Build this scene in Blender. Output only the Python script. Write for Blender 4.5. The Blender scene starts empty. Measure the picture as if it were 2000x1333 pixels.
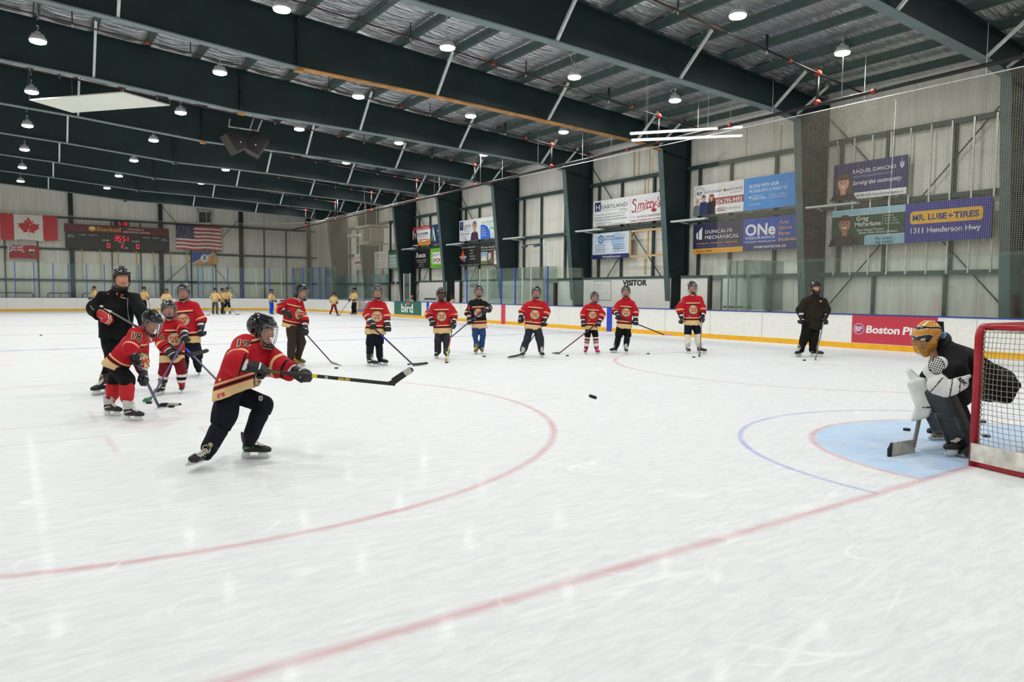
import bpy, bmesh, math, random
import numpy as np
from mathutils import Vector, Matrix
random.seed(7); np.random.seed(7)
SC = bpy.context.scene; COL = SC.collection
# ---------------------------------------------------------------- camera, world, exposure
FPX = 1405.64; PIT = .0655565; ROL = .00744146; YAW = .610988
CAM = np.array([-7.938, -2.81987, 1.49844])
CF = np.array([math.sin(YAW)*math.cos(PIT), math.cos(YAW)*math.cos(PIT), -math.sin(PIT)])
_r = np.array([math.cos(YAW), -math.sin(YAW), 0.]); _u = np.cross(_r, CF)
CR = math.cos(ROL)*_r + math.sin(ROL)*_u; CU = np.cross(CR, CF)
cd = bpy.data.cameras.new('camera'); cam = bpy.data.objects.new('camera', cd); COL.objects.link(cam)
cd.sensor_width = 36; cd.lens = FPX/2000*36; cd.clip_start = .05; cd.clip_end = 300
cam.matrix_world = Matrix(((CR[0], CU[0], -CF[0], CAM[0]), (CR[1], CU[1], -CF[1], CAM[1]), (CR[2], CU[2], -CF[2], CAM[2]), (0, 0, 0, 1)))
SC.camera = cam
w = bpy.data.worlds.new('world'); SC.world = w; w.use_nodes = True
w.node_tree.nodes['Background'].inputs[0].default_value = (.05, .06, .06, 1)
w.node_tree.nodes['Background'].inputs[1].default_value = .4
vs = SC.view_settings; vs.view_transform = 'Standard'; vs.look = 'None'; vs.gamma = 1; vs.use_curve_mapping = False
vs.exposure = 0.0
LAMP_W = 49.5          # watts of each high-bay lamp
SC.cycles.use_denoising = True; SC.cycles.use_adaptive_sampling = True; SC.cycles.adaptive_threshold = .03
SC.cycles.max_bounces = 7; SC.cycles.diffuse_bounces = 4; SC.cycles.glossy_bounces = 3
SC.cycles.transparent_max_bounces = 24; SC.cycles.transmission_bounces = 6

def ray(x, y): return CF + CR*(x-1000)/FPX - CU*(y-666.5)/FPX
def at(x, y, ax, v):
    d = ray(x, y); return CAM + d*(v-CAM[ax])/d[ax]
def ice(x, y): return at(x, y, 2, 0.)

# ---------------------------------------------------------------- materials
def lin(c):
    return tuple((v/255/12.92 if v <= 10 else ((v/255+.055)/1.055)**2.4) for v in c)
_M = {}
def mat(name, rgb, rough=.55, metal=0., noise=(6., .12), bump=(0, 0), spec=.5, emit=None):
    if name in _M: return _M[name]
    m = bpy.data.materials.new(name); m.use_nodes = True; nt = m.node_tree; N = nt.nodes; L = nt.links
    b = N['Principled BSDF']; c = lin(rgb)
    b.inputs['Roughness'].default_value = rough; b.inputs['Metallic'].default_value = metal
    b.inputs['Specular IOR Level'].default_value = spec
    tc = N.new('ShaderNodeTexCoord')
    if noise[1] > 0:
        n = N.new('ShaderNodeTexNoise'); n.inputs['Scale'].default_value = noise[0]; n.inputs['Detail'].default_value = 3
        L.new(tc.outputs['Object'], n.inputs['Vector'])
        r = N.new('ShaderNodeValToRGB'); a = noise[1]
        r.color_ramp.elements[0].position = .3; r.color_ramp.elements[1].position = .7
        r.color_ramp.elements[0].color = (c[0]*(1-a), c[1]*(1-a), c[2]*(1-a), 1)
        r.color_ramp.elements[1].color = (min(1, c[0]*(1+a)), min(1, c[1]*(1+a)), min(1, c[2]*(1+a)), 1)
        L.new(n.outputs['Fac'], r.inputs['Fac']); L.new(r.outputs['Color'], b.inputs['Base Color'])
    else: b.inputs['Base Color'].default_value = (*c, 1)
    if bump[1] > 0:
        n2 = N.new('ShaderNodeTexNoise'); n2.inputs['Scale'].default_value = bump[0]; L.new(tc.outputs['Object'], n2.inputs['Vector'])
        bp = N.new('ShaderNodeBump'); bp.inputs['Strength'].default_value = bump[1]; bp.inputs['Distance'].default_value = .01
        L.new(n2.outputs['Fac'], bp.inputs['Height']); L.new(bp.outputs['Normal'], b.inputs['Normal'])
    if emit:
        b.inputs['Emission Color'].default_value = (*lin(emit[0]), 1); b.inputs['Emission Strength'].default_value = emit[1]
    _M[name] = m; return m
def flat(rgb, rough=.5, **k): return mat('paint_%d_%d_%d' % tuple(rgb), rgb, rough, noise=(9, .05), **k)

class NX:                                   # tiny algebra for shader maths
    def __init__(s, nt, sock): s.nt, s.k = nt, sock
    def _op(s, op, o=None, c=None):
        n = s.nt.nodes.new('ShaderNodeMath'); n.operation = op
        for i, v in enumerate((s, o, c)):
            if v is None: continue
            if isinstance(v, NX): s.nt.links.new(v.k, n.inputs[i])
            else: n.inputs[i].default_value = v
        return NX(s.nt, n.outputs[0])
    def __add__(s, o): return s._op('ADD', o)
    def __sub__(s, o): return s._op('SUBTRACT', o)
    def __mul__(s, o): return s._op('MULTIPLY', o)
    def abs(s): return s._op('ABSOLUTE')
    def sq(s, o=None): return s._op('MULTIPLY', s)
    def sqrt(s): return s._op('SQRT')
    def mx(s, o): return s._op('MAXIMUM', o)
    def mn(s, o): return s._op('MINIMUM', o)
    def gt(s, v): return s._op('GREATER_THAN', v)
    def lt(s, v): return s._op('LESS_THAN', v)
    def band(s, half, soft=.012):           # 1 where |s| < half, soft edge
        m = s.nt.nodes.new('ShaderNodeMapRange'); s.nt.links.new(s.abs().k, m.inputs[0])
        m.inputs[1].default_value = half-soft; m.inputs[2].default_value = half+soft
        m.inputs[3].default_value = 1; m.inputs[4].default_value = 0
        return NX(s.nt, m.outputs[0])
    def step(s, a, b):
        m = s.nt.nodes.new('ShaderNodeMapRange'); s.nt.links.new(s.k, m.inputs[0])
        m.inputs[1].default_value = a; m.inputs[2].default_value = b; return NX(s.nt, m.outputs[0])

# ---------------------------------------------------------------- tags
def tag(o, label=None, cat=None, group=None, kind=None):
    if label: o['label'] = label
    if cat: o['category'] = cat
    if group: o['group'] = group
    if kind: o['kind'] = kind
    return o
def empty(name, loc=(0, 0, 0), rz=0.):
    o = bpy.data.objects.new(name, None); COL.objects.link(o); o.location = loc; o.rotation_euler = (0, 0, rz); o.empty_display_size = .1
    return o
def copy_tree(o, parent=None):
    c = o.copy(); COL.objects.link(c)
    if parent: c.parent = parent
    for ch in list(o.children): copy_tree(ch, c)
    return c
ORD = ['first', 'second', 'third', 'fourth', 'fifth', 'sixth', 'seventh', 'eighth', 'ninth', 'tenth', 'eleventh', 'twelfth',
       'thirteenth', 'fourteenth', 'fifteenth', 'sixteenth', 'seventeenth', 'eighteenth', 'nineteenth', 'twentieth']

# ---------------------------------------------------------------- mesh builder
class MB:
    def __init__(s): s.v = []; s.f = []; s.m = []; s.mats = []; s.sm = []
    def mi(s, m):
        if m not in s.mats: s.mats.append(m)
        return s.mats.index(m)
    def add(s, vs, fs, m, smooth=False):
        o = len(s.v); k = s.mi(m)
        s.v.extend([tuple(map(float, v)) for v in vs])
        for f in fs: s.f.append([i+o for i in f]); s.m.append(k); s.sm.append(smooth)
    def box(s, c, d, m, rot=None):
        vs = [Vector((sx*d[0]/2, sy*d[1]/2, sz*d[2]/2)) for sx in (-1, 1) for sy in (-1, 1) for sz in (-1, 1)]
        if rot is not None: vs = [rot @ v for v in vs]
        s.add([v+Vector(c) for v in vs], [(0, 1, 3, 2), (4, 6, 7, 5), (0, 4, 5, 1), (2, 3, 7, 6), (0, 2, 6, 4), (1, 5, 7, 3)], m)
    def bar(s, a, b, wd, ht, m, up=(0, 0, 1)):       # rectangular bar from a to b
        a, b = Vector(a), Vector(b); y = (b-a); ln = y.length; y.normalize(); u = Vector(up)
        x = y.cross(u)
        if x.length < 1e-4: x = y.cross(Vector((1, 0, 0)))
        x.normalize(); z = x.cross(y)
        s.box((a+b)/2, (wd, ln, ht), m, Matrix((x, y, z)).transposed())
    def tube(s, pts, r, m, n=8, closed=False, smooth=True):
        P = [Vector(p) for p in pts]; R = r if isinstance(r, (list, tuple)) else [r]*len(P); vs = []; up = None
        K = len(P)
        for i, p in enumerate(P):
            t = (P[(i+1) % K]-P[i-1]) if closed else (P[min(i+1, K-1)]-P[max(i-1, 0)])
            t.normalize()
            if up is None: up = t.cross(Vector((0, 0, 1)) if abs(t.z) < .9 else Vector((1, 0, 0))).normalized()
            up = (up-t*up.dot(t))
            if up.length < 1e-5: up = t.orthogonal()
            up.normalize(); w2 = t.cross(up)
            for j in range(n):
                a = 2*math.pi*j/n; vs.append(p+(up*math.cos(a)+w2*math.sin(a))*R[i])
        fs = []
        for i in range(K if closed else K-1):
            i2 = (i+1) % K
            for j in range(n): fs.append((i*n+j, i*n+(j+1) % n, i2*n+(j+1) % n, i2*n+j))
        if not closed: fs.append(tuple(range(n))[::-1]); fs.append(tuple((K-1)*n+j for j in range(n)))
        s.add(vs, fs, m, smooth)
    def lathe(s, prof, m, n=20, M=None, smooth=True):       # prof: list of (r, z)
        vs = []; 
        for r, z in prof:
            for j in range(n):
                a = 2*math.pi*j/n; v = Vector((r*math.cos(a), r*math.sin(a), z)); vs.append(M @ v if M else v)
        fs = [(i*n+j, i*n+(j+1) % n, (i+1)*n+(j+1) % n, (i+1)*n+j) for i in range(len(prof)-1) for j in range(n)]
        if prof[0][0] > 0: fs.append(tuple(range(n))[::-1])
        if prof[-1][0] > 0: fs.append(tuple((len(prof)-1)*n+j for j in range(n)))
        s.add(vs, fs, m, smooth)
    def prism(s, poly, axis, a, b, m):       # poly of 2-D points extruded along axis from a to b
        def P(p, t):
            return (t, p[0], p[1]) if axis == 0 else ((p[0], t, p[1]) if axis == 1 else (p[0], p[1], t))
        n = len(poly); vs = [P(p, a) for p in poly]+[P(p, b) for p in poly]
        s.add(vs, [tuple(range(n))[::-1], tuple(range(n, 2*n))]+[(i, (i+1) % n, n+(i+1) % n, n+i) for i in range(n)], m)
    def build(s, name, parent=None, loc=None, fixn=True):
        me = bpy.data.meshes.new(name); me.from_pydata(s.v, [], s.f)
        for m in s.mats: me.materials.append(m)
        me.polygons.foreach_set('material_index', s.m); me.polygons.foreach_set('use_smooth', s.sm)
        if fixn:
            bm = bmesh.new(); bm.from_mesh(me); bmesh.ops.recalc_face_normals(bm, faces=bm.faces); bm.to_mesh(me); bm.free()
        me.update()
        o = bpy.data.objects.new(name, me); COL.objects.link(o)
        if parent: o.parent = parent
        if loc is not None: o.location = loc
        return o

# ---------------------------------------------------------------- lettering (built-in font turned into flat polygons)
_tsc = bpy.data.scenes.new('lettering'); _TX = {}
def text2d(s, bold=0., shear=0., space=1.):
    k = (s, bold, shear, space)
    if k not in _TX:
        cu = bpy.data.curves.new('t', 'FONT'); cu.body = s; cu.size = 1; cu.offset = bold; cu.shear = shear; cu.space_character = space
        cu.resolution_u = 3; cu.fill_mode = 'BOTH'
        o = bpy.data.objects.new('t', cu); _tsc.collection.objects.link(o)
        _tsc.view_layers[0].update(); dg = _tsc.view_layers[0].depsgraph
        me = o.evaluated_get(dg).to_mesh()
        v = np.array([x.co[:2] for x in me.vertices]).reshape(-1, 2); f = [tuple(p.vertices) for p in me.polygons]
        o.evaluated_get(dg).to_mesh_clear()
        bpy.data.objects.remove(o); bpy.data.curves.remove(cu)
        if len(v): v = v-[v[:, 0].min(), 0]
        _TX[k] = (v, f, (v[:, 0].max() if len(v) else 0))
    return _TX[k]

class Sign:
    """flat artwork on a board: u to the viewer's right, v up, metres from the lower left corner"""
    def __init__(s, org, uax, w, h, th=.03, back=(70, 74, 74)):
        s.o = Vector(org); s.u = Vector(uax).normalized(); s.n = s.u.cross(Vector((0, 0, 1))).normalized(); s.w, s.h = w, h
        s.mb = MB(); s.lay = 0
        if th:
            c = [s.P(0, 0, -th), s.P(w, 0, -th), s.P(w, h, -th), s.P(0, h, -th), s.P(0, 0, 0), s.P(w, 0, 0), s.P(w, h, 0), s.P(0, h, 0)]
            s.mb.add(c, [(0, 3, 2, 1), (4, 5, 6, 7), (0, 1, 5, 4), (1, 2, 6, 5), (2, 3, 7, 6), (3, 0, 4, 7)], flat(back))
    def P(s, u, v, d): return s.o+s.u*u+Vector((0, 0, 1))*v+s.n*d
    def poly(s, pts, rgb, faces=None):
        s.lay += 1; d = .0009*s.lay
        s.mb.add([s.P(u, v, d) for u, v in pts], faces or [tuple(range(len(pts)))], flat(rgb, .4))
    def rect(s, u, v, w, h, rgb): s.poly([(u, v), (u+w, v), (u+w, v+h), (u, v+h)], rgb)
    def disc(s, u, v, r, rgb, ry=None, n=28):
        s.poly([(u+r*math.cos(a*2*math.pi/n), v+(ry or r)*math.sin(a*2*math.pi/n)) for a in range(n)], rgb)
    def ring(s, u, v, r, t, rgb, n=32, ry=None):
        k = (ry or r)/r; pts = [(u+rr*math.cos(2*math.pi*a/n), v+k*rr*math.sin(2*math.pi*a/n)) for rr in (r, r-t) for a in range(n)]
        s.poly(pts, rgb, [(i, (i+1) % n, n+(i+1) % n, n+i) for i in range(n)])
    def line(s, pts, wd, rgb):
        for (a, b) in zip(pts[:-1], pts[1:]):
            a, b = Vector(a), Vector(b); t = (b-a).normalized(); n = Vector((-t.y, t.x))*wd/2; t = t*wd*.3
            s.poly([tuple(a-t-n), tuple(b+t-n), tuple(b+t+n), tuple(a-t+n)], rgb); s.lay -= 1
        s.lay += 1
    def text(s, t, u, v, size, rgb, bold=0., shear=0., space=1., align='l', width=None):
        vv, f, wd = text2d(t, bold, shear, space)
        if not len(vv): return
        sx = size if width is None else width/wd
        off = {'l': 0, 'c': wd*sx/2, 'r': wd*sx}[align]
        s.poly([(u-off+x*sx, v+y*size) for x, y in vv], rgb, f)
    def face(s, u, v, r, skin, hair, shirt, long=False, wide=1.):
        """a printed head-and-shoulders portrait"""
        if long: s.poly([(u-r*1.25, v-r*2.2), (u+r*1.25, v-r*2.2), (u+r*1.2, v+r*.3), (u+r*.7, v+r*1.25), (u-r*.7, v+r*1.25), (u-r*1.2, v+r*.3)], hair)
        b = max(.0, v-r*3.6)
        s.poly([(u-r*2.1*wide, b), (u+r*2.1*wide, b), (u+r*1.7*wide, v-r*1.8), (u+r*.5, v-r*1.3), (u-r*.5, v-r*1.3), (u-r*1.7*wide, v-r*1.8)], shirt)
        s.rect(u-r*.38, v-r*1.6, r*.76, r*.9, skin)
        if not long: s.disc(u, v+r*.22, r*.98, hair, r*1.05)
        s.disc(u, v, r*.82, skin, r*1.08)
        s.poly([(u-r*.82, v+r*.45), (u+r*.82, v+r*.45), (u+r*.6, v+r*1.05), (u-r*.6, v+r*1.05)], hair)
        for k in (-1, 1): s.disc(u+k*r*.32, v+r*.15, r*.1, (40, 30, 28), n=10)
        s.poly([(u-r*.4, v-r*.4), (u+r*.4, v-r*.4), (u+r*.2, v-r*.62), (u-r*.2, v-r*.62)], (235, 225, 220))
    def build(s, name, label=None, cat=None, group=None, parent=None):
        o = s.mb.build(name, parent, fixn=False)
        if cat: tag(o, label, cat, group)
        return o
# ================================================================ THE BUILDING
XB = 12.03; YE = 59.24; HB = .985; XW = 15.32; YW = 60.95
ROOF = lambda x: 9.14-.073*x           # top of the frames
BOT = [(-14.5, 8.75), (-7.9, 8.30), (-5.5, 8.16), (-1., 7.80), (3.4, 7.72), (7.85, 7.57), (12.2, 7.42), (13.57, 7.27)]
FY = [-6.6, -.55, 5.53, 11.6, 17.68, 23.75, 29.85, 35.95, 42.05, 48.12, 54.2]

def ice_material():
    m = bpy.data.materials.new('ice'); m.use_nodes = True; nt = m.node_tree; N = nt.nodes; L = nt.links
    b = N['Principled BSDF']; tc = N.new('ShaderNodeTexCoord'); sep = N.new('ShaderNodeSeparateXYZ'); L.new(tc.outputs['Object'], sep.inputs[0])
    # slight wander of the paint edges
    wn = N.new('ShaderNodeTexNoise'); wn.inputs['Scale'].default_value = 9; L.new(tc.outputs['Object'], wn.inputs['Vector'])
    wob = (NX(nt, wn.outputs['Fac'])-.5)*.03
    X = NX(nt, sep.outputs[0])+wob; Y = NX(nt, sep.outputs[1])+wob
    def rad(cx, cy): return ((X-cx).sq(X-cx)+(Y-cy).sq(Y-cy)).sqrt()
    red = (Y-0.).band(.036, .03)
    rc = rad(0, 0); front = Y.step(-.01, .01)
    red = red.mx((rc-1.83).band(.03, .02)*front)
    for fx in (-6.7, 6.7):
        r0 = rad(fx, 6.096)
        red = red.mx((r0-4.572).band(.034, .026)).mx(r0.band(.3, .06)*.35)
        dx = (X-fx).abs(); dy = (Y-6.096).abs()
        ell = (dy-.5).band(.03)*(dx-1.05).band(.6)
        ell = ell.mx((dx-.45).band(.03)*(dy-.95).band(.45))
        ell = ell.mx((dy-.85).band(.03)*(dx-4.95).band(.35))
        red = red.mx(ell*.4)
    red = red.mx((Y-26.45).band(.15)).mx(rad(0, 26.45).band(.15)).mx((rad(-6.7, 20.3)).band(.3)*.25).mx(rad(6.7, 20.3).band(.3)*.25)
    blue = (rc-2.55).band(.024, .018)*front
    blue = blue.mx((Y-18.8).band(.15)).mx((Y-34.2).band(.15)).mx((rad(0, 26.45)-4.57).band(.03))
    crease = (rc-1.80).step(.03, -.03)*front
    # wear of the paint
    w1 = N.new('ShaderNodeTexNoise'); w1.inputs['Scale'].default_value = 2.2; w1.inputs['Detail'].default_value = 6; L.new(tc.outputs['Object'], w1.inputs['Vector'])
    wear = NX(nt, w1.outputs['Fac']).step(.25, .62)
    mp = N.new('ShaderNodeMapping'); mp.inputs['Rotation'].default_value = (0, 0, -.35); mp.inputs['Scale'].default_value = (2.2, 9, 1); L.new(tc.outputs['Object'], mp.inputs[0])
    w2 = N.new('ShaderNodeTexNoise'); w2.inputs['Scale'].default_value = 1.9; w2.inputs['Detail'].default_value = 10; w2.inputs['Roughness'].default_value = .78; w2.inputs['Distortion'].default_value = .5; L.new(mp.outputs[0], w2.inputs['Vector'])
    streak = NX(nt, w2.outputs['Fac'])
    far = Y.step(9, 16)
    # scratches left by skates
    scr = None
    for sc, rot, th in ((.55, .3, .002), (.8, 1.5, .0018), (1.3, 2.4, .0026), (.4, .9, .0014), (.6, 2.0, .0016), (1.0, 2.9, .0022)):
        mp = N.new('ShaderNodeMapping'); mp.inputs['Rotation'].default_value = (0, 0, rot); mp.inputs['Scale'].default_value = (.25, 1, 1); L.new(tc.outputs['Object'], mp.inputs[0])
        n = N.new('ShaderNodeTexNoise'); n.inputs['Scale'].default_value = sc; n.inputs['Detail'].default_value = 1.5; n.inputs['Distortion'].default_value = .6; L.new(mp.outputs[0], n.inputs['Vector'])
        e = (NX(nt, n.outputs['Fac'])-.5).band(th, th*.8)
        scr = e if scr is None else scr.mx(e)
    scr = scr*NX(nt, w1.outputs['Fac']).step(.45, .7)
    def mix(a, bcol, f):
        x = N.new('ShaderNodeMix'); x.data_type = 'RGBA'
        L.new(f.k, x.inputs[0])
        (L.new(a, x.inputs[6]) if not isinstance(a, tuple) else setattr(x.inputs[6], 'default_value', (*a, 1)))
        x.inputs[7].default_value = (*bcol, 1); return x.outputs[2]
    c = mix(lin((238, 239, 238)), lin((206, 212, 218)), streak.step(.36, .72)*.8)
    c = mix(c, lin((228, 190, 188)), NX(nt, w1.outputs['Fac']).step(.54, .74)*far*.6)
    c = mix(c, lin((172, 206, 240)), crease*(wear*.5+.45)*.9)
    c = mix(c, lin((120, 128, 210)), blue*(wear*.3+.3))
    c = mix(c, lin((196, 84, 98)), red*(wear*.22+.26))
    c = mix(c, lin((252, 253, 253)), scr*.6)
    L.new(c, b.inputs['Base Color'])
    b.inputs['Specular IOR Level'].default_value = .22; b.inputs['Coat Weight'].default_value = .022; b.inputs['Coat Roughness'].default_value = .1
    rr = streak*.16+.46; rr = rr+scr*.2; L.new(rr.k, b.inputs['Roughness'])
    bp = N.new('ShaderNodeBump'); bp.inputs['Strength'].default_value = .07; bp.inputs['Distance'].default_value = .01
    h = streak*.5+scr*.15; L.new(h.k, bp.inputs['Height']); L.new(bp.outputs['Normal'], b.inputs['Normal'])
    return m
def wall_material():
    m = bpy.data.materials.new('white_insulated_panel'); m.use_nodes = True; nt = m.node_tree; N = nt.nodes; L = nt.links
    b = N['Principled BSDF']; tc = N.new('ShaderNodeTexCoord'); sep = N.new('ShaderNodeSeparateXYZ'); L.new(tc.outputs['Object'], sep.inputs[0])
    s = NX(nt, sep.outputs[0])+NX(nt, sep.outputs[1])
    rib = s._op('PINGPONG', .075)._op('DIVIDE', .075); seam = s._op('PINGPONG', .5).lt(.012)
    n = N.new('ShaderNodeTexNoise'); n.inputs['Scale'].default_value = .9; n.inputs['Detail'].default_value = 5
    mp = N.new('ShaderNodeMapping'); mp.inputs['Scale'].default_value = (6, 6, .5); L.new(tc.outputs['Object'], mp.inputs[0]); L.new(mp.outputs[0], n.inputs['Vector'])
    f = NX(nt, n.outputs['Fac']).step(.35, .8)*.5+seam*.45
    x = N.new('ShaderNodeMix'); x.data_type = 'RGBA'; L.new(f.k, x.inputs[0])
    x.inputs[6].default_value = (*lin((242, 240, 230)), 1); x.inputs[7].default_value = (*lin((188, 184, 164)), 1)
    L.new(x.outputs[2], b.inputs['Base Color']); b.inputs['Roughness'].default_value = .5
    bp = N.new('ShaderNodeBump'); bp.inputs['Strength'].default_value = .35; bp.inputs['Distance'].default_value = .012
    hh = rib.step(.1, .3)-seam*.8; L.new(hh.k, bp.inputs['Height']); L.new(bp.outputs['Normal'], b.inputs['Normal'])
    return m
def foil_material():
    m = bpy.data.materials.new('silver_foil_insulation'); m.use_nodes = True; nt = m.node_tree; N = nt.nodes; L = nt.links
    b = N['Principled BSDF']; tc = N.new('ShaderNodeTexCoord')
    mp = N.new('ShaderNodeMapping'); mp.inputs['Scale'].default_value = (.5, 3.2, 1); mp.inputs['Rotation'].default_value = (0, 0, .05); L.new(tc.outputs['Object'], mp.inputs[0])
    n = N.new('ShaderNodeTexNoise'); n.inputs['Scale'].default_value = 2.0; n.inputs['Detail'].default_value = 6; n.inputs['Distortion'].default_value = .8; L.new(mp.outputs[0], n.inputs['Vector'])
    x = N.new('ShaderNodeMix'); x.data_type = 'RGBA'; L.new(n.outputs['Fac'], x.inputs[0])
    x.inputs[6].default_value = (*lin((190, 198, 208)), 1); x.inputs[7].default_value = (*lin((240, 241, 238)), 1)
    L.new(x.outputs[2], b.inputs['Base Color'])
    b.inputs['Metallic'].default_value = .8; b.inputs['Roughness'].default_value = .22
    bp = N.new('ShaderNodeBump'); bp.inputs['Strength'].default_value = .9; bp.inputs['Distance'].default_value = .12
    L.new(n.outputs['Fac'], bp.inputs['Height']); L.new(bp.outputs['Normal'], b.inputs['Normal'])
    return m
def glass_material():
    m = bpy.data.materials.new('rink_glass'); m.use_nodes = True; nt = m.node_tree; N = nt.nodes; L = nt.links
    N.remove(N['Principled BSDF'])
    t = N.new('ShaderNodeBsdfTransparent'); t.inputs[0].default_value = (.955, .985, .97, 1)
    g = N.new('ShaderNodeBsdfGlossy'); g.inputs['Roughness'].default_value = .05; g.inputs[0].default_value = (.9, 1, .96, 1)
    fr = N.new('ShaderNodeFresnel'); fr.inputs[0].default_value = 1.5
    mx = N.new('ShaderNodeMixShader'); f = NX(nt, fr.outputs[0])*.6+.02
    L.new(f.k, mx.inputs[0]); L.new(t.outputs[0], mx.inputs[1]); L.new(g.outputs[0], mx.inputs[2]); L.new(mx.outputs[0], N['Material Output'].inputs[0])
    return m
ICE = ice_material(); WALL = wall_material(); FOIL = foil_material(); GLASS = glass_material()
STEEL = mat('dark_green_steel', (23, 44, 46), .5, noise=(1.2, .25), bump=(3, .15))
FLANGE = mat('grey_green_flange', (108, 126, 126), .5, noise=(2, .15))
COLF = mat('column_flange_paint', (72, 94, 94), .5, noise=(2, .15))
RUST = mat('rusty_flange', (176, 128, 70), .7, noise=(3, .35))
GALV = mat('galvanised_brace', (212, 218, 216), .4, noise=(8, .15))
PURL = mat('purlin_steel', (66, 84, 80), .5, noise=(3, .2))
GIRT = mat('girt_steel', (52, 74, 70), .5, noise=(3, .2))
BOARDW = mat('white_dasher_plastic', (236, 236, 230), .35, noise=(14, .06))
KICK = mat('yellow_kick_plate', (238, 178, 14), .4, noise=(5, .08))
CAPB = mat('blue_cap_rail', (40, 66, 150), .4)
BLUEP = mat('blue_stanchion', (26, 70, 200), .4)
ALU = mat('pale_aluminium', (206, 210, 204), .35, .3)
BLACKP = mat('black_pipe', (26, 25, 27), .5)
ORANGE = mat('orange_fitting', (160, 48, 24), .5)
CONC = mat('concrete', (110, 112, 108), .8)

# ---- floor
mb = MB(); mb.box((-1.5, 27, -.1), (34.5, 72, .1), CONC); tag(mb.build('floor_concrete'), kind='structure')
mb = MB(); mb.add([(-14, -6, 0), (XB, -6, 0), (XB, YE, 0), (-14, YE, 0), (-14, -6, -.05), (XB, -6, -.05), (XB, YE, -.05), (-14, YE, -.05)],
    [(0, 1, 2, 3), (7, 6, 5, 4), (0, 4, 5, 1), (1, 5, 6, 2), (2, 6, 7, 3), (3, 7, 4, 0)], ICE)
tag(mb.build('floor_ice', fixn=False), kind='structure')
# ---- outer walls
def wallbox(name, c, d):
    mb = MB(); mb.box(c, d, WALL); return tag(mb.build(name), kind='structure')
wallbox('wall_right', (XW+.1, 27, 4.2), (.2, 70, 8.8)); wallbox('wall_far', (.3, YW+.1, 4.9), (31, .2, 10.2))
wallbox('wall_left', (-15.4, 27, 5.2), (.2, 70, 10.8)); wallbox('wall_near', (.3, -8.3, 4.9), (31, .2, 10.2))
# ---- roof skin, sagging a little between purlins
PX = [-14.6+1.52*k for k in range(20)]
vs = []; nx = 20*6; ny = 11*14; x0, x1 = -15.3, 15.3; y0, y1 = -8.2, YW
xs = np.linspace(x0, x1, nx+1); ys = np.linspace(y0, y1, ny+1)
for y in ys:
    dy = min(abs(y-f) for f in FY)
    for x in xs:
        dx = min(abs(x-p) for p in PX)
        sag = .06*(min(dx/.76, 1)**.6)+.24*max(0, 1-dy/.9)**1.2*min(1, .15+dx/.25)+.012*math.sin(7*x+3*y)
        vs.append((x, y, ROOF(x)+.345-sag))
fs = [(j*(nx+1)+i, (j+1)*(nx+1)+i, (j+1)*(nx+1)+i+1, j*(nx+1)+i+1) for j in range(ny) for i in range(nx)]
mb = MB(); mb.add(vs, fs, FOIL, True); o = mb.build('ceiling_foil', fixn=False); tag(o, kind='structure')
mb = MB(); mb.add([(x0, y0, ROOF(x0)+.5), (x1, y0, ROOF(x1)+.5), (x1, y1, ROOF(x1)+.5), (x0, y1, ROOF(x0)+.5)], [(0, 1, 2, 3)], CONC); tag(mb.build('roof_sheet'), kind='structure')

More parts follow.
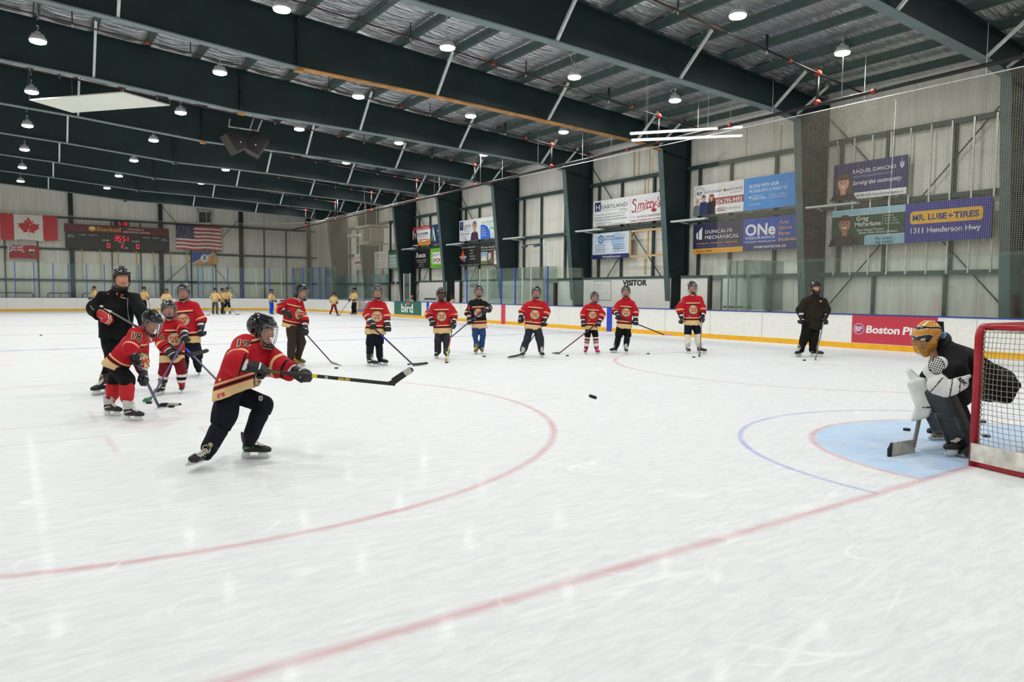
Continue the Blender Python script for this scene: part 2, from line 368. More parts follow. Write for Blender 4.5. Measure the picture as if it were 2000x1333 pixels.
# ---- steel frames: thing > column, rafter, braces, stiffeners
def frame(i, y):
    nm = ORD[max(0, i-2)]+' nearest' if i >= 2 else 'behind-camera'
    root = empty('steel_frame', (14.7, y, 0))
    tag(root, ('dark green steel portal frame crossing the roof, %s in view from the goal end' % ORD[i-1]) if i >= 1 else 'dark green steel portal frame behind the goal end', 'steel frame', 'steel portal frames of the roof')
    def B(mb, n): return mb.build(n, root) if False else place(mb.build(n), root)
    def place(o, r):
        o.parent = r; o.matrix_parent_inverse = Matrix.Translation(-r.location); return o
    col = MB()
    P = [(14.3, 0), (13.57, 7.27), (13.57, ROOF(13.57)), (15.2, ROOF(15.2)), (15.2, 0)]
    col.prism(P, 1, y-.012, y+.012, STEEL)
    col.bar((14.3, y, 0), (13.57, y, 7.27), .26, .03, COLF, (1, 0, .1)); col.bar((15.22, y, 0), (15.22, y, 8.), .26, .03, STEEL, (1, 0, 0))
    col.bar((13.57, y-.06, 7.27), (15.2, y-.06, 7.05), .1, .03, STEEL)
    B(col, 'column')
    raf = MB(); pts = BOT+[(13.57, ROOF(13.57)), (-14.5, ROOF(-14.5))]
    raf.prism(pts, 1, y-.012, y+.012, STEEL)
    raf.bar((-14.5, y, ROOF(-14.5)), (15.2, y, ROOF(15.2)), .25, .03, STEEL)
    B(raf, 'rafter')
    fl = MB()
    for (a, b) in zip(BOT[:-1], BOT[1:]):
        m = RUST if (abs(y-17.68) < .1 and a[0] > -1.5) else FLANGE
        fl.bar((a[0], y, a[1]), (b[0], y, b[1]), .26, .035, m)
    B(fl, 'bottom_flange')
    st = MB(); sx = -1.; st.box((sx, y, (7.8+ROOF(sx))/2), (.04, .24, ROOF(sx)-7.8), STEEL); st.box((sx-.05, y, (7.75+ROOF(sx))/2), (.04, .24, ROOF(sx)-7.85), STEEL)
    for k in range(6): st.box((sx-.02, y-.14, 7.95+k*.2), (.09, .03, .03), STEEL)
    st.box((sx, y, 7.76), (.2, .24, .1), RUST if i in (4, 5, 6) else STEEL); B(st, 'splice_plate')
    for bx in (12.2, 7.85, 3.4, -5.5, -9.9):
        zb = np.interp(bx, [p[0] for p in BOT], [p[1] for p in BOT])
        br = MB(); br.bar((bx, y-.05, zb+.02), (bx, y-1.17, ROOF(bx)+.08), .07, .07, GALV, (1, 0, 0)); B(br, 'flange_brace')
    br = MB(); br.bar((13.5, y-.03, 7.45), (13.5, y-1.1, ROOF(13.5)-.05), .06, .06, GALV, (1, 0, 0)); B(br, 'flange_brace')
for i, y in enumerate(FY): frame(i, y)
# ---- purlins on top of the frames
pm = MB(); pm.box((0, 0, 0), (.09, 69, .2), PURL); pm.box((.05, 0, -.1), (.1, 69, .02), PURL); p0 = pm.build('purlin')
for k, x in enumerate(PX):
    if x > 15: break
    o = p0 if k == 0 else p0.copy()
    if k: COL.objects.link(o)
    o.location = (x, 26.3, ROOF(x)+.14)
    tag(o, 'dark steel purlin running the length of the hall under the silver foil ceiling', 'purlin', 'roof purlins above the frames')

# ---- wall steel on the side wall, one piece each
def steel_bar(name, a, b, wd, ht, label, cat, group=None, m=GIRT, up=(0, 0, 1)):
    mb = MB(); mb.bar(a, b, wd, ht, m, up); return tag(mb.build(name), label, cat, group)
for z, t in ((6.68, 'upper'), (4.52, 'middle'), (2.23, 'lower')):
    for i in range(1, len(FY)):
        a, b = FY[i-1]+.05, FY[i]-.05
        steel_bar('wall_girt', (XW-.11, a, z), (XW-.11, b, z), .22, .14, '%s dark green horizontal girt on the side wall between two frames' % t, 'girt', '%s girts of the side wall' % t)
for i in range(2, len(FY)):
    a = FY[i-1]
    for dy in (1.9, 3.9, 5.45):
        steel_bar('wall_stud', (XW-.08, a+dy, 2.3), (XW-.08, a+dy, 6.66), .1, .1, 'thin dark green upright stud between the side wall girts', 'wall stud', 'wall studs of the side wall', up=(1, 0, 0))
for i in range(2, len(FY)):
    for dy in (2.0, 4.2):
        steel_bar('wall_stud', (XW-.08, FY[i-1]+dy, 0), (XW-.08, FY[i-1]+dy, 2.2), .09, .1, 'thin dark green upright stud at the foot of the side wall', 'wall stud', 'lower wall studs', up=(1, 0, 0))
for i in (3, 5, 7, 8):
    a, b = FY[i-1]+.2, FY[i]-.2
    for (p, q) in (((a, 1.0), (b, 7.5)), ((b, 1.0), (a, 7.5))):
        mb = MB(); mb.tube([(XW-.16, p[0], p[1]), (XW-.16, q[0], q[1])], .022, GIRT, 6); tag(mb.build('wall_brace'), 'thin dark diagonal brace rod on the side wall', 'brace rod', 'cross bracing of the side wall')
# end wall steel
for z, t in ((6.93, 'upper'), (4.58, 'middle'), (2.27, 'lower')):
    steel_bar('wall_girt', (-14, YW-.12, z), (15, YW-.12, z), .2, .14, '%s dark green girt across the far end wall' % t, 'girt')
for x in (-10, -3.86, 2.25, 8.45, 14.3):
    steel_bar('wall_column', (x, YW-.2, 0), (x, YW-.2, 9.8), .3, .25, 'dark green wind column on the far end wall', 'column', 'wind columns of the far wall', STEEL, (0, 1, 0))
for x in (-8.0, -6.0, -1.2, .8, 4.5, 6.4, 10.4, 12.3):
    steel_bar('wall_stud', (x, YW-.08, 0), (x, YW-.08, 6.9), .08, .08, 'thin grey upright stud on the far end wall', 'wall stud', 'studs of the far wall', up=(0, 1, 0))
for (p, q) in (((2.4, 8.2), (5.2, 4.9)), ((8.3, 7.6), (5.6, 4.5)), ((2.5, 2.2), (5, 4.6)), ((8.2, .9), (5.9, 4.1))):
    mb = MB(); mb.tube([(p[0], YW-.26, p[1]), (q[0], YW-.26, q[1])], .025, GIRT, 6); tag(mb.build('wall_brace'), 'thin dark diagonal brace rod on the far end wall', 'brace rod', 'cross bracing of the far wall')
for k, px in enumerate((160, 196, 231.5, 266.5, 300, 333, 365.5)):
    x = at(px, 500, 1, YW-.3)[0]
    steel_bar('timber_batten', (x, YW-.26, 2.35), (x, YW-.26, 4.75), .07, .05, 'pale wooden batten on the far wall below the scoreboard', 'batten', 'timber battens under the scoreboard', mat('pale_timber', (206, 172, 110), .6), (0, 1, 0))
# near bay white uprights
for k, y in enumerate((11.04, 10.45, 9.84, 9.24, 8.64, 8.03, 7.44, 6.85, 6.26)):
    steel_bar('white_upright', (15.07, y, 2.2), (15.07, y, 6.7), .045, .045, 'thin white upright carrying the signs in the nearest bay', 'upright', 'white sign uprights of the nearest bay', ALU, (1, 0, 0))

# ---- dasher boards: continuous ring of side, corner and end
RC = 8.5
def ringpts(off):
    X = XB+off; P = []
    c2 = (XB-5.5, 2.0); r2 = 5.5+off
    for k in range(0, 13): a = -math.pi/2+k*math.pi/24; P.append((c2[0]+r2*math.cos(a), c2[1]+r2*math.sin(a)))
    c1 = (XB-RC, YE-RC); r1 = RC+off
    for k in range(0, 33): a = k*math.pi/64; P.append((c1[0]+r1*math.cos(a), c1[1]+r1*math.sin(a)))
    P.append((-14, YE+off)); return P
def sweep(mb, o0, o1, z0, z1, m):
    A, Bp = ringpts(o0), ringpts(o1); n = len(A)
    vs = [(*p, z0) for p in A]+[(*p, z1) for p in A]+[(*p, z1) for p in Bp]+[(*p, z0) for p in Bp]
    fs = [(k*n+i, k*n+i+1, ((k+1) % 4)*n+i+1, ((k+1) % 4)*n+i) for k in range(4) for i in range(n-1)]
    fs += [(0, n, 2*n, 3*n), (n-1, 2*n-1, 3*n-1, 4*n-1)]
    mb.add(vs, fs, m)
mb = MB(); sweep(mb, 0, .1, 0, HB-.02, BOARDW)
SEAM = mat('board_seam', (168, 168, 160), .5)
for k in range(24):
    y = 3.2+k*2.1
    if y < YE-RC: mb.box((XB-.001, y, .55), (.006, .012, .8), SEAM)
for k in range(9): mb.box((2.5-k*2.1, YE-.001, .55), (.012, .006, .8), SEAM)
wb = tag(mb.build('wall_boards'), kind='structure')
mb = MB(); sweep(mb, -.012, .05, 0, .155, KICK); o = mb.build('kick_plate', wb)
mb = MB(); sweep(mb, -.015, .13, HB-.025, HB+.012, CAPB); o = mb.build('cap_rail', wb)
for y, wd, m, nmx in ((18.81, .3, (28, 62, 190), 'blue'), (26.45, .34, (206, 60, 80), 'red'), (34.22, .3, (28, 62, 190), 'blue')):
    mb = MB(); mb.box((XB-.008, y, HB/2-.01), (.02, wd, HB-.03), flat(m)); o = mb.build('line_stripe', wb)
# painted/fitted board adverts
sg = Sign((XB-.004, 8.57, .17), (0, -1, 0), 2.34, .79, .01, (190, 52, 72)); sg.rect(0, 0, 2.34, .79, (196, 52, 72))
sg.disc(.21, .40, .155, (235, 232, 235)); sg.disc(.21, .40, .14, (50, 62, 140)); sg.disc(.21, .40, .115, (200, 52, 72)); sg.text('BP', .21, .33, .2, (240, 232, 235), .012, align='c', width=.2)
sg.text('Boston', .42, .3, .29, (240, 236, 236), .035, .1, width=.95); sg.text('Pizza', 1.44, .3, .29, (240, 236, 236), .035, .1, width=.74)
sg.build('board_advert', 'red advert on the boards behind the goalie with white lettering', 'advert')
sg = Sign((XB-.004, 38.66, .17), (0, -1, 0), 3.64, .79, .01, (30, 92, 72)); sg.rect(0, 0, 3.64, .79, (34, 104, 84))
sg.text('bird', 1.0, .16, .72, (232, 240, 242), .02, width=1.55); sg.poly([(1.5, .62), (1.95, .62), (2.25, .77), (1.75, .77)], (206, 100, 50)); sg.text('wealth advisors', 1.1, .05, .09, (120, 170, 150))
sg.build('board_advert', 'dark green advert on the boards reading bird in white', 'advert')
sg = Sign((XB-.004, 44.6, .17), (0, -1, 0), 1.5, .79, .01, (150, 150, 160)); sg.rect(0, 0, 1.5, .79, (186, 186, 196)); sg.rect(0, 0, 1.5, .2, (120, 112, 150)); sg.disc(.5, .46, .22, (176, 140, 60), .3); sg.text('GO', .95, .42, .22, (110, 116, 150)); sg.rect(.95, .26, .45, .06, (130, 120, 150))
sg.build('board_advert', 'grey advert on the far boards with a round gold emblem', 'advert')

# ---- glass panes and posts
def pane(a, b, z1, label, group, z0=HB+.012):
    d = Vector((b[0]-a[0], b[1]-a[1], 0)); n = Vector((-d.y, d.x, 0)).normalized()*.006
    mb = MB(); A = Vector((a[0], a[1], 0)); Bv = Vector((b[0], b[1], 0)); q = []
    for s in (-1, 1):
        for (p, z) in ((A, z0), (Bv, z0), (Bv, z1), (A, z1)): q.append(p+n*s+Vector((0, 0, z)))
    mb.add(q, [(0, 1, 2, 3), (7, 6, 5, 4), (0, 4, 5, 1), (1, 5, 6, 2), (2, 6, 7, 3), (3, 7, 4, 0)], GLASS)
    tag(mb.build('rink_glass'), label, 'glass', group)
def post(x, y, z1, m, label, group, wd=.05, z0=HB+.012):
    mb = MB(); mb.box((x, y, (z0+z1)/2), (wd, wd, z1-z0), m); tag(mb.build('stanchion'), label, 'glass post', group)
ex = [-10.9, -9.75, -8.6, -7.46, -6.33, -5.17, -4.22, -3.06, -1.91, -.76, .41, 1.56, 2.72, 3.87, 5.05]
for a, b in zip(ex[:-1], ex[1:]): pane((a+.02, YE+.07), (b-.02, YE+.07), 3.48, 'tall clear glass pane on the far end boards', 'glass panes of the far end')
for x in ex: post(x, YE+.07, 3.5, BLUEP, 'thin bright blue glass post on the far end boards', 'blue posts of the far end')
arc = []
for k in range(1, 13):
    a = math.pi/2-k*.5*math.pi/12.0; arc.append((XB-RC+(RC+.07)*math.cos(a), YE-RC+(RC+.07)*math.sin(a)))
pv = (5.05, YE+.07)
for k, q in enumerate(arc):
    pane(pv, q, 3.45, 'tall clear glass pane curving round the far corner', 'glass panes of the far corner')
    wht = k in (4, 6)
    post(*q, 3.47, ALU if wht else BLUEP, 'thin white glass post at the far corner' if wht else 'thin blue glass post at the far corner', 'white posts of the far corner' if wht else 'blue posts of the far corner')
    pv = q
for a, b, z in ((50.7, 48.7, 3.42), (48.65, 46.3, 2.72), (46.25, 43.9, 2.72), (43.85, 41.5, 2.72), (41.45, 39.5, 2.72)): pane((XB+.07, a), (XB+.07, b), z, 'clear glass pane on the side boards beyond the green bird advert', 'far glass panes of the side')
pane((XB+.07, 37.45), (XB+.07, 36.65), 2.68, 'narrow clear glass pane on the boards above the bird advert', None); post(XB+.07, 37.45, 2.7, ALU, 'left pale post of the narrow pane above the bird advert', None); post(XB+.07, 36.62, 2.7, ALU, 'right pale post of the narrow pane above the bird advert', None)
post(XB+.07, 39.45, 2.2, BLACKP, 'black glass post left of the bird advert', None, .12); post(XB+.07, 38.6, 2.7, ALU, 'pale glass post above the left edge of the bird advert', None)
ys = [(30.0, BLUEP), (28.73, ALU), (27.97, ALU), (26.75, BLUEP), (25.56, BLUEP), (24.96, ALU), (24.27, ALU), (23.02, BLUEP)]
for y, m in ys: post(XB+.07, y, 2.76, m, '%s glass post between the players\' benches' % ('bright blue' if m is BLUEP else 'white'), '%s posts between the benches' % ('blue' if m is BLUEP else 'white'))
for (a, _), (b, _) in zip([(30.55, 0)]+ys, ys+[(22.3, 0)]): pane((XB+.07, a-.03), (XB+.07, b+.03), 2.75, 'clear glass pane on the boards between the benches', 'glass panes between the benches')
post(XB+.07, 22.44, 2.0, BLACKP, 'black gate post right of the centre benches', None, .14)
for y in (29.9, 27.9, 24.9, 22.9): pane((XB+.12, y), (14.1, y), 2.72, 'clear glass divider running back from the boards at the benches', 'bench divider panes')
gy = [13.7, 12.35, 10.3, 8.2, 6.2, 4.2, 2.2]
for k, (a, b) in enumerate(zip(gy[:-1], gy[1:])): pane((XB+.07, a), (XB+.07, b+.02), 2.62 if k else 2.72, 'clear frameless glass pane on the near side boards', 'frameless panes of the near side')
for y in (13.45, 13.1, 12.66): post(XB+.6, y, 2.7, mat('green_glass_edge', (112, 140, 128), .3), 'grey green glass edge post right of the visitor bench', 'edge posts by the visitor bench', .05, 0.)
for y in (13.0, 12.5): pane((XB+.15, y), (14.2, y-.15), 2.7, 'clear glass divider at the end of the visitor bench', 'visitor bench divider panes')

# ---- white bench-back panels
WP = mat('white_bench_panel', (222, 222, 216), .5, noise=(2, .03))
def benchwall(y0, y1, x, z1, label, post_y=None, ext=None):
    r = empty('bench_panel', (x, (y0+y1)/2, 0)); tag(r, label, 'bench panel')
    mb = MB(); mb.box((x+.03, (y0+y1)/2, z1/2), (.06, y1-y0, z1), WP); o = mb.build('panel'); o.parent = r; o.matrix_parent_inverse = Matrix.Translation(-r.location)
    mb = MB(); mb.box((x+.03, (y0+y1)/2, z1+.05), (.12, y1-y0, .1), GIRT); o = mb.build('top_rail'); o.parent = r; o.matrix_parent_inverse = Matrix.Translation(-r.location)
    if post_y is not None:
        mb = MB(); mb.box((x, post_y, z1/2), (.12, .14, z1), mat('dark_brown_post', (50, 42, 32), .6)); o = mb.build('end_post'); o.parent = r; o.matrix_parent_inverse = Matrix.Translation(-r.location)
    return r
bx = 14.16
y0 = at(1309, 545, 0, bx)[1]; y1 = at(1140, 547, 0, bx)[1]; benchwall(y0, y1, bx, 2.18, 'white panel behind the visitor bench with VISITOR lettering above it')
sg = Sign((bx-.003, at(1216, 550, 0, bx)[1], 1.88), (0, -1, 0), 1.5, .3, 0); sg.text('VISITOR', 0, .02, .32, (14, 14, 14), .05, width=at(1216, 550, 0, bx)[1]-at(1264, 550, 0, bx)[1]); sg.build('visitor_sign', 'black VISITOR lettering on the white bench panel', 'lettering')
ya = at(1160, 560, 0, bx)[1]; yb = at(1194, 560, 0, bx)[1]
sg = Sign((bx-.003, ya, 1.22), (0, -1, 0), ya-yb, .9, .015, (190, 192, 188)); sg.rect(0, 0, ya-yb, .9, (120, 124, 122)); sg.rect(.03, .03, ya-yb-.06, .84, (216, 217, 212))
for k in range(7): sg.rect(.1, .72-k*.1, .35 if k % 2 else .5, .012, (150, 152, 150))
sg.build('whiteboard', 'square whiteboard hanging on the visitor bench panel', 'whiteboard')
y0 = at(1387, 545, 0, bx)[1]; y1 = at(1330, 545, 0, bx)[1]; benchwall(y0, y1, bx, 2.17, 'white panel right of the frame column by the visitor bench', y0)
y0 = at(1496, 541, 0, bx+.5)[1]; y1 = at(1412, 541, 0, bx+.5)[1]; r = benchwall(y0, y1, bx+.5, 2.16, 'white panel behind the glass posts right of the visitor bench')
sg = Sign((bx+.49, at(1413, 583, 0, bx+.5)[1], 1.02), (0, -1, 0), 1.3, .08, .2, (60, 62, 60)); sg.build('panel_shelf', 'dark narrow shelf on the white panel behind the glass', 'shelf')
y0 = at(871, 553, 0, bx)[1]; y1 = at(819, 553, 0, bx)[1]; benchwall(y0, y1, bx, 2.2, 'white panel above the bird advert beside the home bench')
sg = Sign((bx-.02, at(829, 575, 0, bx)[1], 1.1), (0, -1, 0), 1.5, .08, .15, (40, 42, 42)); sg.build('panel_shelf', 'short dark shelf on the white panel by the home bench', 'shelf')
y0 = at(900, 553, 0, bx)[1]; y1 = at(888, 553, 0, bx)[1]; benchwall(y0, y1, bx, 2.2, 'narrow white panel left of the HOME lettering', y0)
y0 = at(1060, 553, 0, bx)[1]; y1 = at(905, 553, 0, bx)[1]; benchwall(y0, y1, bx, 2.2, 'white panel behind the home bench with HOME lettering')
sg = Sign((bx-.003, at(918, 555, 0, bx)[1], 1.83), (0, -1, 0), 1.3, .3, 0); sg.text('HOME', 0, .02, .32, (40, 44, 44), .05, width=1.15); sg.build('home_sign', 'dark HOME lettering on the panel behind the home bench', 'lettering')
y0 = at(1118, 560, 0, bx)[1]; y1 = at(1091, 560, 0, bx)[1]; benchwall(y0, y1, bx, 2.15, 'white panel between the centre benches and the next column')

# rust-brown water stains that have run down the side wall panels
STN = mat('rust_stain', (196, 172, 126), .7, noise=(3, .2))
for y, z0, z1, w_ in ((20.9, 6.8, 7.95, .10), (20.6, 6.8, 7.9, .05), (19.95, 6.8, 7.95, .07), (19.8, 6.8, 7.6, .04), (20.2, 5.95, 6.6, .09), (20.0, 5.95, 6.55, .05), (20.1, 2.4, 3.1, .12), (18.6, 2.4, 6.5, .06), (14.9, 6.8, 7.9, .04), (13.4, 6.8, 7.7, .05)):
    mb = MB(); mb.box((XW-.004, y, (z0+z1)/2), (.008, w_, z1-z0), STN); tag(mb.build('wall_stain'), 'thin rust-brown water stain running down the white side wall', 'stain', 'water stains of the side wall')
# ================================================================ SIGNS ON THE SIDE WALL (each board 2.4 x 1.2 m)
XS = 14.9; UD = (0, -1, 0); LO, UP = 3.16, 4.68
def board(y, z, wd=2.42, h=1.19): return Sign((XS, y, z), UD, wd, h, .04)
SK = (214, 160, 130); WHT = (238, 238, 236)
s = board(11.05, UP); s.rect(0, 0, 2.42, 1.19, (40, 44, 104)); s.poly([(.75, 0), (2.42, 0), (2.42, .2), (.75, .2)], WHT)
s.face(.36, .55, .23, (222, 168, 140), (96, 62, 40), (36, 32, 36), True)
s.text('RAQUEL DANCHO', .68, .83, .165, WHT, .004, width=1.4); s.rect(.7, .735, 1.35, .012, (170, 176, 200)); s.text('Member of Parliament for Kildonan-St. Paul', .7, .69, .05, (180, 186, 210), width=1.3)
s.text('Serving the community', .68, .45, .19, WHT, .008, .3, width=1.6); s.text('204-984-6322  Raquel.Dancho@parl.gc.ca', .82, .06, .1, (40, 44, 80), .004, width=1.5)
s.poly([(2.2, 1.0), (2.34, 1.0), (2.34, .9), (2.27, .78), (2.2, .9)], (200, 204, 220)); s.rect(2.26, 1.0, .02, .12, (200, 204, 220)); s.rect(2.19, .95, .16, .012, (60, 64, 120))
s.build('wall_sign', 'navy sign with a smiling long-haired woman reading Serving the community', 'sign')
s = board(11.05, LO); s.rect(0, 0, 2.42, 1.19, (22, 74, 50)); s.rect(0, 1.0, 2.42, .19, (158, 204, 222)); s.rect(1.15, 0, 1.27, .3, (150, 200, 220)); s.rect(.0, .98, 2.42, .02, WHT)
s.rect(1.2, .3, 1.22, .02, WHT)
s.face(.46, .72, .24, (176, 118, 90), (70, 52, 42), (38, 34, 34), wide=1.1)
s.text('Greg', .86, .8, .19, WHT, .012, width=.4); s.text('McFarlane', .82, .62, .19, WHT, .012, width=.85); s.text('Your School Trustee', .88, .46, .1, WHT, .004, .2, width=.9); s.text('Seven Oaks School Division', .95, .37, .1, WHT, .004, .2, width=1.25)
s.rect(1.72, .62, .01, .33, (200, 210, 200))
for k, t in enumerate(('Maples', 'Garden City', 'Amber Trails', 'West Kildonan')): s.text(t, 1.78, .88-k*.085, .075, (210, 222, 210), width=.3+.06*k)
s.text('Stay active,', 1.5, .16, .12, (50, 70, 90), .003, .25, width=.55); s.text('stay healthy!', 1.5, .04, .12, (50, 70, 90), .003, .25, width=.62)
s.build('wall_sign', 'green and pale blue sign with a smiling man in a dark shirt', 'sign')
s = board(8.64, LO); s.rect(0, 0, 2.42, 1.19, (48, 50, 150))
for q in ((.17, .56, 2.02, .38),): s.poly([(q[0]+.05, q[1]), (q[0]+q[2]-.05, q[1]), (q[0]+q[2], q[1]+.05), (q[0]+q[2], q[1]+q[3]-.05), (q[0]+q[2]-.05, q[1]+q[3]), (q[0]+.05, q[1]+q[3]), (q[0], q[1]+q[3]-.05), (q[0], q[1]+.05)], (246, 190, 40))
s.text('MR. LUBE', .24, .66, .25, (40, 46, 140), .03, width=.98); s.text('+', 1.26, .66, .24, (40, 46, 140), .03, width=.13); s.text('TIRES', 1.41, .66, .25, (40, 46, 140), .03, width=.68); s.text('1311 Henderson Hwy', .2, .28, .23, WHT, .014, width=1.95)
s.build('wall_sign', 'royal blue sign with a yellow bar reading Mr. Lube + Tires', 'sign')
# bay two
s = board(17.07, UP); s.rect(0, 0, 2.42, 1.19, (240, 240, 240)); s.poly([(1.0, .36), (2.42, .36), (2.42, .62), (.75, .62)], (158, 30, 40)); s.text('204-295-9493', 1.1, .39, .25, WHT, .01, width=1.25)
s.ring(.3, .88, .25, .02, (120, 120, 120)); s.text('RF', .3, .8, .2, (40, 40, 40), .015, align='c', width=.26); s.text('ROYCE FINLEY', .6, .84, .13, (70, 70, 74), .003, width=.85); s.disc(1.54, .88, .055, (150, 40, 40)); s.text('ASSOCIATES', 1.62, .84, .13, (70, 70, 74), .003, width=.75)
s.text('REAL ESTATE TEAM', 1.8, .74, .06, (100, 100, 100), width=.5); s.face(.2, .55, .1, SK, (220, 180, 120), (110, 120, 124)); s.face(.52, .67, .1, SK, (90, 60, 40), (34, 54, 100)); s.face(.92, .66, .1, SK, (120, 70, 40), (26, 26, 34), True)
s.poly([(0, 0), (.38, 0), (.36, .38), (.08, .42)], (110, 120, 124)); s.poly([(.34, 0), (.78, 0), (.72, .5), (.36, .5)], (34, 54, 100)); s.poly([(.74, 0), (1.12, 0), (1.08, .42), (.78, .46)], (26, 26, 34)); s.rect(1.18, .2, .42, .02, (170, 40, 50)); s.rect(1.18, .1, .42, .02, (170, 40, 50)); s.text('ROYAL LEPAGE', 1.2, .13, .06, (70, 70, 70), width=.4); s.text('Prime Real Estate', 1.66, .14, .1, (110, 110, 110), width=.68)
s.build('wall_sign', 'white sign with three standing people and a dark red phone number band', 'sign')
s = board(14.63, UP); s.rect(0, 0, 2.42, 1.19, (46, 146, 226)); s.text('SCORE WITH OUR', .22, .82, .17, WHT, .012, width=1.28); s.text('PROGRAMS & REBATES', .22, .64, .16, WHT, 0, width=1.62); s.text('EFFICIENCY', .38, .48, .08, (210, 232, 246), width=.45); s.text('MANITOBA', .36, .36, .14, WHT, .01, width=.62)
s.poly([(.2, .5), (.3, .36), (.32, .46)], (90, 200, 120)); s.poly([(.2, .5), (.33, .5), (.3, .42)], WHT); s.rect(1.1, .36, .006, .18, WHT); s.text('SMART ENERGY', 1.18, .46, .065, WHT, width=.6); s.text('SMART COMMUNITIES', 1.18, .37, .065, WHT, width=.65); s.text('efficiencyMB.ca', .22, .18, .08, (220, 240, 250), width=.5)
s.disc(2.36, .86, .06, (90, 160, 60)); s.disc(2.3, .68, .12, (30, 110, 196)); s.disc(2.38, .4, .07, (90, 150, 60)); s.build('wall_sign', 'sky blue sign reading Score with our programs and rebates', 'sign')
s = board(17.05, LO); s.rect(0, 0, 2.42, 1.19, (40, 36, 76)); s.rect(0, 0, 2.42, .2, (240, 172, 50)); s.text('204.261.4840', .12, .045, .14, (50, 40, 50), .006, width=.86); s.text('duncalfemechanical.com', 1.15, .06, .08, (200, 150, 80), width=1.05)
s.poly([(.17, .62), (.17, .82), (.25, .88), (.25, .56)], WHT); s.poly([(.3, .56), (.46, .56), (.46, 1.06), (.3, .9)], WHT); s.text('DUNCALFE', .62, .78, .19, WHT, .006, space=1.1, width=1.3); s.text('MECHANICAL', .62, .56, .19, WHT, .006, space=1.1, width=1.62); s.text('COMMERCIAL   INDUSTRIAL   RESIDENTIAL', .17, .37, .075, (236, 170, 60), .003, width=2.0); s.text('PLUMBING   HEATING   COOLING   DRAIN', .22, .26, .075, (70, 110, 220), .003, width=1.8)
s.build('wall_sign', 'dark purple sign with an orange foot reading Duncalfe Mechanical', 'sign')
s = board(14.63, LO); s.rect(0, 0, 2.42, 1.19, (28, 72, 168)); s.rect(0, 0, 2.42, .3, (22, 44, 110)); s.rect(2.39, 0, .03, 1.19, (220, 150, 50)); s.text('ONe', .1, .58, .58, WHT, .03, width=1.3); s.text('INSURANCE', .14, .44, .12, WHT, .012, space=1.2, width=1.24); s.text('your broker, wherever you are', .1, .31, .09, WHT, .003, .15, width=1.3); s.text('oneinsurance.ca', .5, .1, .15, WHT, .008, width=1.35)
for k, t in enumerate(('Auto', 'Home', 'Farm', 'Business')): s.text(t, 1.56, .93-k*.205, .17, (240, 176, 60), .006, width=(.4, .5, .43, .78)[k])
s.build('wall_sign', 'blue sign reading ONE Insurance with a yellow list of words', 'sign')
# bay three
s = board(23.15, UP); s.rect(0, 0, 2.46, 1.19, (236, 238, 238)); s.rect(.1, .7, .42, .42, (36, 40, 100)); s.text('H', .31, .76, .36, WHT, .01, align='c', width=.26); s.text('EARTLAND', .56, .78, .25, (60, 62, 70), 0, width=1.72); s.rect(.66, .7, 1.1, .01, (80, 80, 90)); s.text('CPAs', 1.78, .6, .16, (80, 84, 92), width=.5); s.text('Heartland Chartered Professional Accountants LLP', .1, .5, .08, (110, 112, 120), width=2.1)
for k, t in enumerate(('PERSONAL, CORPORATE AND ESTATE TAX', 'YEAR-END AUDIT AND ACCOUNTING SERVICES')): s.text(t, .2, .36-k*.12, .09, (70, 74, 84), .002, width=1.9+.15*k); s.disc(.13, .4-k*.12, .025, (50, 54, 90), n=10)
s.text('200 - 900 Harrow Street East', .16, .12, .075, (70, 74, 84), width=1.1); s.text('204-942-0010', .22, .03, .075, (70, 74, 84), width=.6); s.text('www.heartlandcpa.com', 1.05, .03, .075, (70, 74, 84), width=1.1)
s.build('wall_sign', 'white sign with a navy square H reading Heartland CPAs', 'sign')
s = board(20.68, UP); s.rect(0, 0, 2.42, 1.19, (238, 238, 238)); R_ = (178, 26, 44)
s.line([(.36, .98), (.2, 1.02), (.14, .9), (.34, .74), (.32, .52), (.14, .46), (.1, .56)], .055, R_); s.text('mitty\'s', .42, .56, .58, R_, .012, .35, width=1.45); s.line([(.3, .44), (.7, .5), (1.2, .58), (1.75, .7)], .03, R_); s.poly([(1.35, .48), (1.45, .58), (1.55, .48), (1.62, .5), (1.56, .4), (1.46, .38), (1.44, .3), (1.42, .38), (1.32, .4)], R_)
s.text('ALL DAY ALL YOUR FAVOURITES', .44, .2, .12, (30, 30, 34), .012, width=1.5); s.rect(.06, .24, .32, .012, (40, 40, 40)); s.rect(1.98, .24, .34, .012, (40, 40, 40)); s.text('GARDEN CITY SHOPPING CENTRE  1916 HENDERSON HWY', .05, .05, .1, R_, .01, width=2.2)
s.build('wall_sign', 'white sign with red script reading Smitty\'s', 'sign')
s = board(23.17, LO); s.rect(0, 0, 2.45, 1.19, (214, 226, 240)); s.disc(1.7, .78, .42, (176, 204, 230)); s.disc(2.05, 1.0, .14, (196, 204, 212)); s.rect(0, 0, 2.45, .2, (28, 40, 108)); s.text('WinnipegPhysio.com', .68, .05, .13, WHT, .01, width=1.2)
s.ring(.58, .9, .2, .07, (40, 140, 200)); s.line([(.52, .8), (.6, .92), (.68, .86)], .03, (30, 40, 60)); s.line([(.6, .92), (.5, .98)], .03, (30, 40, 60)); s.disc(.63, 1.02, .03, (30, 40, 60), n=10); s.text('DYNAMIC MAIN', .86, .98, .1, (40, 80, 150), .004, width=.62); s.text('PHYSIOTHERAPY', .84, .84, .14, (50, 90, 160), 0, width=1.3)
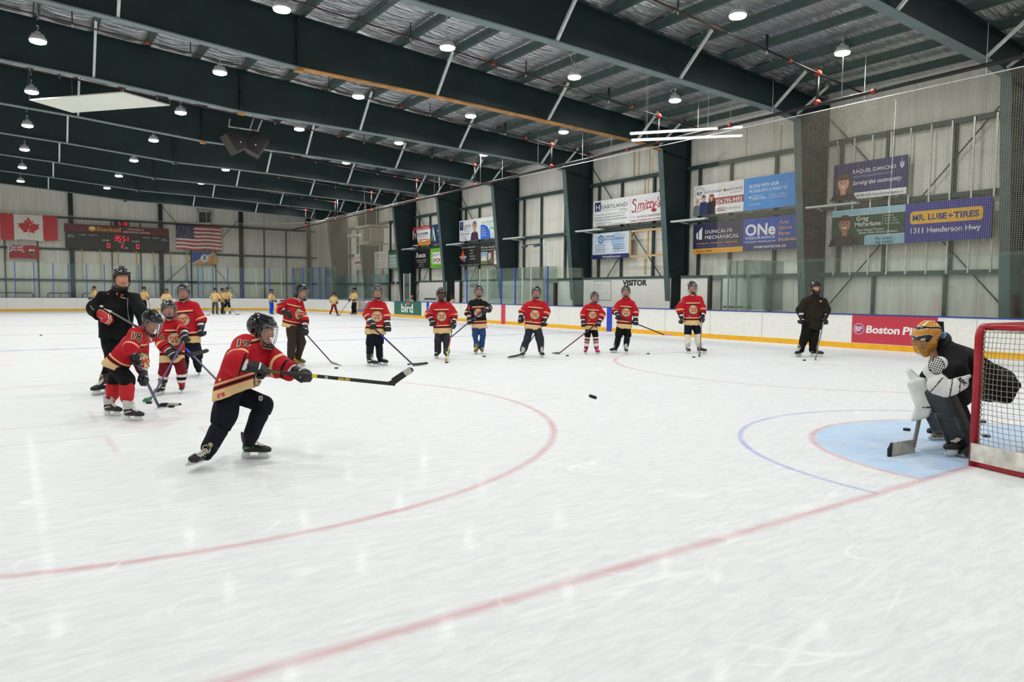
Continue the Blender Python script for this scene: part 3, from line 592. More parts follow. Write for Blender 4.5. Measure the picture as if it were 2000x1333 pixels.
for k in range(4): s.text(('1100 HENDERSON HWY', '204-339-1157', '1794 MAIN STREET', '204-334-5905')[k], .54, .6-k*.1, .07, (70, 80, 100), align='c', width=.7); s.text(('195-1600 REGENT AVE', '204-661-4520', '3-601 AIRPORT RD', '204-632-1212')[k], 1.8, .6-k*.1, .07, (70, 80, 100), align='c', width=.75)
s.rect(.15, .44, .9, .008, (90, 100, 120)); s.rect(1.35, .44, .9, .008, (90, 100, 120)); s.build('wall_sign', 'pale blue physiotherapy sign with a round runner emblem', 'sign')
# empty wooden sign frame
TIM = mat('new_pine', (214, 176, 116), .6, noise=(8, .2)); mb = MB()
for z in (LO+.04, LO+1.15): mb.box((XS+.03, 19.5, z), (.06, 2.4, .08), TIM)
mb.box((XS+.03, 20.66, LO+.6), (.06, .08, 1.1), TIM); mb.box((XS+.03, 19.6, LO+.6), (.06, .06, 1.05), TIM); mb.box((XS+.03, 18.36, LO+.1), (.06, .1, 2.1), TIM); mb.box((XS+.1, 18.3, LO+.1), (.05, .08, 2.1), TIM)
tag(mb.build('sign_frame'), 'empty pale wooden sign frame right of the physiotherapy sign', 'frame')
# bay five
s = board(35.5, UP, 2.42, 1.24); s.rect(0, 0, 2.42, 1.24, (234, 238, 240)); s.rect(.06, .66, .4, .5, (30, 50, 120)); s.poly([(.2, .76), (.32, .9), (.24, 1.0), (.36, 1.12), (.18, 1.02), (.26, .9)], (236, 200, 60)); s.text('JEM', .55, .72, .34, (60, 70, 90), .0, width=.78); s.text('Insurance', .6, .55, .12, (140, 150, 160), width=.7); s.text('204-774-4471', .2, .35, .15, (40, 44, 60), .008, width=1.0); s.text('jeminsurance.ca', .35, .22, .08, (80, 84, 100), width=.6); s.text('autopac', .5, .08, .1, (40, 44, 60), .008, width=.4)
s.face(1.76, .82, .24, (200, 150, 120), (120, 100, 90), (64, 34, 70), wide=.9); s.build('wall_sign', 'white sign reading JEM with a bearded man in a purple shirt', 'sign')
s = board(33.08, UP, 2.05, 1.24); s.rect(0, 0, 2.05, 1.24, (236, 242, 240)); s.poly([(.0, .0), (1.1, 0), (1.0, .4), (.7, .72), (.3, .84), (0, .82)], (40, 110, 220)); s.text('neuehealth', .12, .9, .2, (110, 180, 80), .004, width=1.25); s.text('MEDICAL', .7, .78, .08, (60, 140, 200), width=.5)
for k, t in enumerate(('Your', 'membership', 'to self care', 'starts here')): s.text(t, .12, .6-k*.14, .12, WHT, .006, width=.3+.1*min(k, 2))
s.face(1.86, .66, .22, (120, 80, 60), (40, 30, 28), (230, 230, 230)); s.poly([(.95, .5), (1.2, .68), (1.45, .5), (1.4, .46), (1.2, .6), (1.0, .46)], (90, 190, 110)); s.disc(1.3, .24, .05, (60, 140, 80), n=12); s.disc(1.6, .24, .05, (60, 100, 190), n=12); s.text('neuehealth.ca', 1.15, .06, .08, (60, 110, 200), width=.7)
s.build('wall_sign', 'white sign with a blue quarter disc partly behind a column', 'sign')
s = board(35.55, LO-.02, 2.48, 1.24); s.rect(0, 0, 2.48, 1.24, (30, 28, 28)); s.text('YOUR LOCAL PLUMBING EXPERT', .3, 1.1, .09, WHT, .004, width=1.6); s.poly([(.2, .55), (.36, .78), (.48, 1.05), (.58, .8), (.8, .5), (.76, .3), (.62, .4), (.3, .36)], (226, 90, 40)); s.poly([(.42, .5), (.62, .22), (.8, .45), (.66, .64), (.56, .5)], (60, 140, 200)); s.text('Bonneville', .12, .52, .17, WHT, .012, width=.78)
for k, t in enumerate(('PLUMBING', 'HVAC', 'MAINTENANCE', 'GEOTHERMAL')): s.text('• '+t, 1.25, .9-k*.17, .09, WHT, .003, width=.4+.25*(k > 0)*(k != 1))
s.text('RESIDENTIAL   COMMERCIAL   INDUSTRIAL', .2, .05, .075, (210, 210, 210), width=2.1); s.build('wall_sign', 'black sign with an orange flame and blue drop', 'sign')
s = board(33.06, LO-.02, 2.1, 1.24); s.rect(0, 0, 2.1, 1.24, (38, 36, 36)); s.text('Plan once...rest easy forever', .06, 1.0, .15, WHT, .003, .2, width=1.95); s.text('Peace of mind is a gift to those you love', .06, .86, .1, WHT, .003, .2, width=1.9); s.rect(.03, .06, .7, .72, (150, 176, 196)); s.rect(.03, .06, .7, .2, (96, 130, 70)); s.poly([(.1, .26), (.62, .26), (.62, .44), (.36, .6), (.1, .44)], (226, 214, 190)); s.rect(.76, .06, .62, .72, (120, 60, 60)); s.rect(.82, .3, .3, .4, (200, 200, 204)); s.rect(1.0, .1, .3, .3, (90, 120, 70)); s.rect(1.42, .03, .68, .78, (232, 226, 206)); s.text('Glen Eden', 1.46, .6, .12, (80, 80, 80), .006, width=.6); s.text('204-338-7111', 1.46, .3, .1, (80, 80, 80), .006, width=.6)
s.build('wall_sign', 'black and cream sign with two photographs reading Plan once rest easy', 'sign')
# bay six
s = board(41.7, UP+.02, 2.5, 1.24); s.rect(0, 0, 2.5, 1.24, (238, 238, 240)); s.rect(0, 1.02, 2.5, .22, (190, 40, 50)); s.text('SELL with me  204-995-2768', .5, 1.07, .13, WHT, .01, width=1.8); s.poly([(.62, 0), (2.5, 0), (2.5, .36), (1.6, .2), (.9, .3)], (232, 150, 50)); s.face(.36, .78, .2, (190, 140, 110), (30, 24, 24), (24, 24, 28), True); s.text('Devi SHARMA', .66, .68, .24, (40, 44, 80), .01, width=1.55); s.text('Century 21 Bachman & Associates', .75, .56, .08, (110, 110, 110), width=1.4); s.text('FREE APPRAISAL', 1.0, .3, .15, (200, 60, 40), .01, .2, width=1.3); s.text('CALL NOW!', 1.45, .12, .15, (200, 60, 40), .01, .2, width=.9)
s.build('wall_sign', 'white sign with a red top band and a dark-haired woman in black', 'sign')
s = board(39.12, UP+.02, 1.9, 1.24); s.rect(0, 0, 1.9, 1.24, (28, 46, 96)); s.poly([(.05, .2), (.2, .2), (.36, 1.1), (.24, 1.15)], (90, 190, 110)); s.poly([(.22, .95), (.34, 1.05), (.62, .25), (.48, .15)], WHT); s.text('ACU', .85, .72, .34, WHT, .02, width=.8); s.text('Assiniboine Credit Union', .85, .55, .1, WHT, width=.95); s.text('acu.ca', 1.05, .25, .12, WHT, width=.4); s.build('wall_sign', 'navy sign reading ACU partly behind a column', 'sign')
s = board(41.68, LO, 2.46, 1.24); s.rect(0, 0, 2.46, 1.24, (28, 28, 30)); s.poly([(.42, .72), (.58, 1.08), (.68, 1.08), (.86, .72), (.74, .72), (.62, .96), (.54, .72)], WHT); s.text('acx', .9, .74, .42, WHT, .03, width=.95)
for k, t in enumerate(('CUSTOM COLLISION EXPERTS', '& AUTO GLASS REPAIR', '204-338-0101', 'acxcollision.ca')): s.text(t, 1.23, .52-k*.14, .1, (220, 220, 220), .003, align='c', width=(1.4, 1.2, .6, .9)[k])
s.build('wall_sign', 'black sign with white lettering reading acx', 'sign')
s = board(39.2, LO, 1.98, 1.24); s.rect(0, 0, 1.98, 1.24, (126, 206, 60)); s.text('FOR THOSE WHO', .2, 1.06, .13, (24, 60, 24), .01, width=1.5); s.rect(.3, .26, 1.6, .72, (244, 244, 244)); s.text('PLAY IT FOR', .36, .72, .26, (30, 30, 34), .012, width=1.4); s.text('SPORTS', .36, .34, .36, (30, 30, 34), .02, width=1.5); s.ring(.98, .46, .15, .06, (214, 60, 50)); s.text('1574 McPhillips St', .4, .06, .12, (24, 60, 24), .008, width=1.3); s.line([(.1, .1), (.16, .3), (.22, .12)], .04, (24, 50, 24)); s.build('wall_sign', 'bright green sign with a white box reading Play it Sports', 'sign')
# bays seven and eight
s = board(51.86, 3.32, 1.85, 1.24); s.rect(0, 0, 1.85, 1.24, (232, 232, 228)); s.text('Garth', .3, .85, .26, (70, 70, 90), .004, .2, width=.7); s.rect(1.1, .75, .4, .35, (110, 90, 100)); s.rect(.1, .45, 1.65, .2, (180, 60, 70)); s.rect(.3, .25, 1.2, .05, (150, 150, 150)); s.rect(.3, .12, 1.0, .05, (150, 150, 150)); s.build('wall_sign', 'small white sign with a red stripe, farthest along the side wall', 'sign')
s = board(48.02, 3.33, 2.45, 1.24); s.rect(0, 0, 2.45, 1.24, (232, 230, 222)); s.disc(.62, .95, .15, (170, 110, 90)); s.rect(.52, .6, .2, .3, (180, 120, 100)); s.text('Brought to', 1.2, 1.0, .12, (90, 90, 96), width=.8); s.text('Community', 1.1, .8, .13, (90, 90, 96), width=.9); s.text('Savings', 1.2, .6, .13, (90, 90, 96), width=.7)
for k in range(3): s.rect(.2, .4-k*.13, 1.9-.2*k, .04, (160, 158, 150))
s.build('wall_sign', 'cream sign with a small reddish figure, upper of two by the heater', 'sign')
s = board(48.02, 2.26, 2.45, 1.05); s.rect(0, 0, 2.45, 1.05, (168, 206, 204)); s.disc(1.5, .75, .25, (190, 90, 80), .34); s.text('Drink', .15, .4, .22, (60, 120, 120), .01, width=.8); s.text('water!', .3, .12, .22, (60, 120, 120), .01, width=.9); s.ring(2.2, .4, .16, .05, (60, 110, 100)); s.build('wall_sign', 'pale teal sign with a red blob, lower of two by the heater', 'sign')
s = board(45.42, 3.24, 1.95, 1.24); s.rect(0, 0, 1.95, 1.24, (222, 232, 234)); s.rect(0, 1.0, 1.95, .24, (60, 130, 100)); s.rect(0, 0, 1.95, .1, (120, 190, 60)); s.text('Seven Oaks Arena', .1, .72, .17, (50, 110, 120), .006, width=1.75); s.text('Power Smart Rink', .1, .48, .18, (40, 120, 160), .012, width=1.8); s.rect(.1, .3, 1.4, .05, (130, 170, 180)); s.rect(.1, .18, 1.1, .05, (130, 170, 180)); s.build('wall_sign', 'white and green sign partly behind a column by the heater', 'sign')

# ================================================================ FAR WALL: flags and scoreboard
YF_ = 60.45; UX = (1, 0, 0)
def wavy(o, amp=.035):                      # cloth hangs in soft folds: subdivide and displace along the wall normal
    me = o.data; bm = bmesh.new(); bm.from_mesh(me)
    for ax, n in ((0, 26), (2, 10)):
        co = [v.co[ax] for v in bm.verts]; a, b = min(co), max(co)
        for k in range(1, n):
            p = [0, 0, 0]; p[ax] = a+(b-a)*k/n; nn = [0, 0, 0]; nn[ax] = 1
            bmesh.ops.bisect_plane(bm, geom=bm.verts[:]+bm.edges[:]+bm.faces[:], plane_co=p, plane_no=nn)
    zt = max(v.co.z for v in bm.verts)
    for v in bm.verts:
        d = (zt-v.co.z); v.co.y += amp*math.sin(v.co.x*5+d*2.2)*min(1, d*1.5+.2)+.01*math.sin(v.co.x*17+d*5)-amp*.7
        v.co.z -= .03*math.sin((v.co.x)*1.7)*0+.02*d*math.sin(v.co.x*3)
    bm.to_mesh(me); bm.free()
    for p in me.polygons: p.use_smooth = True
RED = (200, 40, 52)
s = Sign((-8.2, YF_, 5.13), UX, 3.45, 1.83, 0); s.rect(0, 0, 3.45, 1.83, (232, 228, 216)); s.rect(0, 0, .80, 1.83, RED); s.rect(2.55, 0, .9, 1.83, RED)
leaf = [(0, .12), (.03, .5), (.40, .43), (.35, .56), (.72, .86), (.63, .91), (.71, 1.17), (.47, 1.12), (.43, 1.23), (.24, 1.03), (.32, 1.42), (.18, 1.34), (0, 1.66)]
lf = [(x, y) for x, y in leaf]+[(-x, y) for x, y in leaf[::-1][1:-1]]
lf = [(1.68+.92*x, .1+.94*y) for x, y in lf]; c0 = (1.68, .95); s.poly([c0]+lf+[(1.68-.02, lf[0][1])], RED, [(0, i+1, (i+1) % len(lf)+1) for i in range(len(lf))])
o = s.build('canada_flag', 'large red and white maple leaf flag on the far wall', 'flag'); wavy(o)
s = Sign((3.3, YF_, 4.86), UX, 3.46, 1.97, 0); s.rect(0, 0, 3.46, 1.97, (226, 220, 210))
for k in range(7): s.rect(0, k*2*1.97/13, 3.46, 1.97/13, (176, 50, 58))
s.lay += 1; s.rect(0, 1.97*6/13, 1.36, 1.97*7/13, (48, 54, 84))
for r in range(9):
    for c in range(6 if r % 2 == 0 else 5):
        u, v = .115+c*.227+(.113 if r % 2 else 0), 1.97*6/13+.1+r*.106
        s.poly([(u+(.042 if k % 2 == 0 else .018)*math.sin(k*math.pi/5), v+(.042 if k % 2 == 0 else .018)*math.cos(k*math.pi/5)) for k in range(10)], (230, 228, 224)); s.lay -= 1
o = s.build('usa_flag', 'large stars and stripes flag on the far wall', 'flag'); wavy(o)
s = Sign((-7.82, YF_, 3.8), UX, 1.88, .94, 0); s.rect(0, 0, 1.88, .94, (170, 40, 60)); s.rect(.06, .47, .9, .47, (40, 44, 92)); s.line([(.06, .47), (.96, .94)], .1, WHT); s.line([(.06, .94), (.96, .47)], .1, WHT); s.line([(.06, .47), (.96, .94)], .04, RED); s.line([(.06, .94), (.96, .47)], .04, RED); s.rect(.43, .47, .16, .47, WHT); s.rect(.06, .63, .9, .15, WHT); s.rect(.46, .47, .1, .47, RED); s.rect(.06, .66, .9, .09, RED)
s.poly([(1.26, .3), (1.38, .22), (1.5, .22), (1.62, .3), (1.62, .68), (1.26, .68)], (120, 116, 70)); s.rect(1.27, .54, .34, .13, WHT); s.rect(1.42, .54, .04, .13, RED); s.rect(1.32, .34, .24, .1, (90, 60, 40)); s.rect(0, 0, .06, .94, WHT)
o = s.build('manitoba_flag', 'small red ensign flag with a shield below the maple leaf flag', 'flag'); wavy(o, .03)
s = Sign((4.53, YF_, 3.75), UX, 1.82, .94, 0); s.rect(0, 0, 1.82, .94, (60, 92, 170)); s.poly([(0, .1), (0, 0), (1.82, 0), (1.82, .88), (1.6, .88)], (226, 168, 70)); s.poly([(0, .1), (1.6, .94), (1.72, .94), (0, .02)], WHT); s.disc(.92, .46, .33, WHT); s.disc(.92, .46, .29, (150, 130, 90)); s.disc(.92, .46, .26, WHT); s.disc(.92, .46, .12, (70, 130, 90)); s.rect(.84, .58, .16, .1, (150, 60, 60))
o = s.build('winnipeg_flag', 'small blue and gold flag with a round crest below the stars and stripes flag', 'flag'); wavy(o, .03)
sb = empty('scoreboard', (-.7, YF_, 4.68)); tag(sb, 'wide black scoreboard with red digits under a maroon sponsor panel', 'scoreboard')
def kid(o): o.parent = sb; o.matrix_parent_inverse = Matrix.Translation(-sb.location); return o
LED = mat('red_led', (255, 30, 60), .5, noise=(1, 0), emit=((255, 24, 60), 1.6))
SEG = {'0': 'abcdef', '1': 'bc', '2': 'abged', '3': 'abgcd', '5': 'afgcd', '8': 'abcdefg'}
def digit(mb, ch, x, z, h, y):
    wd = h*.52; t = h*.1; p = {'a': (wd/2, h, 1), 'd': (wd/2, 0, 1), 'g': (wd/2, h/2, 1), 'f': (0, h*.75, 0), 'b': (wd, h*.75, 0), 'e': (0, h*.25, 0), 'c': (wd, h*.25, 0)}
    for sg_ in SEG[ch]:
        a, b, hz = p[sg_]; mb.box((x+a, y, z+b), ((wd*.8, .02, t) if hz else (t, .02, h*.42)), LED)
s = Sign((-4.28, YF_, 4.68), UX, 7.1, 1.2, .18, (26, 28, 30)); s.rect(0, 0, 7.1, 1.2, (34, 37, 38))
for t, u, v, sz in (('HOME', 2.42, .62, .17), ('GUEST', 4.42, .62, .17), ('PERIOD', 3.48, .52, .1), ('PENALTY', 1.55, .98, .11), ('PLAYER', .9, .98, .11), ('SHOTS', .18, .92, .1), ('ON GOAL', .14, .8, .1), ('PENALTY', 5.2, .98, .11), ('PLAYER', 5.9, .98, .11), ('SHOTS', 6.55, .92, .1), ('ON GOAL', 6.52, .8, .1)): s.text(t, u, v, sz, (230, 232, 230), .008, width=len(t)*sz*.68)
s.rect(3.92, .12, .22, .06, (220, 220, 220)); kid(s.build('display_panel'))
s = Sign((-4.32, YF_-.02, 5.9), UX, 7.12, .58, .2, (80, 30, 34)); s.rect(0, 0, 7.12, .58, (96, 34, 40)); s.disc(1.8, .29, .24, (240, 180, 80), .18); s.disc(1.8, .36, .2, (250, 214, 130), .1); s.text('Stacked', 2.1, .14, .44, (244, 190, 60), .0, width=1.6); s.text('PANCAKE &', 4.2, .32, .17, (236, 226, 220), .006, width=1.1); s.text('BREAKFAST HOUSE', 3.9, .1, .17, (236, 226, 220), .006, width=1.85); kid(s.build('sponsor_panel'))
mb = MB()
yy = YF_-.03
for ch, x, h, z in (('3', -1.05, .34, 5.36), ('5', -.8, .34, 5.36), ('5', -.5, .34, 5.36), ('1', -.3, .34, 5.36), ('0', -1.55, .32, 4.8), ('2', -.6, .26, 4.83), ('0', .45, .32, 4.8)): digit(mb, ch, x, z, h, yy)
kid(mb.build('score_digits'))
s = Sign((-1.05, YF_-.02, 6.49), UX, 1.02, .36, .15, (34, 30, 32)); kid(s.build('clock_box')); mb = MB()
for ch, x in (('5', -.74), ('1', -.5), ('0', -.28)): digit(mb, ch, x, 6.57, .22, YF_-.035)
kid(mb.build('clock_digits'))
for x in (-3.86, 2.25): pass
# vent on the far wall
q = at(400, 425, 1, 60.6); mb = MB()
for dx, dz, wx, wz in ((-.52, 0, .14, 1.1), (.52, 0, .14, 1.1), (0, .5, 1.1, .14), (0, -.5, 1.1, .14)): mb.box((q[0]+dx, 60.7, q[2]+dz), (wx, .3, wz), mat('shiny_vent_metal', (220, 222, 222), .3, .6))
vr = tag(mb.build('wall_vent'), 'square shiny metal vent above the stars and stripes flag', 'vent')
mb = MB()
for k in range(8): mb.box((q[0], 60.78, q[2]-.42+k*.12), (.95, .02, .09), mat('dark_louvre', (70, 74, 70), .5), Matrix.Rotation(.5, 3, 'X'))
mb.build('louvre', vr)
# bars beyond the far boards
BR = mat('brown_pipe', (84, 48, 40), .5)
for a, b in ((-11.2, -6.4), (-5.5, -3.9), (-3.3, -1.6)):
    mb = MB(); y = YE+.9; mb.tube([(a, y, 0), (a, y, 1.22), (a+.08, y, 1.3), (b-.08, y, 1.3), (b, y, 1.22), (b, y, 0)], .035, BR, 8)
    mb.tube([((a+b)/2, y, 0), ((a+b)/2, y, 1.3)], .03, BR, 8); tag(mb.build('guard_rail'), 'brown pipe guard rail behind the far boards', 'rail', 'guard rails behind the far boards')
# ================================================================ CEILING EQUIPMENT
def reparent(o, r): o.parent = r; o.matrix_parent_inverse = Matrix.Translation(-r.location); return o
# ---- high-bay lamps: housing, lens, cord, hook; the light itself sits in the lens
LENS = mat('lamp_lens', (255, 255, 255), .4, noise=(1, 0), emit=((246, 252, 255), 9.0))
HOUS = mat('white_lamp_housing', (214, 216, 214), .4)
CORD = mat('white_cord', (206, 206, 198), .5)
ROWS = [(-11.6, 'farthest left'), (-7.05, 'left'), (-2.4, 'left centre'), (2.1, 'middle'), (6.6, 'right centre'), (11.1, 'right')]
def lamp_proto():
    r = empty('high_bay_lamp'); Z0 = 0.
    mb = MB(); mb.lathe([(.0, .26), (.07, .26), (.075, .17), (.15, .14), (.2, .09), (.215, .04), (.21, .02), (.2, .02)], HOUS, 24)
    for k in range(12):
        a = k*math.pi/6; mb.box((.11*math.cos(a), .11*math.sin(a), .165), (.09, .01, .05), HOUS, Matrix.Rotation(a, 3, 'Z'))
    mb.build('housing', r)
    mb = MB(); mb.lathe([(.2, .025), (.19, -.02), (.12, -.045), (.0, -.05)], LENS, 24); mb.build('lens', r)
    mb = MB(); mb.tube([(0, 0, .26), (0, 0, .33), (.03, 0, .36), (.03, 0, .42), (-.02, 0, .43), (-.03, 0, .38)], .009, CORD, 6); mb.build('hook', r)
    mb = MB(); mb.tube([(0, 0, .3), (.06, .02, .36), (.02, .05, .42), (-.05, .02, .40), (-.03, 0, .52), (-.1, -.05, .64), (-.12, -.1, .78), (-.06, -.08, .9)], .008, CORD, 6)
    mb.tube([(0, 0, .4), (-.02, 0, .92)], .004, CORD, 5); mb.build('cord', r); return r
lp = None
ld = bpy.data.lights.new('lamp_light', 'AREA'); ld.shape = 'DISK'; ld.size = .36; ld.energy = LAMP_W; ld.color = (1., .995, .975)
for k, (x, nm) in enumerate(ROWS):
    for j in range(len(FY)-1):
        y = (FY[j]+FY[j+1])/2+.05
        r = lp if lp else lamp_proto()
        if lp is not None: r = copy_tree(lp)
        else: lp = r
        z = 8.17+(.0 if x > -9 else .3); r.location = (x, y, z); r.rotation_euler = (0, 0, random.uniform(0, 6))
        for c_ in r.children:
            if c_.name.startswith('cord'): c_.scale.z = (ROOF(x)+.26-z)/.92
        tag(r, 'lit round white high-bay lamp, %s from the goal end in the %s row' % (ORD[j], nm), 'lamp', 'high-bay lamps')
        lo = bpy.data.objects.new('lamp_light', ld); COL.objects.link(lo); lo.location = (0, 0, -.06); lo.parent = r
# ---- sprinkler pipes
def pipe(name, pts, rad, m, label, group=None):
    mb = MB(); mb.tube(pts, rad, m, 8); return tag(mb.build(name), label, 'pipe', group)
XM = 10.95; ZM = 6.86
mp = empty('sprinkler_main', (XM, 30, ZM)); tag(mp, 'long black sprinkler main with orange couplings running along the right side under the beams', 'pipe')
mb = MB(); mb.tube([(XM, -6, 6.98), (XM, 10, 6.88), (XM, 21, 6.81), (XM, 38, 6.62), (XM, 55, 6.5)], .05, BLACKP, 10); reparent(mb.build('pipe_run'), mp)
def zm(y): return np.interp(y, [-6, 10, 21, 38, 55], [6.98, 6.88, 6.81, 6.62, 6.5])
DRUST = mat('rusty_brown_pipe', (74, 48, 40), .6, noise=(4, .4))
for i in range(1, len(FY)):
    y = FY[i-1]+3.7
    f = lambda x: 8.56-.073*x
    b = empty('sprinkler_branch', (0, y, f(0))); tag(b, 'thin rust-brown sprinkler branch pipe crossing under the foil ceiling, %s from the goal end' % ORD[i-1], 'pipe', 'sprinkler branch pipes')
    mb = MB(); mb.tube([(-14, y, f(-14)), (7, y, f(7))], .024, DRUST, 8); mb.tube([(7, y, f(7)), (13.2, y, f(13.2))], .03, BLACKP, 8); reparent(mb.build('pipe_run'), b)
    for x in (13.2, 9.6, 4.0, -4.3): mb = MB(); mb.tube([(x-.05, y, f(x)), (x+.06, y, f(x+.06))], .05, ORANGE, 8); reparent(mb.build('coupling'), b)
    for x in (-6.2, -3.1, 1.3, 5.2, 8.6): mb = MB(); mb.tube([(x, y, f(x)), (x, y, f(x)+.4)], .018 if x < 8 else .04, BLACKP, 6); mb.tube([(x, y, f(x)-.02), (x, y, f(x)-.09)], .018, ALU, 6); reparent(mb.build('hanger'), b)
    mb = MB(); mb.tube([(XM, y, zm(y)), (XM, y, f(XM))], .045, BLACKP, 8); reparent(mb.build('riser'), b)
    for z in (zm(y)+.06, f(XM)):
        mb = MB(); mb.tube([(XM, y, z-.08), (XM, y, z+.08)], .06, ORANGE, 8); mb.tube([(XM, y-.09, z), (XM, y+.09, z)], .055, ORANGE, 8); reparent(mb.build('coupling'), b)
for k in range(12):
    y = 3+k*4.6; mb = MB(); mb.tube([(XM, y-.06, zm(y)), (XM, y+.06, zm(y))], .07, ORANGE, 8); reparent(mb.build('coupling'), mp)
    mb = MB(); mb.tube([(XM, y+.9, zm(y)), (XM, y+.9, ROOF(XM))], .008, ALU, 5); reparent(mb.build('hanger'), mp)
# ---- protective netting: real strands
NETM = mat('net_cord', (146, 139, 120), .7, noise=(3, .1))
def strand_net(name, A, B, z0, z1, cell, th, label):
    A = Vector((*A, 0)); B = Vector((*B, 0)); L_ = (B-A).length; t = (B-A).normalized(); n = Vector((-t.y, t.x, 0)); vs = []; fs = []
    def quadbar(c, hu, hz):
        o = len(vs); e = th/2
        for (a, b, c_) in ((-1, -1, -1), (1, -1, -1), (1, -1, 1), (-1, -1, 1), (-1, 1, -1), (1, 1, -1), (1, 1, 1), (-1, 1, 1)): vs.append(c+t*a*hu+n*b*e+Vector((0, 0, c_*hz)))
        fs.extend([[o+i for i in q] for q in ((0, 1, 2, 3), (7, 6, 5, 4), (0, 4, 5, 1), (1, 5, 6, 2), (2, 6, 7, 3), (3, 7, 4, 0))])
    k = 0
    while k*cell <= L_: quadbar(A+t*k*cell+Vector((0, 0, (z0+z1)/2)), th/2, (z1-z0)/2); k += 1
    k = 0
    while z0+k*cell <= z1: quadbar(A+t*L_/2+Vector((0, 0, z0+k*cell)), L_/2, th/2); k += 1
    mb = MB(); mb.add(vs, fs, NETM); o = mb.build(name, fixn=False); tag(o, label, 'net'); return o
strand_net('safety_net', (XB+.08, 13.55), (XB+.08, 1.0), 2.55, 7.02, .052, .0052, 'fine protective net above the near side glass, over the blue and green signs')
strand_net('safety_net', (XB+.08, 39.6), (XB+.08, 51.0), 2.7, 7.05, .075, .0072, 'fine protective net above the far side glass near the heater')
strand_net('safety_net', (-12, YE+.08), (5.0, YE+.08), 3.45, 6.95, .09, .0042, 'fine protective net above the far end glass in front of the flags')
pv = (5.0, YE+.08)
for k, q in enumerate(arc[::4]+[arc[-1]]):
    if k: strand_net('safety_net', pv, q, 3.45, 7.0, .085, .006, 'fine protective net turning the far corner, %s panel' % ORD[k-1])
    pv = q if k else (5.0, YE+.08)
CAB = mat('white_cable', (232, 234, 232), .4)
mb = MB(); mb.tube([(XB+.08, -5, 7.0), (XB+.08, 13.6, 7.02), (XB+.08, 39.6, 7.08), (XB+.08, 51, 7.1)], .013, CAB, 6); cb = tag(mb.build('net_cable'), 'thin white cable along the side carrying the protective nets', 'cable')
mb = MB(); mb.tube([(-13, YE+.08, 6.95), (4.9, YE+.08, 6.95), *[(*q, 7.02) for q in arc]], .016, CAB, 6); tag(mb.build('net_cable'), 'thin white cable across the far end carrying the net', 'cable')
for x in (-7.2, -3.3, .2, 5.4):
    mb = MB(); mb.tube([(x, YE+.08, 6.95), (x, YE+.08, 8.4)], .016, CAB, 6); tag(mb.build('drop_cord'), 'short white drop cord holding the far net cable', 'cord', 'drop cords of the far net')
for y in (5.4, 8.5, 11.5, 14.5, 20.7, 26.7, 33):
    mb = MB(); mb.tube([(XB+.06, y, 7.02), (XB+.06, y, ROOF(XB))], .008, CAB, 5); tag(mb.build('drop_cord'), 'thin white drop cord holding the side net cable', 'cord', 'drop cords of the side net')
mb = MB(); mb.tube([at(1734, 462, 0, XB+.02), at(1750, 195, 0, XB+.02)], .006, CAB, 6); tag(mb.build('pull_cord'), 'pale pull cord hanging down the near net', 'cord')
# ---- loudspeaker cluster
ct = np.array([.35, 28.4, 7.62]); SPK = mat('brown_black_speaker', (46, 38, 32), .6)
hr = empty('speaker_hanger', ct+[0, 0, .6]); tag(hr, 'pale hanging bracket above the two loudspeakers', 'bracket'); mb = MB()
mb.tube([ct+[-.65, 0, .62], ct+[.55, 0, .6]], .03, GALV, 6); mb.tube([ct+[-.65, 0, .62], ct+[-.6, 0, .95]], .02, GALV, 6); mb.tube([ct+[.5, 0, .6], ct+[.8, 0, 1.35]], .03, GALV, 6); mb.tube([ct+[.2, 0, .65], ct+[.35, 0, 1.1]], .02, GALV, 6)
for dx in (-.6, -.2, .5): mb.tube([ct+[dx, 0, .6], ct+[dx-.25, 0, 1.4]], .008, BLACKP, 4)
reparent(mb.build('bracket'), hr)
for sx, nm in ((-1, 'left'), (1, 'right')):
    R_ = Matrix.Rotation(sx*.55, 3, 'Y') @ Matrix.Rotation(-sx*.45, 3, 'Z'); c = Vector(ct)+Vector((sx*.46, 0, 0))
    r = empty('loudspeaker', c); tag(r, 'dark angled loudspeaker hanging under the roof, %s one of the pair' % nm, 'loudspeaker')
    mb = MB(); pr = [(-.38, -.28), (.38, -.28), (.26, .28), (-.26, .28)]; vs = [R_ @ Vector((x, y, z)) for z in (-.42, .42) for x, y in pr]
    mb.add([c+v for v in vs], [(3, 2, 1, 0), (4, 5, 6, 7), (0, 1, 5, 4), (1, 2, 6, 5), (2, 3, 7, 6), (3, 0, 4, 7)], SPK); reparent(mb.build('cabinet'), r)
    mb = MB(); mb.box(c+R_ @ Vector((0, -.29, 0)), (.66, .02, .74), mat('speaker_grille', (30, 27, 25), .8), R_); reparent(mb.build('grille'), r)
    mb = MB(); mb.box(c+R_ @ Vector((.05, -.305, -.1)), (.06, .01, .06), ALU, R_); reparent(mb.build('badge'), r)
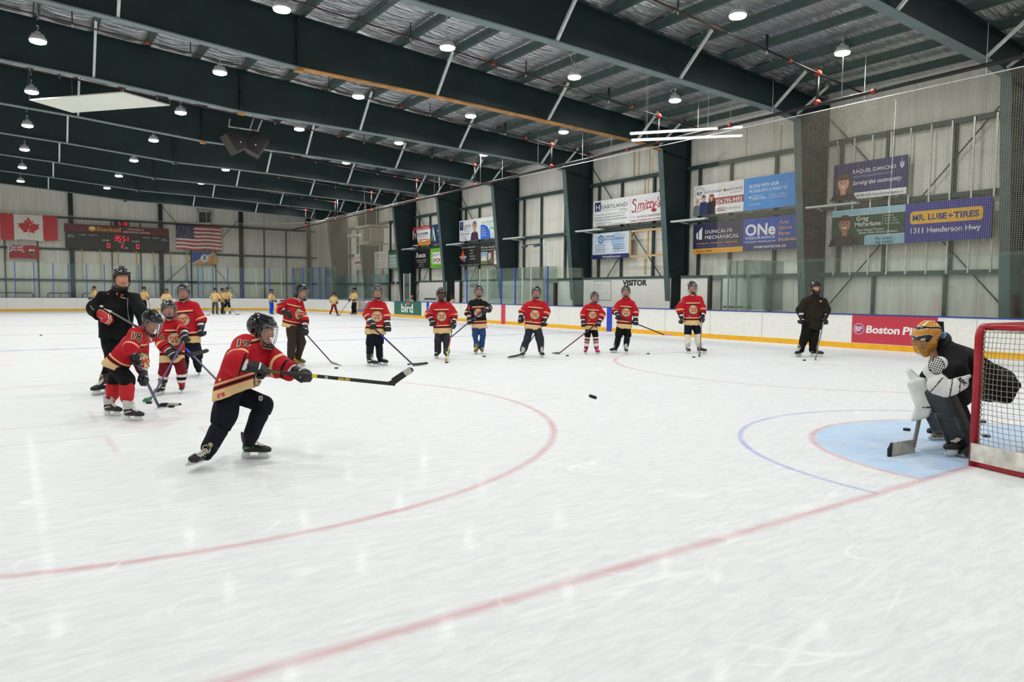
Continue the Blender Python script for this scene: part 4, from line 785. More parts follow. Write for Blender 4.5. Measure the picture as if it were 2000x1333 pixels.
# ---- unit heater in the far corner
h0 = np.array([13.0, 44.3, 5.45]); r = empty('unit_heater', h0); tag(r, 'grey box unit heater hanging in the far right corner', 'heater'); HG = mat('heater_grey', (176, 172, 160), .45, .2)
mb = MB(); mb.box(h0, (1.0, 2.0, 1.0), HG); reparent(mb.build('casing'), r)
mb = MB(); mb.box(h0+[-.52, -.3, 0], (.05, 1.0, .8), mat('heater_grille', (90, 88, 80), .5)); 
for k in range(7): mb.box(h0+[-.56, -.3, -.33+k*.11], (.04, 1.0, .03), HG)
reparent(mb.build('grille'), r)
mb = MB(); mb.tube([h0+[-.1, 1.0, .1], h0+[-.4, 3.2, .15]], .13, HG, 10); reparent(mb.build('flue'), r)
mb = MB(); mb.box(h0+[.1, 0, .62], (1.6, 2.4, .12), HG); mb.box(h0+[0, 0, -.58], (1.5, 2.4, .06), HG); reparent(mb.build('platform'), r)
mb = MB(); mb.box(h0+[-.52, .7, .1], (.02, .3, .2), flat((190, 230, 236))); reparent(mb.build('label_plate'), r)
for dy in (-.9, .9):
    mb = MB(); mb.tube([h0+[0, dy, .6], h0+[0, dy, 2.6]], .015, GALV, 5); reparent(mb.build('hanger_rod'), r)
# ---- pale strip fittings fixed to the columns
for y0, i in ((17.2, 4), (23.1, 5), (29.1, 6), (35.2, 7), (41.2, 8), (11.25, 3)):
    r = empty('column_strip_light', (13.95, y0-.75, 4.4)); tag(r, 'pale unlit strip fitting bracketed to the side column, %s from the goal end' % ORD[i-3], 'strip light', 'strip fittings on the columns')
    mb = MB(); mb.box((13.95, y0-.75, 4.42), (.2, 1.75, .07), mat('strip_housing', (186, 194, 190), .4)); reparent(mb.build('housing'), r)
    mb = MB(); mb.bar((14.1, y0-.1, 4.42), (15.1, y0+.3, 4.42), .05, .05, GALV); reparent(mb.build('bracket'), r)
# ---- camera mast near the benches
r = empty('camera_mast', (13.5, 25.05, 2.2)); tag(r, 'thin wall mast with two small cameras beside the home bench glass', 'camera mast')
mb = MB(); mb.tube([(13.5, 25.05, 0), (13.5, 25.05, 4.15)], .035, GALV, 8); mb.box((13.5, 25.1, 3.95), (.1, .1, .4), GALV); reparent(mb.build('mast'), r)
mb = MB(); mb.bar((13.5, 25.05, 3.95), (13.5, 26.4, 3.95), .05, .05, mat('dark_arm', (60, 66, 80), .5)); reparent(mb.build('arm'), r)
for y in (25.3, 26.3): mb = MB(); mb.tube([(13.35, y, 3.9), (13.2, y+.25, 3.84)], .07, mat('camera_body', (76, 84, 100), .4), 10); reparent(mb.build('camera'), r)
# ---- twin glowing bars added in place of tube reflections in the rink glass
TUBE_REFL = mat('tube_reflection_glow', (255, 255, 255), .4, noise=(1, 0), emit=((248, 250, 246), .9))
for (a, b, nm) in (((1235, 274), (1449, 265), 'lower'), ((1232, 261), (1449, 248), 'upper')):
    A, B = at(*a, 1, 12.7), at(*b, 1, 12.7)
    r = empty('tube_reflection', (A+B)/2); tag(r, 'added glowing bar for a tube reflected in the rink glass, %s of the pair' % nm, 'reflection')
    mb = MB(); mb.tube([A, B], .04, TUBE_REFL, 10); reparent(mb.build('reflection_bar'), r)
    for k in (.12, .88): p = A+(B-A)*k; mb = MB(); mb.tube([p, (p[0], p[1], ROOF(p[0]))], .004, ALU, 4); reparent(mb.build('added_wire'), r)

# ---- pale sheet on wires, added to imitate a reflection in the glass
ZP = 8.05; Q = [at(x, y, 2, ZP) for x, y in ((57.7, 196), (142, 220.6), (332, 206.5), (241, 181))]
r = empty('reflection_panel', sum(Q)/4); tag(r, 'added pale slanted sheet for a reflection in the rink glass, upper left', 'panel')
mb = MB(); mb.add([q for q in Q]+[q+np.array([0, 0, .04]) for q in Q], [(0, 1, 2, 3), (7, 6, 5, 4), (0, 4, 5, 1), (1, 5, 6, 2), (2, 6, 7, 3), (3, 7, 4, 0)], mat('pale_reflection', (224, 228, 216), .7, noise=(.5, .04))); reparent(mb.build('reflection_sheet'), r)
for q in Q: mb = MB(); mb.tube([q, (q[0], q[1], ROOF(q[0])+.1)], .004, ALU, 4); reparent(mb.build('added_wire'), r)
# ================================================================ FIGURES: implicit surfaces meshed with surface nets
from mathutils.bvhtree import BVHTree
def nrm(v): v = np.asarray(v, float); return v/(np.linalg.norm(v)+1e-9)
H0 = nrm([CR[0], CR[1], 0]); F0 = nrm([CF[0], CF[1], 0]); Z = np.array([0, 0, 1.])
def facing(a): a = math.radians(a); return H0*math.sin(a)-F0*math.cos(a)     # 0 towards the goal-end corner, 90 to its right
def cap(P, a, b, ra, rb, fl=None):
    a = np.asarray(a, np.float32); b = np.asarray(b, np.float32); ab = b-a; L2 = float(ab @ ab)+1e-9
    t = np.clip(((P-a) @ ab)/L2, 0, 1); d = P-a-t[:, None]*ab
    if fl is not None: n, s = fl; n = np.asarray(n, np.float32); d = d+np.outer(d @ n, n)*(s-1)
    return np.sqrt((d*d).sum(1))-(ra+(rb-ra)*t)
def smin(a, b, k):
    h = np.clip(.5+.5*(b-a)/k, 0, 1); return b+(a-b)*h-k*h*(1-h)
def union(P, prims, k):
    d = None
    for q in prims:
        e = cap(P, *q); d = e if d is None else smin(d, e, k)
    return d
def wrinkle(P, amp, f=1., seed=0):
    rs = np.random.RandomState(seed); out = 0
    for i in range(7):
        kx = rs.normal(size=3); kx = kx/np.linalg.norm(kx)*f*(14+9*i); kx[2] *= .55
        out = out+np.sin(P @ kx.astype(np.float32)+rs.uniform(0, 6)+1.3*np.sin(P @ rs.normal(size=3).astype(np.float32)*6))*amp/(1+.45*i)
    return out*.5
def mesh_sdf(fn, lo, hi, h):
    lo = np.asarray(lo, np.float32); n = np.ceil((np.asarray(hi)-lo)/h).astype(int)+1
    ax = [lo[i]+h*np.arange(n[i], dtype=np.float32) for i in range(3)]
    G = np.stack(np.meshgrid(*ax, indexing='ij'), -1).reshape(-1, 3)
    V = np.concatenate([fn(G[i:i+200000]) for i in range(0, len(G), 200000)]).reshape(n)
    S = V < 0; nc = n-1; cnt = np.zeros(nc, np.float32); acc = np.zeros((*nc, 3), np.float32)
    def sl(a, dx, dy, dz): return a[dx:dx+nc[0], dy:dy+nc[1], dz:dz+nc[2]]
    for axis in range(3):
        o1, o2 = [i for i in range(3) if i != axis]
        for u in (0, 1):
            for v in (0, 1):
                d0 = [0, 0, 0]; d0[o1] = u; d0[o2] = v; d1 = list(d0); d1[axis] = 1
                a, b = sl(V, *d0), sl(V, *d1); m = (sl(S, *d0) != sl(S, *d1))
                t = np.where(m, a/np.where(m, a-b, 1), 0)
                cnt += m
                for i in range(3): acc[..., i] += np.where(m, d0[i]+(t if i == axis else 0), 0)
    act = cnt > 0; idx = -np.ones(nc, int); idx[act] = np.arange(act.sum())
    ijk = np.argwhere(act); vs = lo+h*(ijk+acc[act]/cnt[act][:, None])
    fs = []
    for axis in range(3):
        o1, o2 = [(1, 2), (2, 0), (0, 1)][axis]
        s0 = [slice(None)]*3; s0[axis] = slice(0, -1); s1 = [slice(None)]*3; s1[axis] = slice(1, None)
        A, B = S[tuple(s0)], S[tuple(s1)]; E = np.argwhere(A != B)
        E = E[(E[:, o1] > 0) & (E[:, o2] > 0) & (E[:, o1] < n[o1]-1) & (E[:, o2] < n[o2]-1)]
        if not len(E): continue
        flip = A[tuple(E.T)]
        q = []
        for u, v in ((0, 0), (-1, 0), (-1, -1), (0, -1)):
            e = E.copy(); e[:, o1] += u; e[:, o2] += v; q.append(idx[tuple(e.T)])
        q = np.stack(q, 1); q[~flip] = q[~flip][:, ::-1]; fs.append(q)
    return vs, np.concatenate(fs)
def obj_from(name, vs, fs, mats, parent, mi=None, attrs=None, smooth=True):
    me = bpy.data.meshes.new(name); me.from_pydata([tuple(map(float, v)) for v in vs], [], [tuple(int(i) for i in f) for f in fs])
    for m in mats: me.materials.append(m)
    if mi is not None: me.polygons.foreach_set('material_index', np.asarray(mi, int).tolist())
    me.polygons.foreach_set('use_smooth', [smooth]*len(me.polygons))
    for k, a in (attrs or {}).items():
        at_ = me.attributes.new(k, 'FLOAT', 'POINT'); at_.data.foreach_set('value', np.asarray(a, np.float32))
    me.update(); o = bpy.data.objects.new(name, me); COL.objects.link(o)
    if parent: o.parent = parent
    return o
def relax(vs, fs, it=2, w=.5):
    for _ in range(it):
        s = np.zeros_like(vs); c = np.zeros(len(vs))
        for a, b in ((0, 1), (1, 2), (2, 3), (3, 0)):
            np.add.at(s, fs[:, a], vs[fs[:, b]]); np.add.at(s, fs[:, b], vs[fs[:, a]]); np.add.at(c, fs[:, a], 1); np.add.at(c, fs[:, b], 1)
        vs = vs*(1-w)+w*s/np.maximum(c, 1)[:, None]
    return vs
# ---- cloth materials driven by the garment's own length coordinates
def striped(name, body, sleeve, base, rough=.75):
    """body / sleeve: [(start, rgb), ...] colour bands along the torso (jt) and the arm (js)"""
    m = bpy.data.materials.new(name); m.use_nodes = True; nt = m.node_tree; N = nt.nodes; L = nt.links; b = N['Principled BSDF']
    def ramp(attr, bands):
        a = N.new('ShaderNodeAttribute'); a.attribute_name = attr; r = N.new('ShaderNodeValToRGB'); cr = r.color_ramp; cr.interpolation = 'CONSTANT'
        while len(cr.elements) < len(bands): cr.elements.new(.5)
        for e, (p, c) in zip(cr.elements, bands): e.position = p
        for e, (p, c) in zip(cr.elements, bands): e.color = (*lin(c), 1)
        L.new(a.outputs['Fac'], r.inputs['Fac']); return r.outputs['Color']
    A = ramp('jt', body)
    if sleeve:
        x = N.new('ShaderNodeMix'); x.data_type = 'RGBA'; fa = N.new('ShaderNodeAttribute'); fa.attribute_name = 'ja'
        g = NX(nt, fa.outputs['Fac']).gt(.5); L.new(g.k, x.inputs[0]); L.new(A, x.inputs[6]); L.new(ramp('js', sleeve), x.inputs[7]); A = x.outputs[2]
    L.new(A, b.inputs['Base Color']); b.inputs['Roughness'].default_value = rough; b.inputs['Specular IOR Level'].default_value = .2
    tc = N.new('ShaderNodeTexCoord'); n2 = N.new('ShaderNodeTexNoise'); n2.inputs['Scale'].default_value = 26; n2.inputs['Detail'].default_value = 4; L.new(tc.outputs['Object'], n2.inputs['Vector'])
    bp = N.new('ShaderNodeBump'); bp.inputs['Strength'].default_value = .35; bp.inputs['Distance'].default_value = .01; L.new(n2.outputs['Fac'], bp.inputs['Height']); L.new(bp.outputs['Normal'], b.inputs['Normal'])
    return m
JR, JC, JK = (180, 24, 38), (222, 190, 136), (26, 22, 26)
def jersey_bands(base, trim, dark):
    body = [(0, trim), (.165, base), (.185, dark), (.225, base), (.245, trim), (.28, base), (.755, dark), (.785, base), (.80, trim), (.835, base)]
    sl = [(0, base), (.55, trim), (.62, base), (.76, dark), (.81, base)]
    return body, sl
M_RED = striped('red_jersey_cloth', *jersey_bands(JR, JC, JK), JR)
M_BLK = striped('black_jersey_cloth', *jersey_bands((24, 24, 30), JC, (170, 30, 40)), JK)
M_CRM = striped('cream_jersey_cloth', [(0, JC), (.1, (120, 40, 40)), (.14, JC), (.2, (50, 40, 40)), (.24, (214, 178, 122))], [(0, (214, 178, 122)), (.6, (120, 40, 40)), (.66, JC)], JC)
CLOTH = {k: mat('cloth_'+k, c, .8, noise=(14, .18), bump=(30, .3), spec=.2) for k, c in dict(navy=(16, 20, 32), black=(15, 15, 18), charcoal=(44, 48, 56), brown=(56, 46, 36), jeans=(38, 72, 118), blue=(30, 70, 190), coach=(13, 15, 17), grey=(80, 76, 66), goalie=(13, 17, 17), brownjacket=(38, 32, 22), darkred=(120, 24, 34), coat=(70, 54, 34)).items()}
SOCK = {'navy': striped('navy_sock', [(0, (18, 22, 34)), (.93, (112, 116, 122))], None, JR), 'red': mat('red_sock', (190, 26, 36), .8, noise=(14, .1)), 'black': CLOTH['black'],
        'white': mat('cream_sock', (222, 216, 196), .8, noise=(14, .08)),
        'bands': striped('banded_sock', [(0, (190, 30, 40)), (.12, (230, 224, 214)), (.3, (22, 20, 22)), (.52, (230, 224, 214)), (.7, (190, 30, 40))], None, JR),
        'grey': striped('grey_banded_sock', [(0, (40, 36, 36)), (.14, (226, 222, 208)), (.38, (160, 36, 40)), (.45, (150, 152, 152)), (.6, (160, 36, 40)), (.68, (40, 30, 30)), (.74, (226, 222, 208))], None, JR),
        'yellow': striped('yellow_sock', [(0, (20, 20, 24)), (.2, (230, 180, 40)), (.5, (230, 226, 214)), (.65, (230, 180, 40))], None, JR)}
SKIN = {k: mat('skin_'+k, c, .5, noise=(20, .06), spec=.35) for k, c in dict(fair=(206, 146, 118), tan=(180, 122, 94), brown=(120, 78, 56)).items()}
LIP = mat('lips', (176, 92, 84), .45); EYEW = mat('eye_white', (232, 230, 226), .3); IRIS = mat('iris_dark', (44, 32, 26), .3); BROW = mat('brow_hair', (92, 66, 50), .8); HAIRB = mat('black_hair', (16, 13, 13), .6, bump=(80, .5)); BEARD = mat('dark_beard', (46, 36, 30), .9, bump=(90, .6))
HELM = mat('glossy_black_shell', (14, 14, 16), .16, noise=(4, .1), spec=.6); HPAD = mat('matt_black_foam', (22, 22, 24), .8)
CAGES = {'steel': mat('steel_cage_wire', (132, 134, 138), .35, .5), 'black': mat('black_cage_wire', (34, 34, 38), .4, .3), 'gold': mat('gold_cage_wire', (176, 140, 70), .35, .6)}
GLB = mat('black_glove_nylon', (18, 18, 22), .6, noise=(20, .15), bump=(40, .3)); GLW = mat('white_glove_trim', (228, 228, 226), .5); GLR = mat('red_glove', (186, 26, 36), .6); GLC = mat('cream_glove', (226, 216, 194), .6)
BOOT = mat('black_skate_boot', (20, 20, 24), .4, noise=(14, .2)); LACE = mat('white_lace', (226, 222, 206), .7); HOLD = mat('white_blade_holder', (222, 224, 224), .35); BLADE = mat('steel_runner', (200, 206, 210), .2, .9); TAN = mat('tan_felt', (176, 160, 120), .7)

# ---- head: skull, jaw, nose, brow, lips, ears as one surface (x right of the wearer's left-right axis, y forward, z up, origin mid-skull)
def _head(P):
    X = np.array([1, 0, 0], np.float32)
    d = cap(P, (0, -.022, .045), (0, .018, .04), .083, .078, ((1, 0, 0), 1.1))
    d = smin(d, cap(P, (0, .03, -.02), (0, .052, -.085), .058, .036, ((1, 0, 0), .92)), .04)
    d = smin(d, cap(P, (-.038, .02, -.06), (.038, .02, -.06), .035, .035), .03)
    d = smin(d, cap(P, (-.03, .078, .032), (.03, .078, .032), .016, .016), .02)
    for s in (-1, 1):
        d = -smin(-d, cap(P, (s*.031, .103, .012), (s*.031, .098, .012), .013, .013), .012)
        d = smin(d, cap(P, (s*.04, .066, -.014), (s*.03, .07, -.022), .02, .016), .02)
        d = smin(d, cap(P, (s*.078, -.008, .012), (s*.08, -.014, -.02), .016, .011, ((1, 0, 0), 1.6)), .008)
    d = smin(d, cap(P, (0, .09, .02), (0, .108, -.018), .009, .013), .012)
    d = smin(d, cap(P, (-.010, .098, -.022), (.010, .098, -.022), .009, .009), .008)
    d = smin(d, cap(P, (-.018, .086, -.05), (.018, .086, -.05), .007, .007), .006)
    d = smin(d, cap(P, (-.014, .084, -.06), (.014, .084, -.06), .008, .008), .006)
    d = smin(d, cap(P, (0, .066, -.095), (0, .07, -.092), .02, .02), .015)
    d = smin(d, cap(P, (0, -.025, -.05), (0, -.035, -.17), .052, .056), .03)
    return d
_hv, _hf = mesh_sdf(_head, (-.12, -.14, -.2), (.12, .15, .16), .0065)
_hc = _hv[_hf].mean(1)
def head_mat(beard):
    m = np.zeros(len(_hf), int); x, y, z = np.abs(_hc[:, 0]), _hc[:, 1], _hc[:, 2]
    m[(x < .024) & (y > .074) & (z < -.045) & (z > -.066)] = 1
    m[(x > .012) & (x < .045) & (y > .07) & (z > .031) & (z < .038)] = 2
    if beard: m[((z < -.036) & (z > -.12) & (y > -.005) & (m != 1)) | ((x > .055) & (z < .0) & (y > .0) & (z > -.12))] = 3
    return m
def add_head(vs, fs, mi, M, beard=False):
    o = len(vs); R = np.array(M)
    def tr(v): return (v @ R[:3, :3].T)+R[:3, 3]
    V = [vs, tr(_hv)]; Fq = [fs, _hf+o]; Ms = [mi, head_mat(beard)+1]; o += len(_hv)
    for s in (-1, 1):
        for c, r, k in (((s*.031, .086, .012), .0095, 5), ((s*.031, .0902, .012), .0062, 6)):
            th = np.linspace(0, math.pi, 7); ph = np.linspace(0, 2*math.pi, 11)[:-1]
            v = np.array([(c[0]+r*math.sin(a)*math.cos(b), c[1]+r*math.cos(a), c[2]+r*math.sin(a)*math.sin(b)) for a in th for b in ph])
            f = np.array([(i*10+j, i*10+(j+1) % 10, (i+1)*10+(j+1) % 10, (i+1)*10+j) for i in range(6) for j in range(10)])
            V.append(tr(v)); Fq.append(f+o); Ms.append(np.full(len(f), k)); o += len(v)
    return np.concatenate(V), np.concatenate(Fq), np.concatenate(Ms)

# ---- canonical helmet, cage, gloves, skates (shared by everyone)
def _helmet(P):
    d = cap(P, (0, -.03, .048), (0, .02, .045), .102, .098, ((1, 0, 0), 1.06))
    for s in (-1, 1):
        d = smin(d, cap(P, (s*.034, -.07, .135), (s*.03, .06, .13), .014, .012), .012)
        d = smin(d, cap(P, (s*.088, -.07, .06), (s*.086, .04, .07), .014, .012), .012)
    d = smin(d, cap(P, (-.06, .085, .082), (.06, .085, .082), .018, .018), .02)
    d = np.maximum(d, -(P[:, 2]-.045-.62*(P[:, 1]-.06)*(P[:, 1] < .06)-.3*(P[:, 1]-.06)*(P[:, 1] > .06)))     # slanting lower rim
    for s in (-1, 1): d = smin(d, cap(P, (s*.09, -.005, .03), (s*.086, -.008, -.03), .026, .02, ((1, 0, 0), 1.9)), .01)
    for s in (-1, 1):
        d = -smin(-d, cap(P, (s*.055, .03, .142), (s*.058, -.04, .142), .008, .008), .004)
    d = -smin(-d, cap(P, (0, .04, .157), (0, -.05, .158), .008, .008), .004)
    return d
_v, _f = mesh_sdf(_helmet, (-.14, -.16, -.08), (.14, .15, .18), .0075)
HELM_ME = obj_from('helmet', _v, _f, [HELM], None).data; bpy.data.objects.remove(bpy.data.objects['helmet'])
def cage_mesh(m, full=True):
    mb = MB()
    def pt(a, z): 
        r = .122+.012*math.sin(max(0, min(1, (.07-z)/.19))*math.pi); return (r*.88*math.sin(a), r*math.cos(a)+.004, z)
    for z in np.linspace(.062, -.118, 8):
        w_ = 1.32 if z > -.07 else 1.1; mb.tube([pt(a, z-.012*math.cos(a)*(z < -.08)) for a in np.linspace(-w_, w_, 11)], .0021, m, 5)
    for a in np.linspace(-1.25, 1.25, 9): mb.tube([pt(a, z) for z in np.linspace(.066, -.122, 8)], .0021, m, 5)
    rim = [pt(a, .07) for a in np.linspace(-1.35, 1.35, 11)]+[pt(1.32, z) for z in np.linspace(.03, -.09, 4)]+[pt(a, -.125) for a in np.linspace(1.05, -1.05, 9)]+[pt(-1.32, z) for z in np.linspace(-.09, .03, 4)]
    mb.tube(rim, .0042, m, 6, closed=True)
    o = mb.build('face_cage'); me = o.data; bpy.data.objects.remove(o); return me
CAGE_ME = {k: cage_mesh(m) for k, m in CAGES.items()}
def small(name, fn):
    mb = MB(); fn(mb); o = mb.build(name); me = o.data; bpy.data.objects.remove(o); return me
CHIN_ME = small('chin_cup', lambda mb: (mb.tube([(-.05, .085, -.1), (-.03, .108, -.108), (0, .116, -.11), (.03, .108, -.108), (.05, .085, -.1)], [.012, .02, .022, .02, .012], HPAD, 8),
    mb.tube([(-.092, .01, -.02), (-.075, .05, -.075), (-.05, .085, -.1)], .006, HPAD, 6), mb.tube([(.092, .01, -.02), (.075, .05, -.075), (.05, .085, -.1)], .006, HPAD, 6)))
MARK_ME = {k: small('brand_mark', lambda mb: mb.add([(x, .112-abs(x)*.35+.004, z) for z in (.082, .096) for x in (-.04, -.014, .014, .04)], [(0, 1, 5, 4), (1, 2, 6, 5), (2, 3, 7, 6)], m)) for k, m in (('white', GLW), ('orange', flat((226, 100, 40))))}
def _glove(P):
    d = union(P, [((-.026, .015, .012), (-.028, .08, .018), .032, .031), ((.026, .015, .012), (.026, .08, .018), .032, .031), ((0, .01, .012), (0, .075, .022), .034, .034)], .02)
    for i, x in enumerate((-.042, -.015, .012, .038)):
        L_ = (.92, 1.0, .98, .86)[i]
        f = np.minimum(cap(P, (x, .085, .028), (x, .085+.045*L_, .004), .019, .018), cap(P, (x, .085+.045*L_, .004), (x, .085+.03*L_, -.034), .018, .0165))
        f = smin(f, cap(P, (x, .085+.03*L_, -.034), (x, .078, -.038), .0165, .0145), .006)
        d = smin(d, f, .005)
    d = smin(d, np.minimum(cap(P, (.05, .03, .0), (.062, .068, -.022), .021, .019), cap(P, (.062, .068, -.022), (.038, .104, -.044), .019, .015)), .006)
    for y in (.035, .06): d = smin(d, cap(P, (-.038, y, .036), (.036, y, .036), .014, .014), .004)
    c = cap(P, (0, -.085, .004), (0, .0, .006), .066, .05, ((0, 0, 1), 1.08)); c = np.maximum(c, -(P[:, 1]+.075))
    return smin(d, c, .008)
_gv, _gf = mesh_sdf(_glove, (-.11, -.1, -.09), (.11, .16, .1), .006)
_gv = relax(_gv, _gf, 1, .4)
def glove_me(mirror, palette):
    v = _gv*([-1, 1, 1] if mirror else [1, 1, 1]); f = _gf[:, ::-1] if mirror else _gf; c = v[f].mean(1); m = np.zeros(len(f), int)
    m[(c[:, 1] > -.05) & (c[:, 1] < -.022) & (c[:, 2] > -.01)] = 1; m[(c[:, 1] > .066) & (c[:, 1] < .076) & (c[:, 2] > .03)] = 1
    if palette == 'coach': m[(c[:, 1] < -.03)] = 2; m[(c[:, 1] > -.03)] = 3; m[(np.abs(np.abs(c[:, 0])-.014) < .006) & (c[:, 1] > -.02)] = 2
    if palette == 'plain': m[:] = 0
    o = obj_from('glove', v, f, [GLB, GLW, GLC, GLR], None, m); me = o.data; bpy.data.objects.remove(o); return me
GLOVE_ME = {(s, p): glove_me(s, p) for s in (0, 1) for p in ('std', 'coach', 'plain')}
def _boot(P):
    d = union(P, [((0, -.045, .112), (0, .12, .1), .046, .041), ((0, .12, .098), (0, .172, .094), .041, .036), ((0, -.03, .13), (0, -.042, .232), .05, .054, ((0, 1, 0), .92))], .025)
    d = smin(d, cap(P, (0, .02, .2), (0, .04, .262), .034, .026, ((0, 1, 0), 2.2)), .015)
    d = smin(d, cap(P, (0, -.085, .2), (0, -.098, .27), .024, .017, ((0, 1, 0), 1.5)), .015)
    d = np.maximum(d, -(P[:, 2]-.072))
    return np.maximum(d, -cap(P, (0, -.02, .26), (0, -.025, .33), .036, .04))
_bv, _bf = mesh_sdf(_boot, (-.08, -.15, .05), (.08, .23, .34), .0075)
def boot_me(kind):
    c = _bv[_bf].mean(1); m = np.zeros(len(_bf), int)
    m[(c[:, 2] < .082)] = 1
    m[(c[:, 2] > .25) & (c[:, 1] > -.0)] = 2
    m[(np.abs(c[:, 0]) > .03) & (np.abs(c[:, 2]-.12-.25*(c[:, 1]+.05)) < .008) & (c[:, 1] > -.07) & (c[:, 1] < .07)] = 3
    acc = {'std': GLW, 'green': flat((40, 190, 70)), 'gold': flat((196, 160, 60)), 'pink': flat((240, 60, 140)), 'silver': flat((190, 190, 184))}[kind]
    main = {'gold': mat('gold_brown_boot', (120, 96, 40), .5), 'pink': mat('pink_boot', (226, 40, 110), .5), 'silver': BOOT}.get(kind, BOOT)
    if kind == 'pink': m[(c[:, 2] < .11)] = 4
    if kind == 'silver': m[(c[:, 2] > .17)] = 3
    o = obj_from('skate', _bv, _bf, [main, mat('dark_sole', (30, 30, 32), .5), TAN, acc, BOOT], None, m); me = o.data; bpy.data.objects.remove(o); return me
BOOT_ME = {k: boot_me(k) for k in ('std', 'green', 'gold', 'pink', 'silver')}
def _lace(mb, m):
    P = [(.14, .137), (.12, .146), (.1, .153), (.08, .161), (.062, .175), (.048, .192), (.038, .21), (.03, .228)]
    for i, (y, z) in enumerate(P[:-1]):
        y2, z2 = P[i+1]
        for s in (-1, 1): mb.tube([(-s*.03, y-.012, z-.008), (0, (y+y2)/2+.004, (z+z2)/2+.005), (s*.03, y2-.012, z2-.008)], .0045, m, 5)
    for s in (-1, 1): mb.tube([(0, .03, .235), (s*.03, .05, .235), (s*.045, .045, .205), (s*.035, .05, .18)], .004, m, 5)
LACE_ME = {k: small('lace', lambda mb: _lace(mb, m)) for k, m in (('white', LACE), ('yellow', flat((226, 190, 50))), ('pink', flat((240, 60, 140))))}
def _holder(mb):
    for y0, y1 in ((-.085, -.02), (.075, .16)): mb.prism([(y0-.008, .076), (y1+.008, .076), (y1-.002, .03), (y0+.002, .03)], 0, -.017, .017, HOLD)
    mb.prism([(-.108, .034), (-.098, .046), (-.02, .036), (.075, .034), (.17, .044), (.195, .036), (.19, .02), (-.1, .02)], 0, -.0085, .0085, HOLD)
HOLD_ME = small('blade_holder', _holder)
RUN_ME = small('blade', lambda mb: mb.prism([(-.115, .014), (-.095, .001), (-.02, 0), (.1, 0), (.17, .003), (.198, .018), (.194, .024), (-.1, .024)], 0, -.002, .002, BLADE))
def inst(name, me, parent, M=None):
    o = bpy.data.objects.new(name, me); COL.objects.link(o); o.parent = parent
    if M is not None: o.matrix_basis = Matrix(M.tolist() if hasattr(M, 'tolist') else M)
    return o
def frame4(x, y, z, o, s=1.):
    M = np.eye(4); M[:3, 0] = np.asarray(x)*s; M[:3, 1] = np.asarray(y)*s; M[:3, 2] = np.asarray(z)*s; M[:3, 3] = o; return M
def put_skate(parent, G, pos, toe, up, s, kind='std', lace='white', label=None):
    z = nrm(up); y = nrm(np.asarray(toe)-z*np.dot(toe, z)); x = np.cross(y, z)
    k = inst('skate', BOOT_ME[kind], parent, frame4(x, y, z, np.asarray(pos)-G, s))
    inst('lace', LACE_ME[lace], k); h = inst('blade_holder', HOLD_ME, k); inst('blade', RUN_ME, k)
    if label: k['label'] = label
    return k
def put_glove(parent, G, hand, hdir, grip, s, right, pal='std', label=None):
    y = nrm(hdir); x = np.asarray(grip, float); x = nrm(x-y*np.dot(x, y)); z = np.cross(x, y)
    # thumb side (+x for one hand, -x for the other); keep the back of the hand turned outwards/up
    if z[2] < 0: x, z = -x, -z
    g = inst('glove', GLOVE_ME[(1 if right else 0, pal)], parent, frame4(x, y, z, np.asarray(hand)-G-y*.085*s, s))
    if label: g['label'] = label
    return g
# ---- surface decals: flat art laid onto a garment
def decal(name, parent, bvh, org, right, up, polys, label=None, lift=.005):
    right, up = nrm(right), nrm(up); n = np.cross(right, up); mb = MB(); h0 = bvh.ray_cast(Vector(org+n*.5), Vector(-n), 1.2)
    if h0[0] is not None:
        org = np.array(h0[0]); acc = n*2.
        for du, dv in ((0, 0), (.04, 0), (-.04, 0), (0, .04), (0, -.04)):
            hh = bvh.ray_cast(Vector(org+right*du+up*dv+n*.3), Vector(-n), .5)
            if hh[0] is not None: q = np.array(hh[1]); acc = acc+q*np.sign(np.dot(q, n))
        n = nrm(acc); right = nrm(right-n*np.dot(right, n)); up = np.cross(n, right)
    for k, (pts, faces, m) in enumerate(polys):
        vs = []
        for (u, v) in pts:
            p = org+right*u+up*v; h = bvh.ray_cast(Vector(p+n*.07), Vector(-n), .16)
            if h[0] is None: h = (Vector(p-n*.02),)
            vs.append(np.array(h[0])+n*(lift+.0012*k))
        mb.add(vs, faces, m)
    o = mb.build(name, parent, fixn=False)
    if label: o['label'] = label
    return o
def ringpoly(r0, r1, m, n=24, rings=3, sq=1.0):
    pts = []; fs = []
    for i in range(rings+1):
        r = r0+(r1-r0)*i/rings; pts += [(r*math.cos(2*math.pi*a/n), sq*r*math.sin(2*math.pi*a/n)) for a in range(n)]
    for i in range(rings): fs += [(i*n+a, i*n+(a+1) % n, (i+1)*n+(a+1) % n, (i+1)*n+a)[::-1] for a in range(n)]
    return pts, fs, m
CR_K, CR_C, CR_R = mat('crest_black', (26, 24, 28), .7), mat('crest_cream', (224, 196, 150), .7), mat('crest_red', (190, 40, 52), .7)
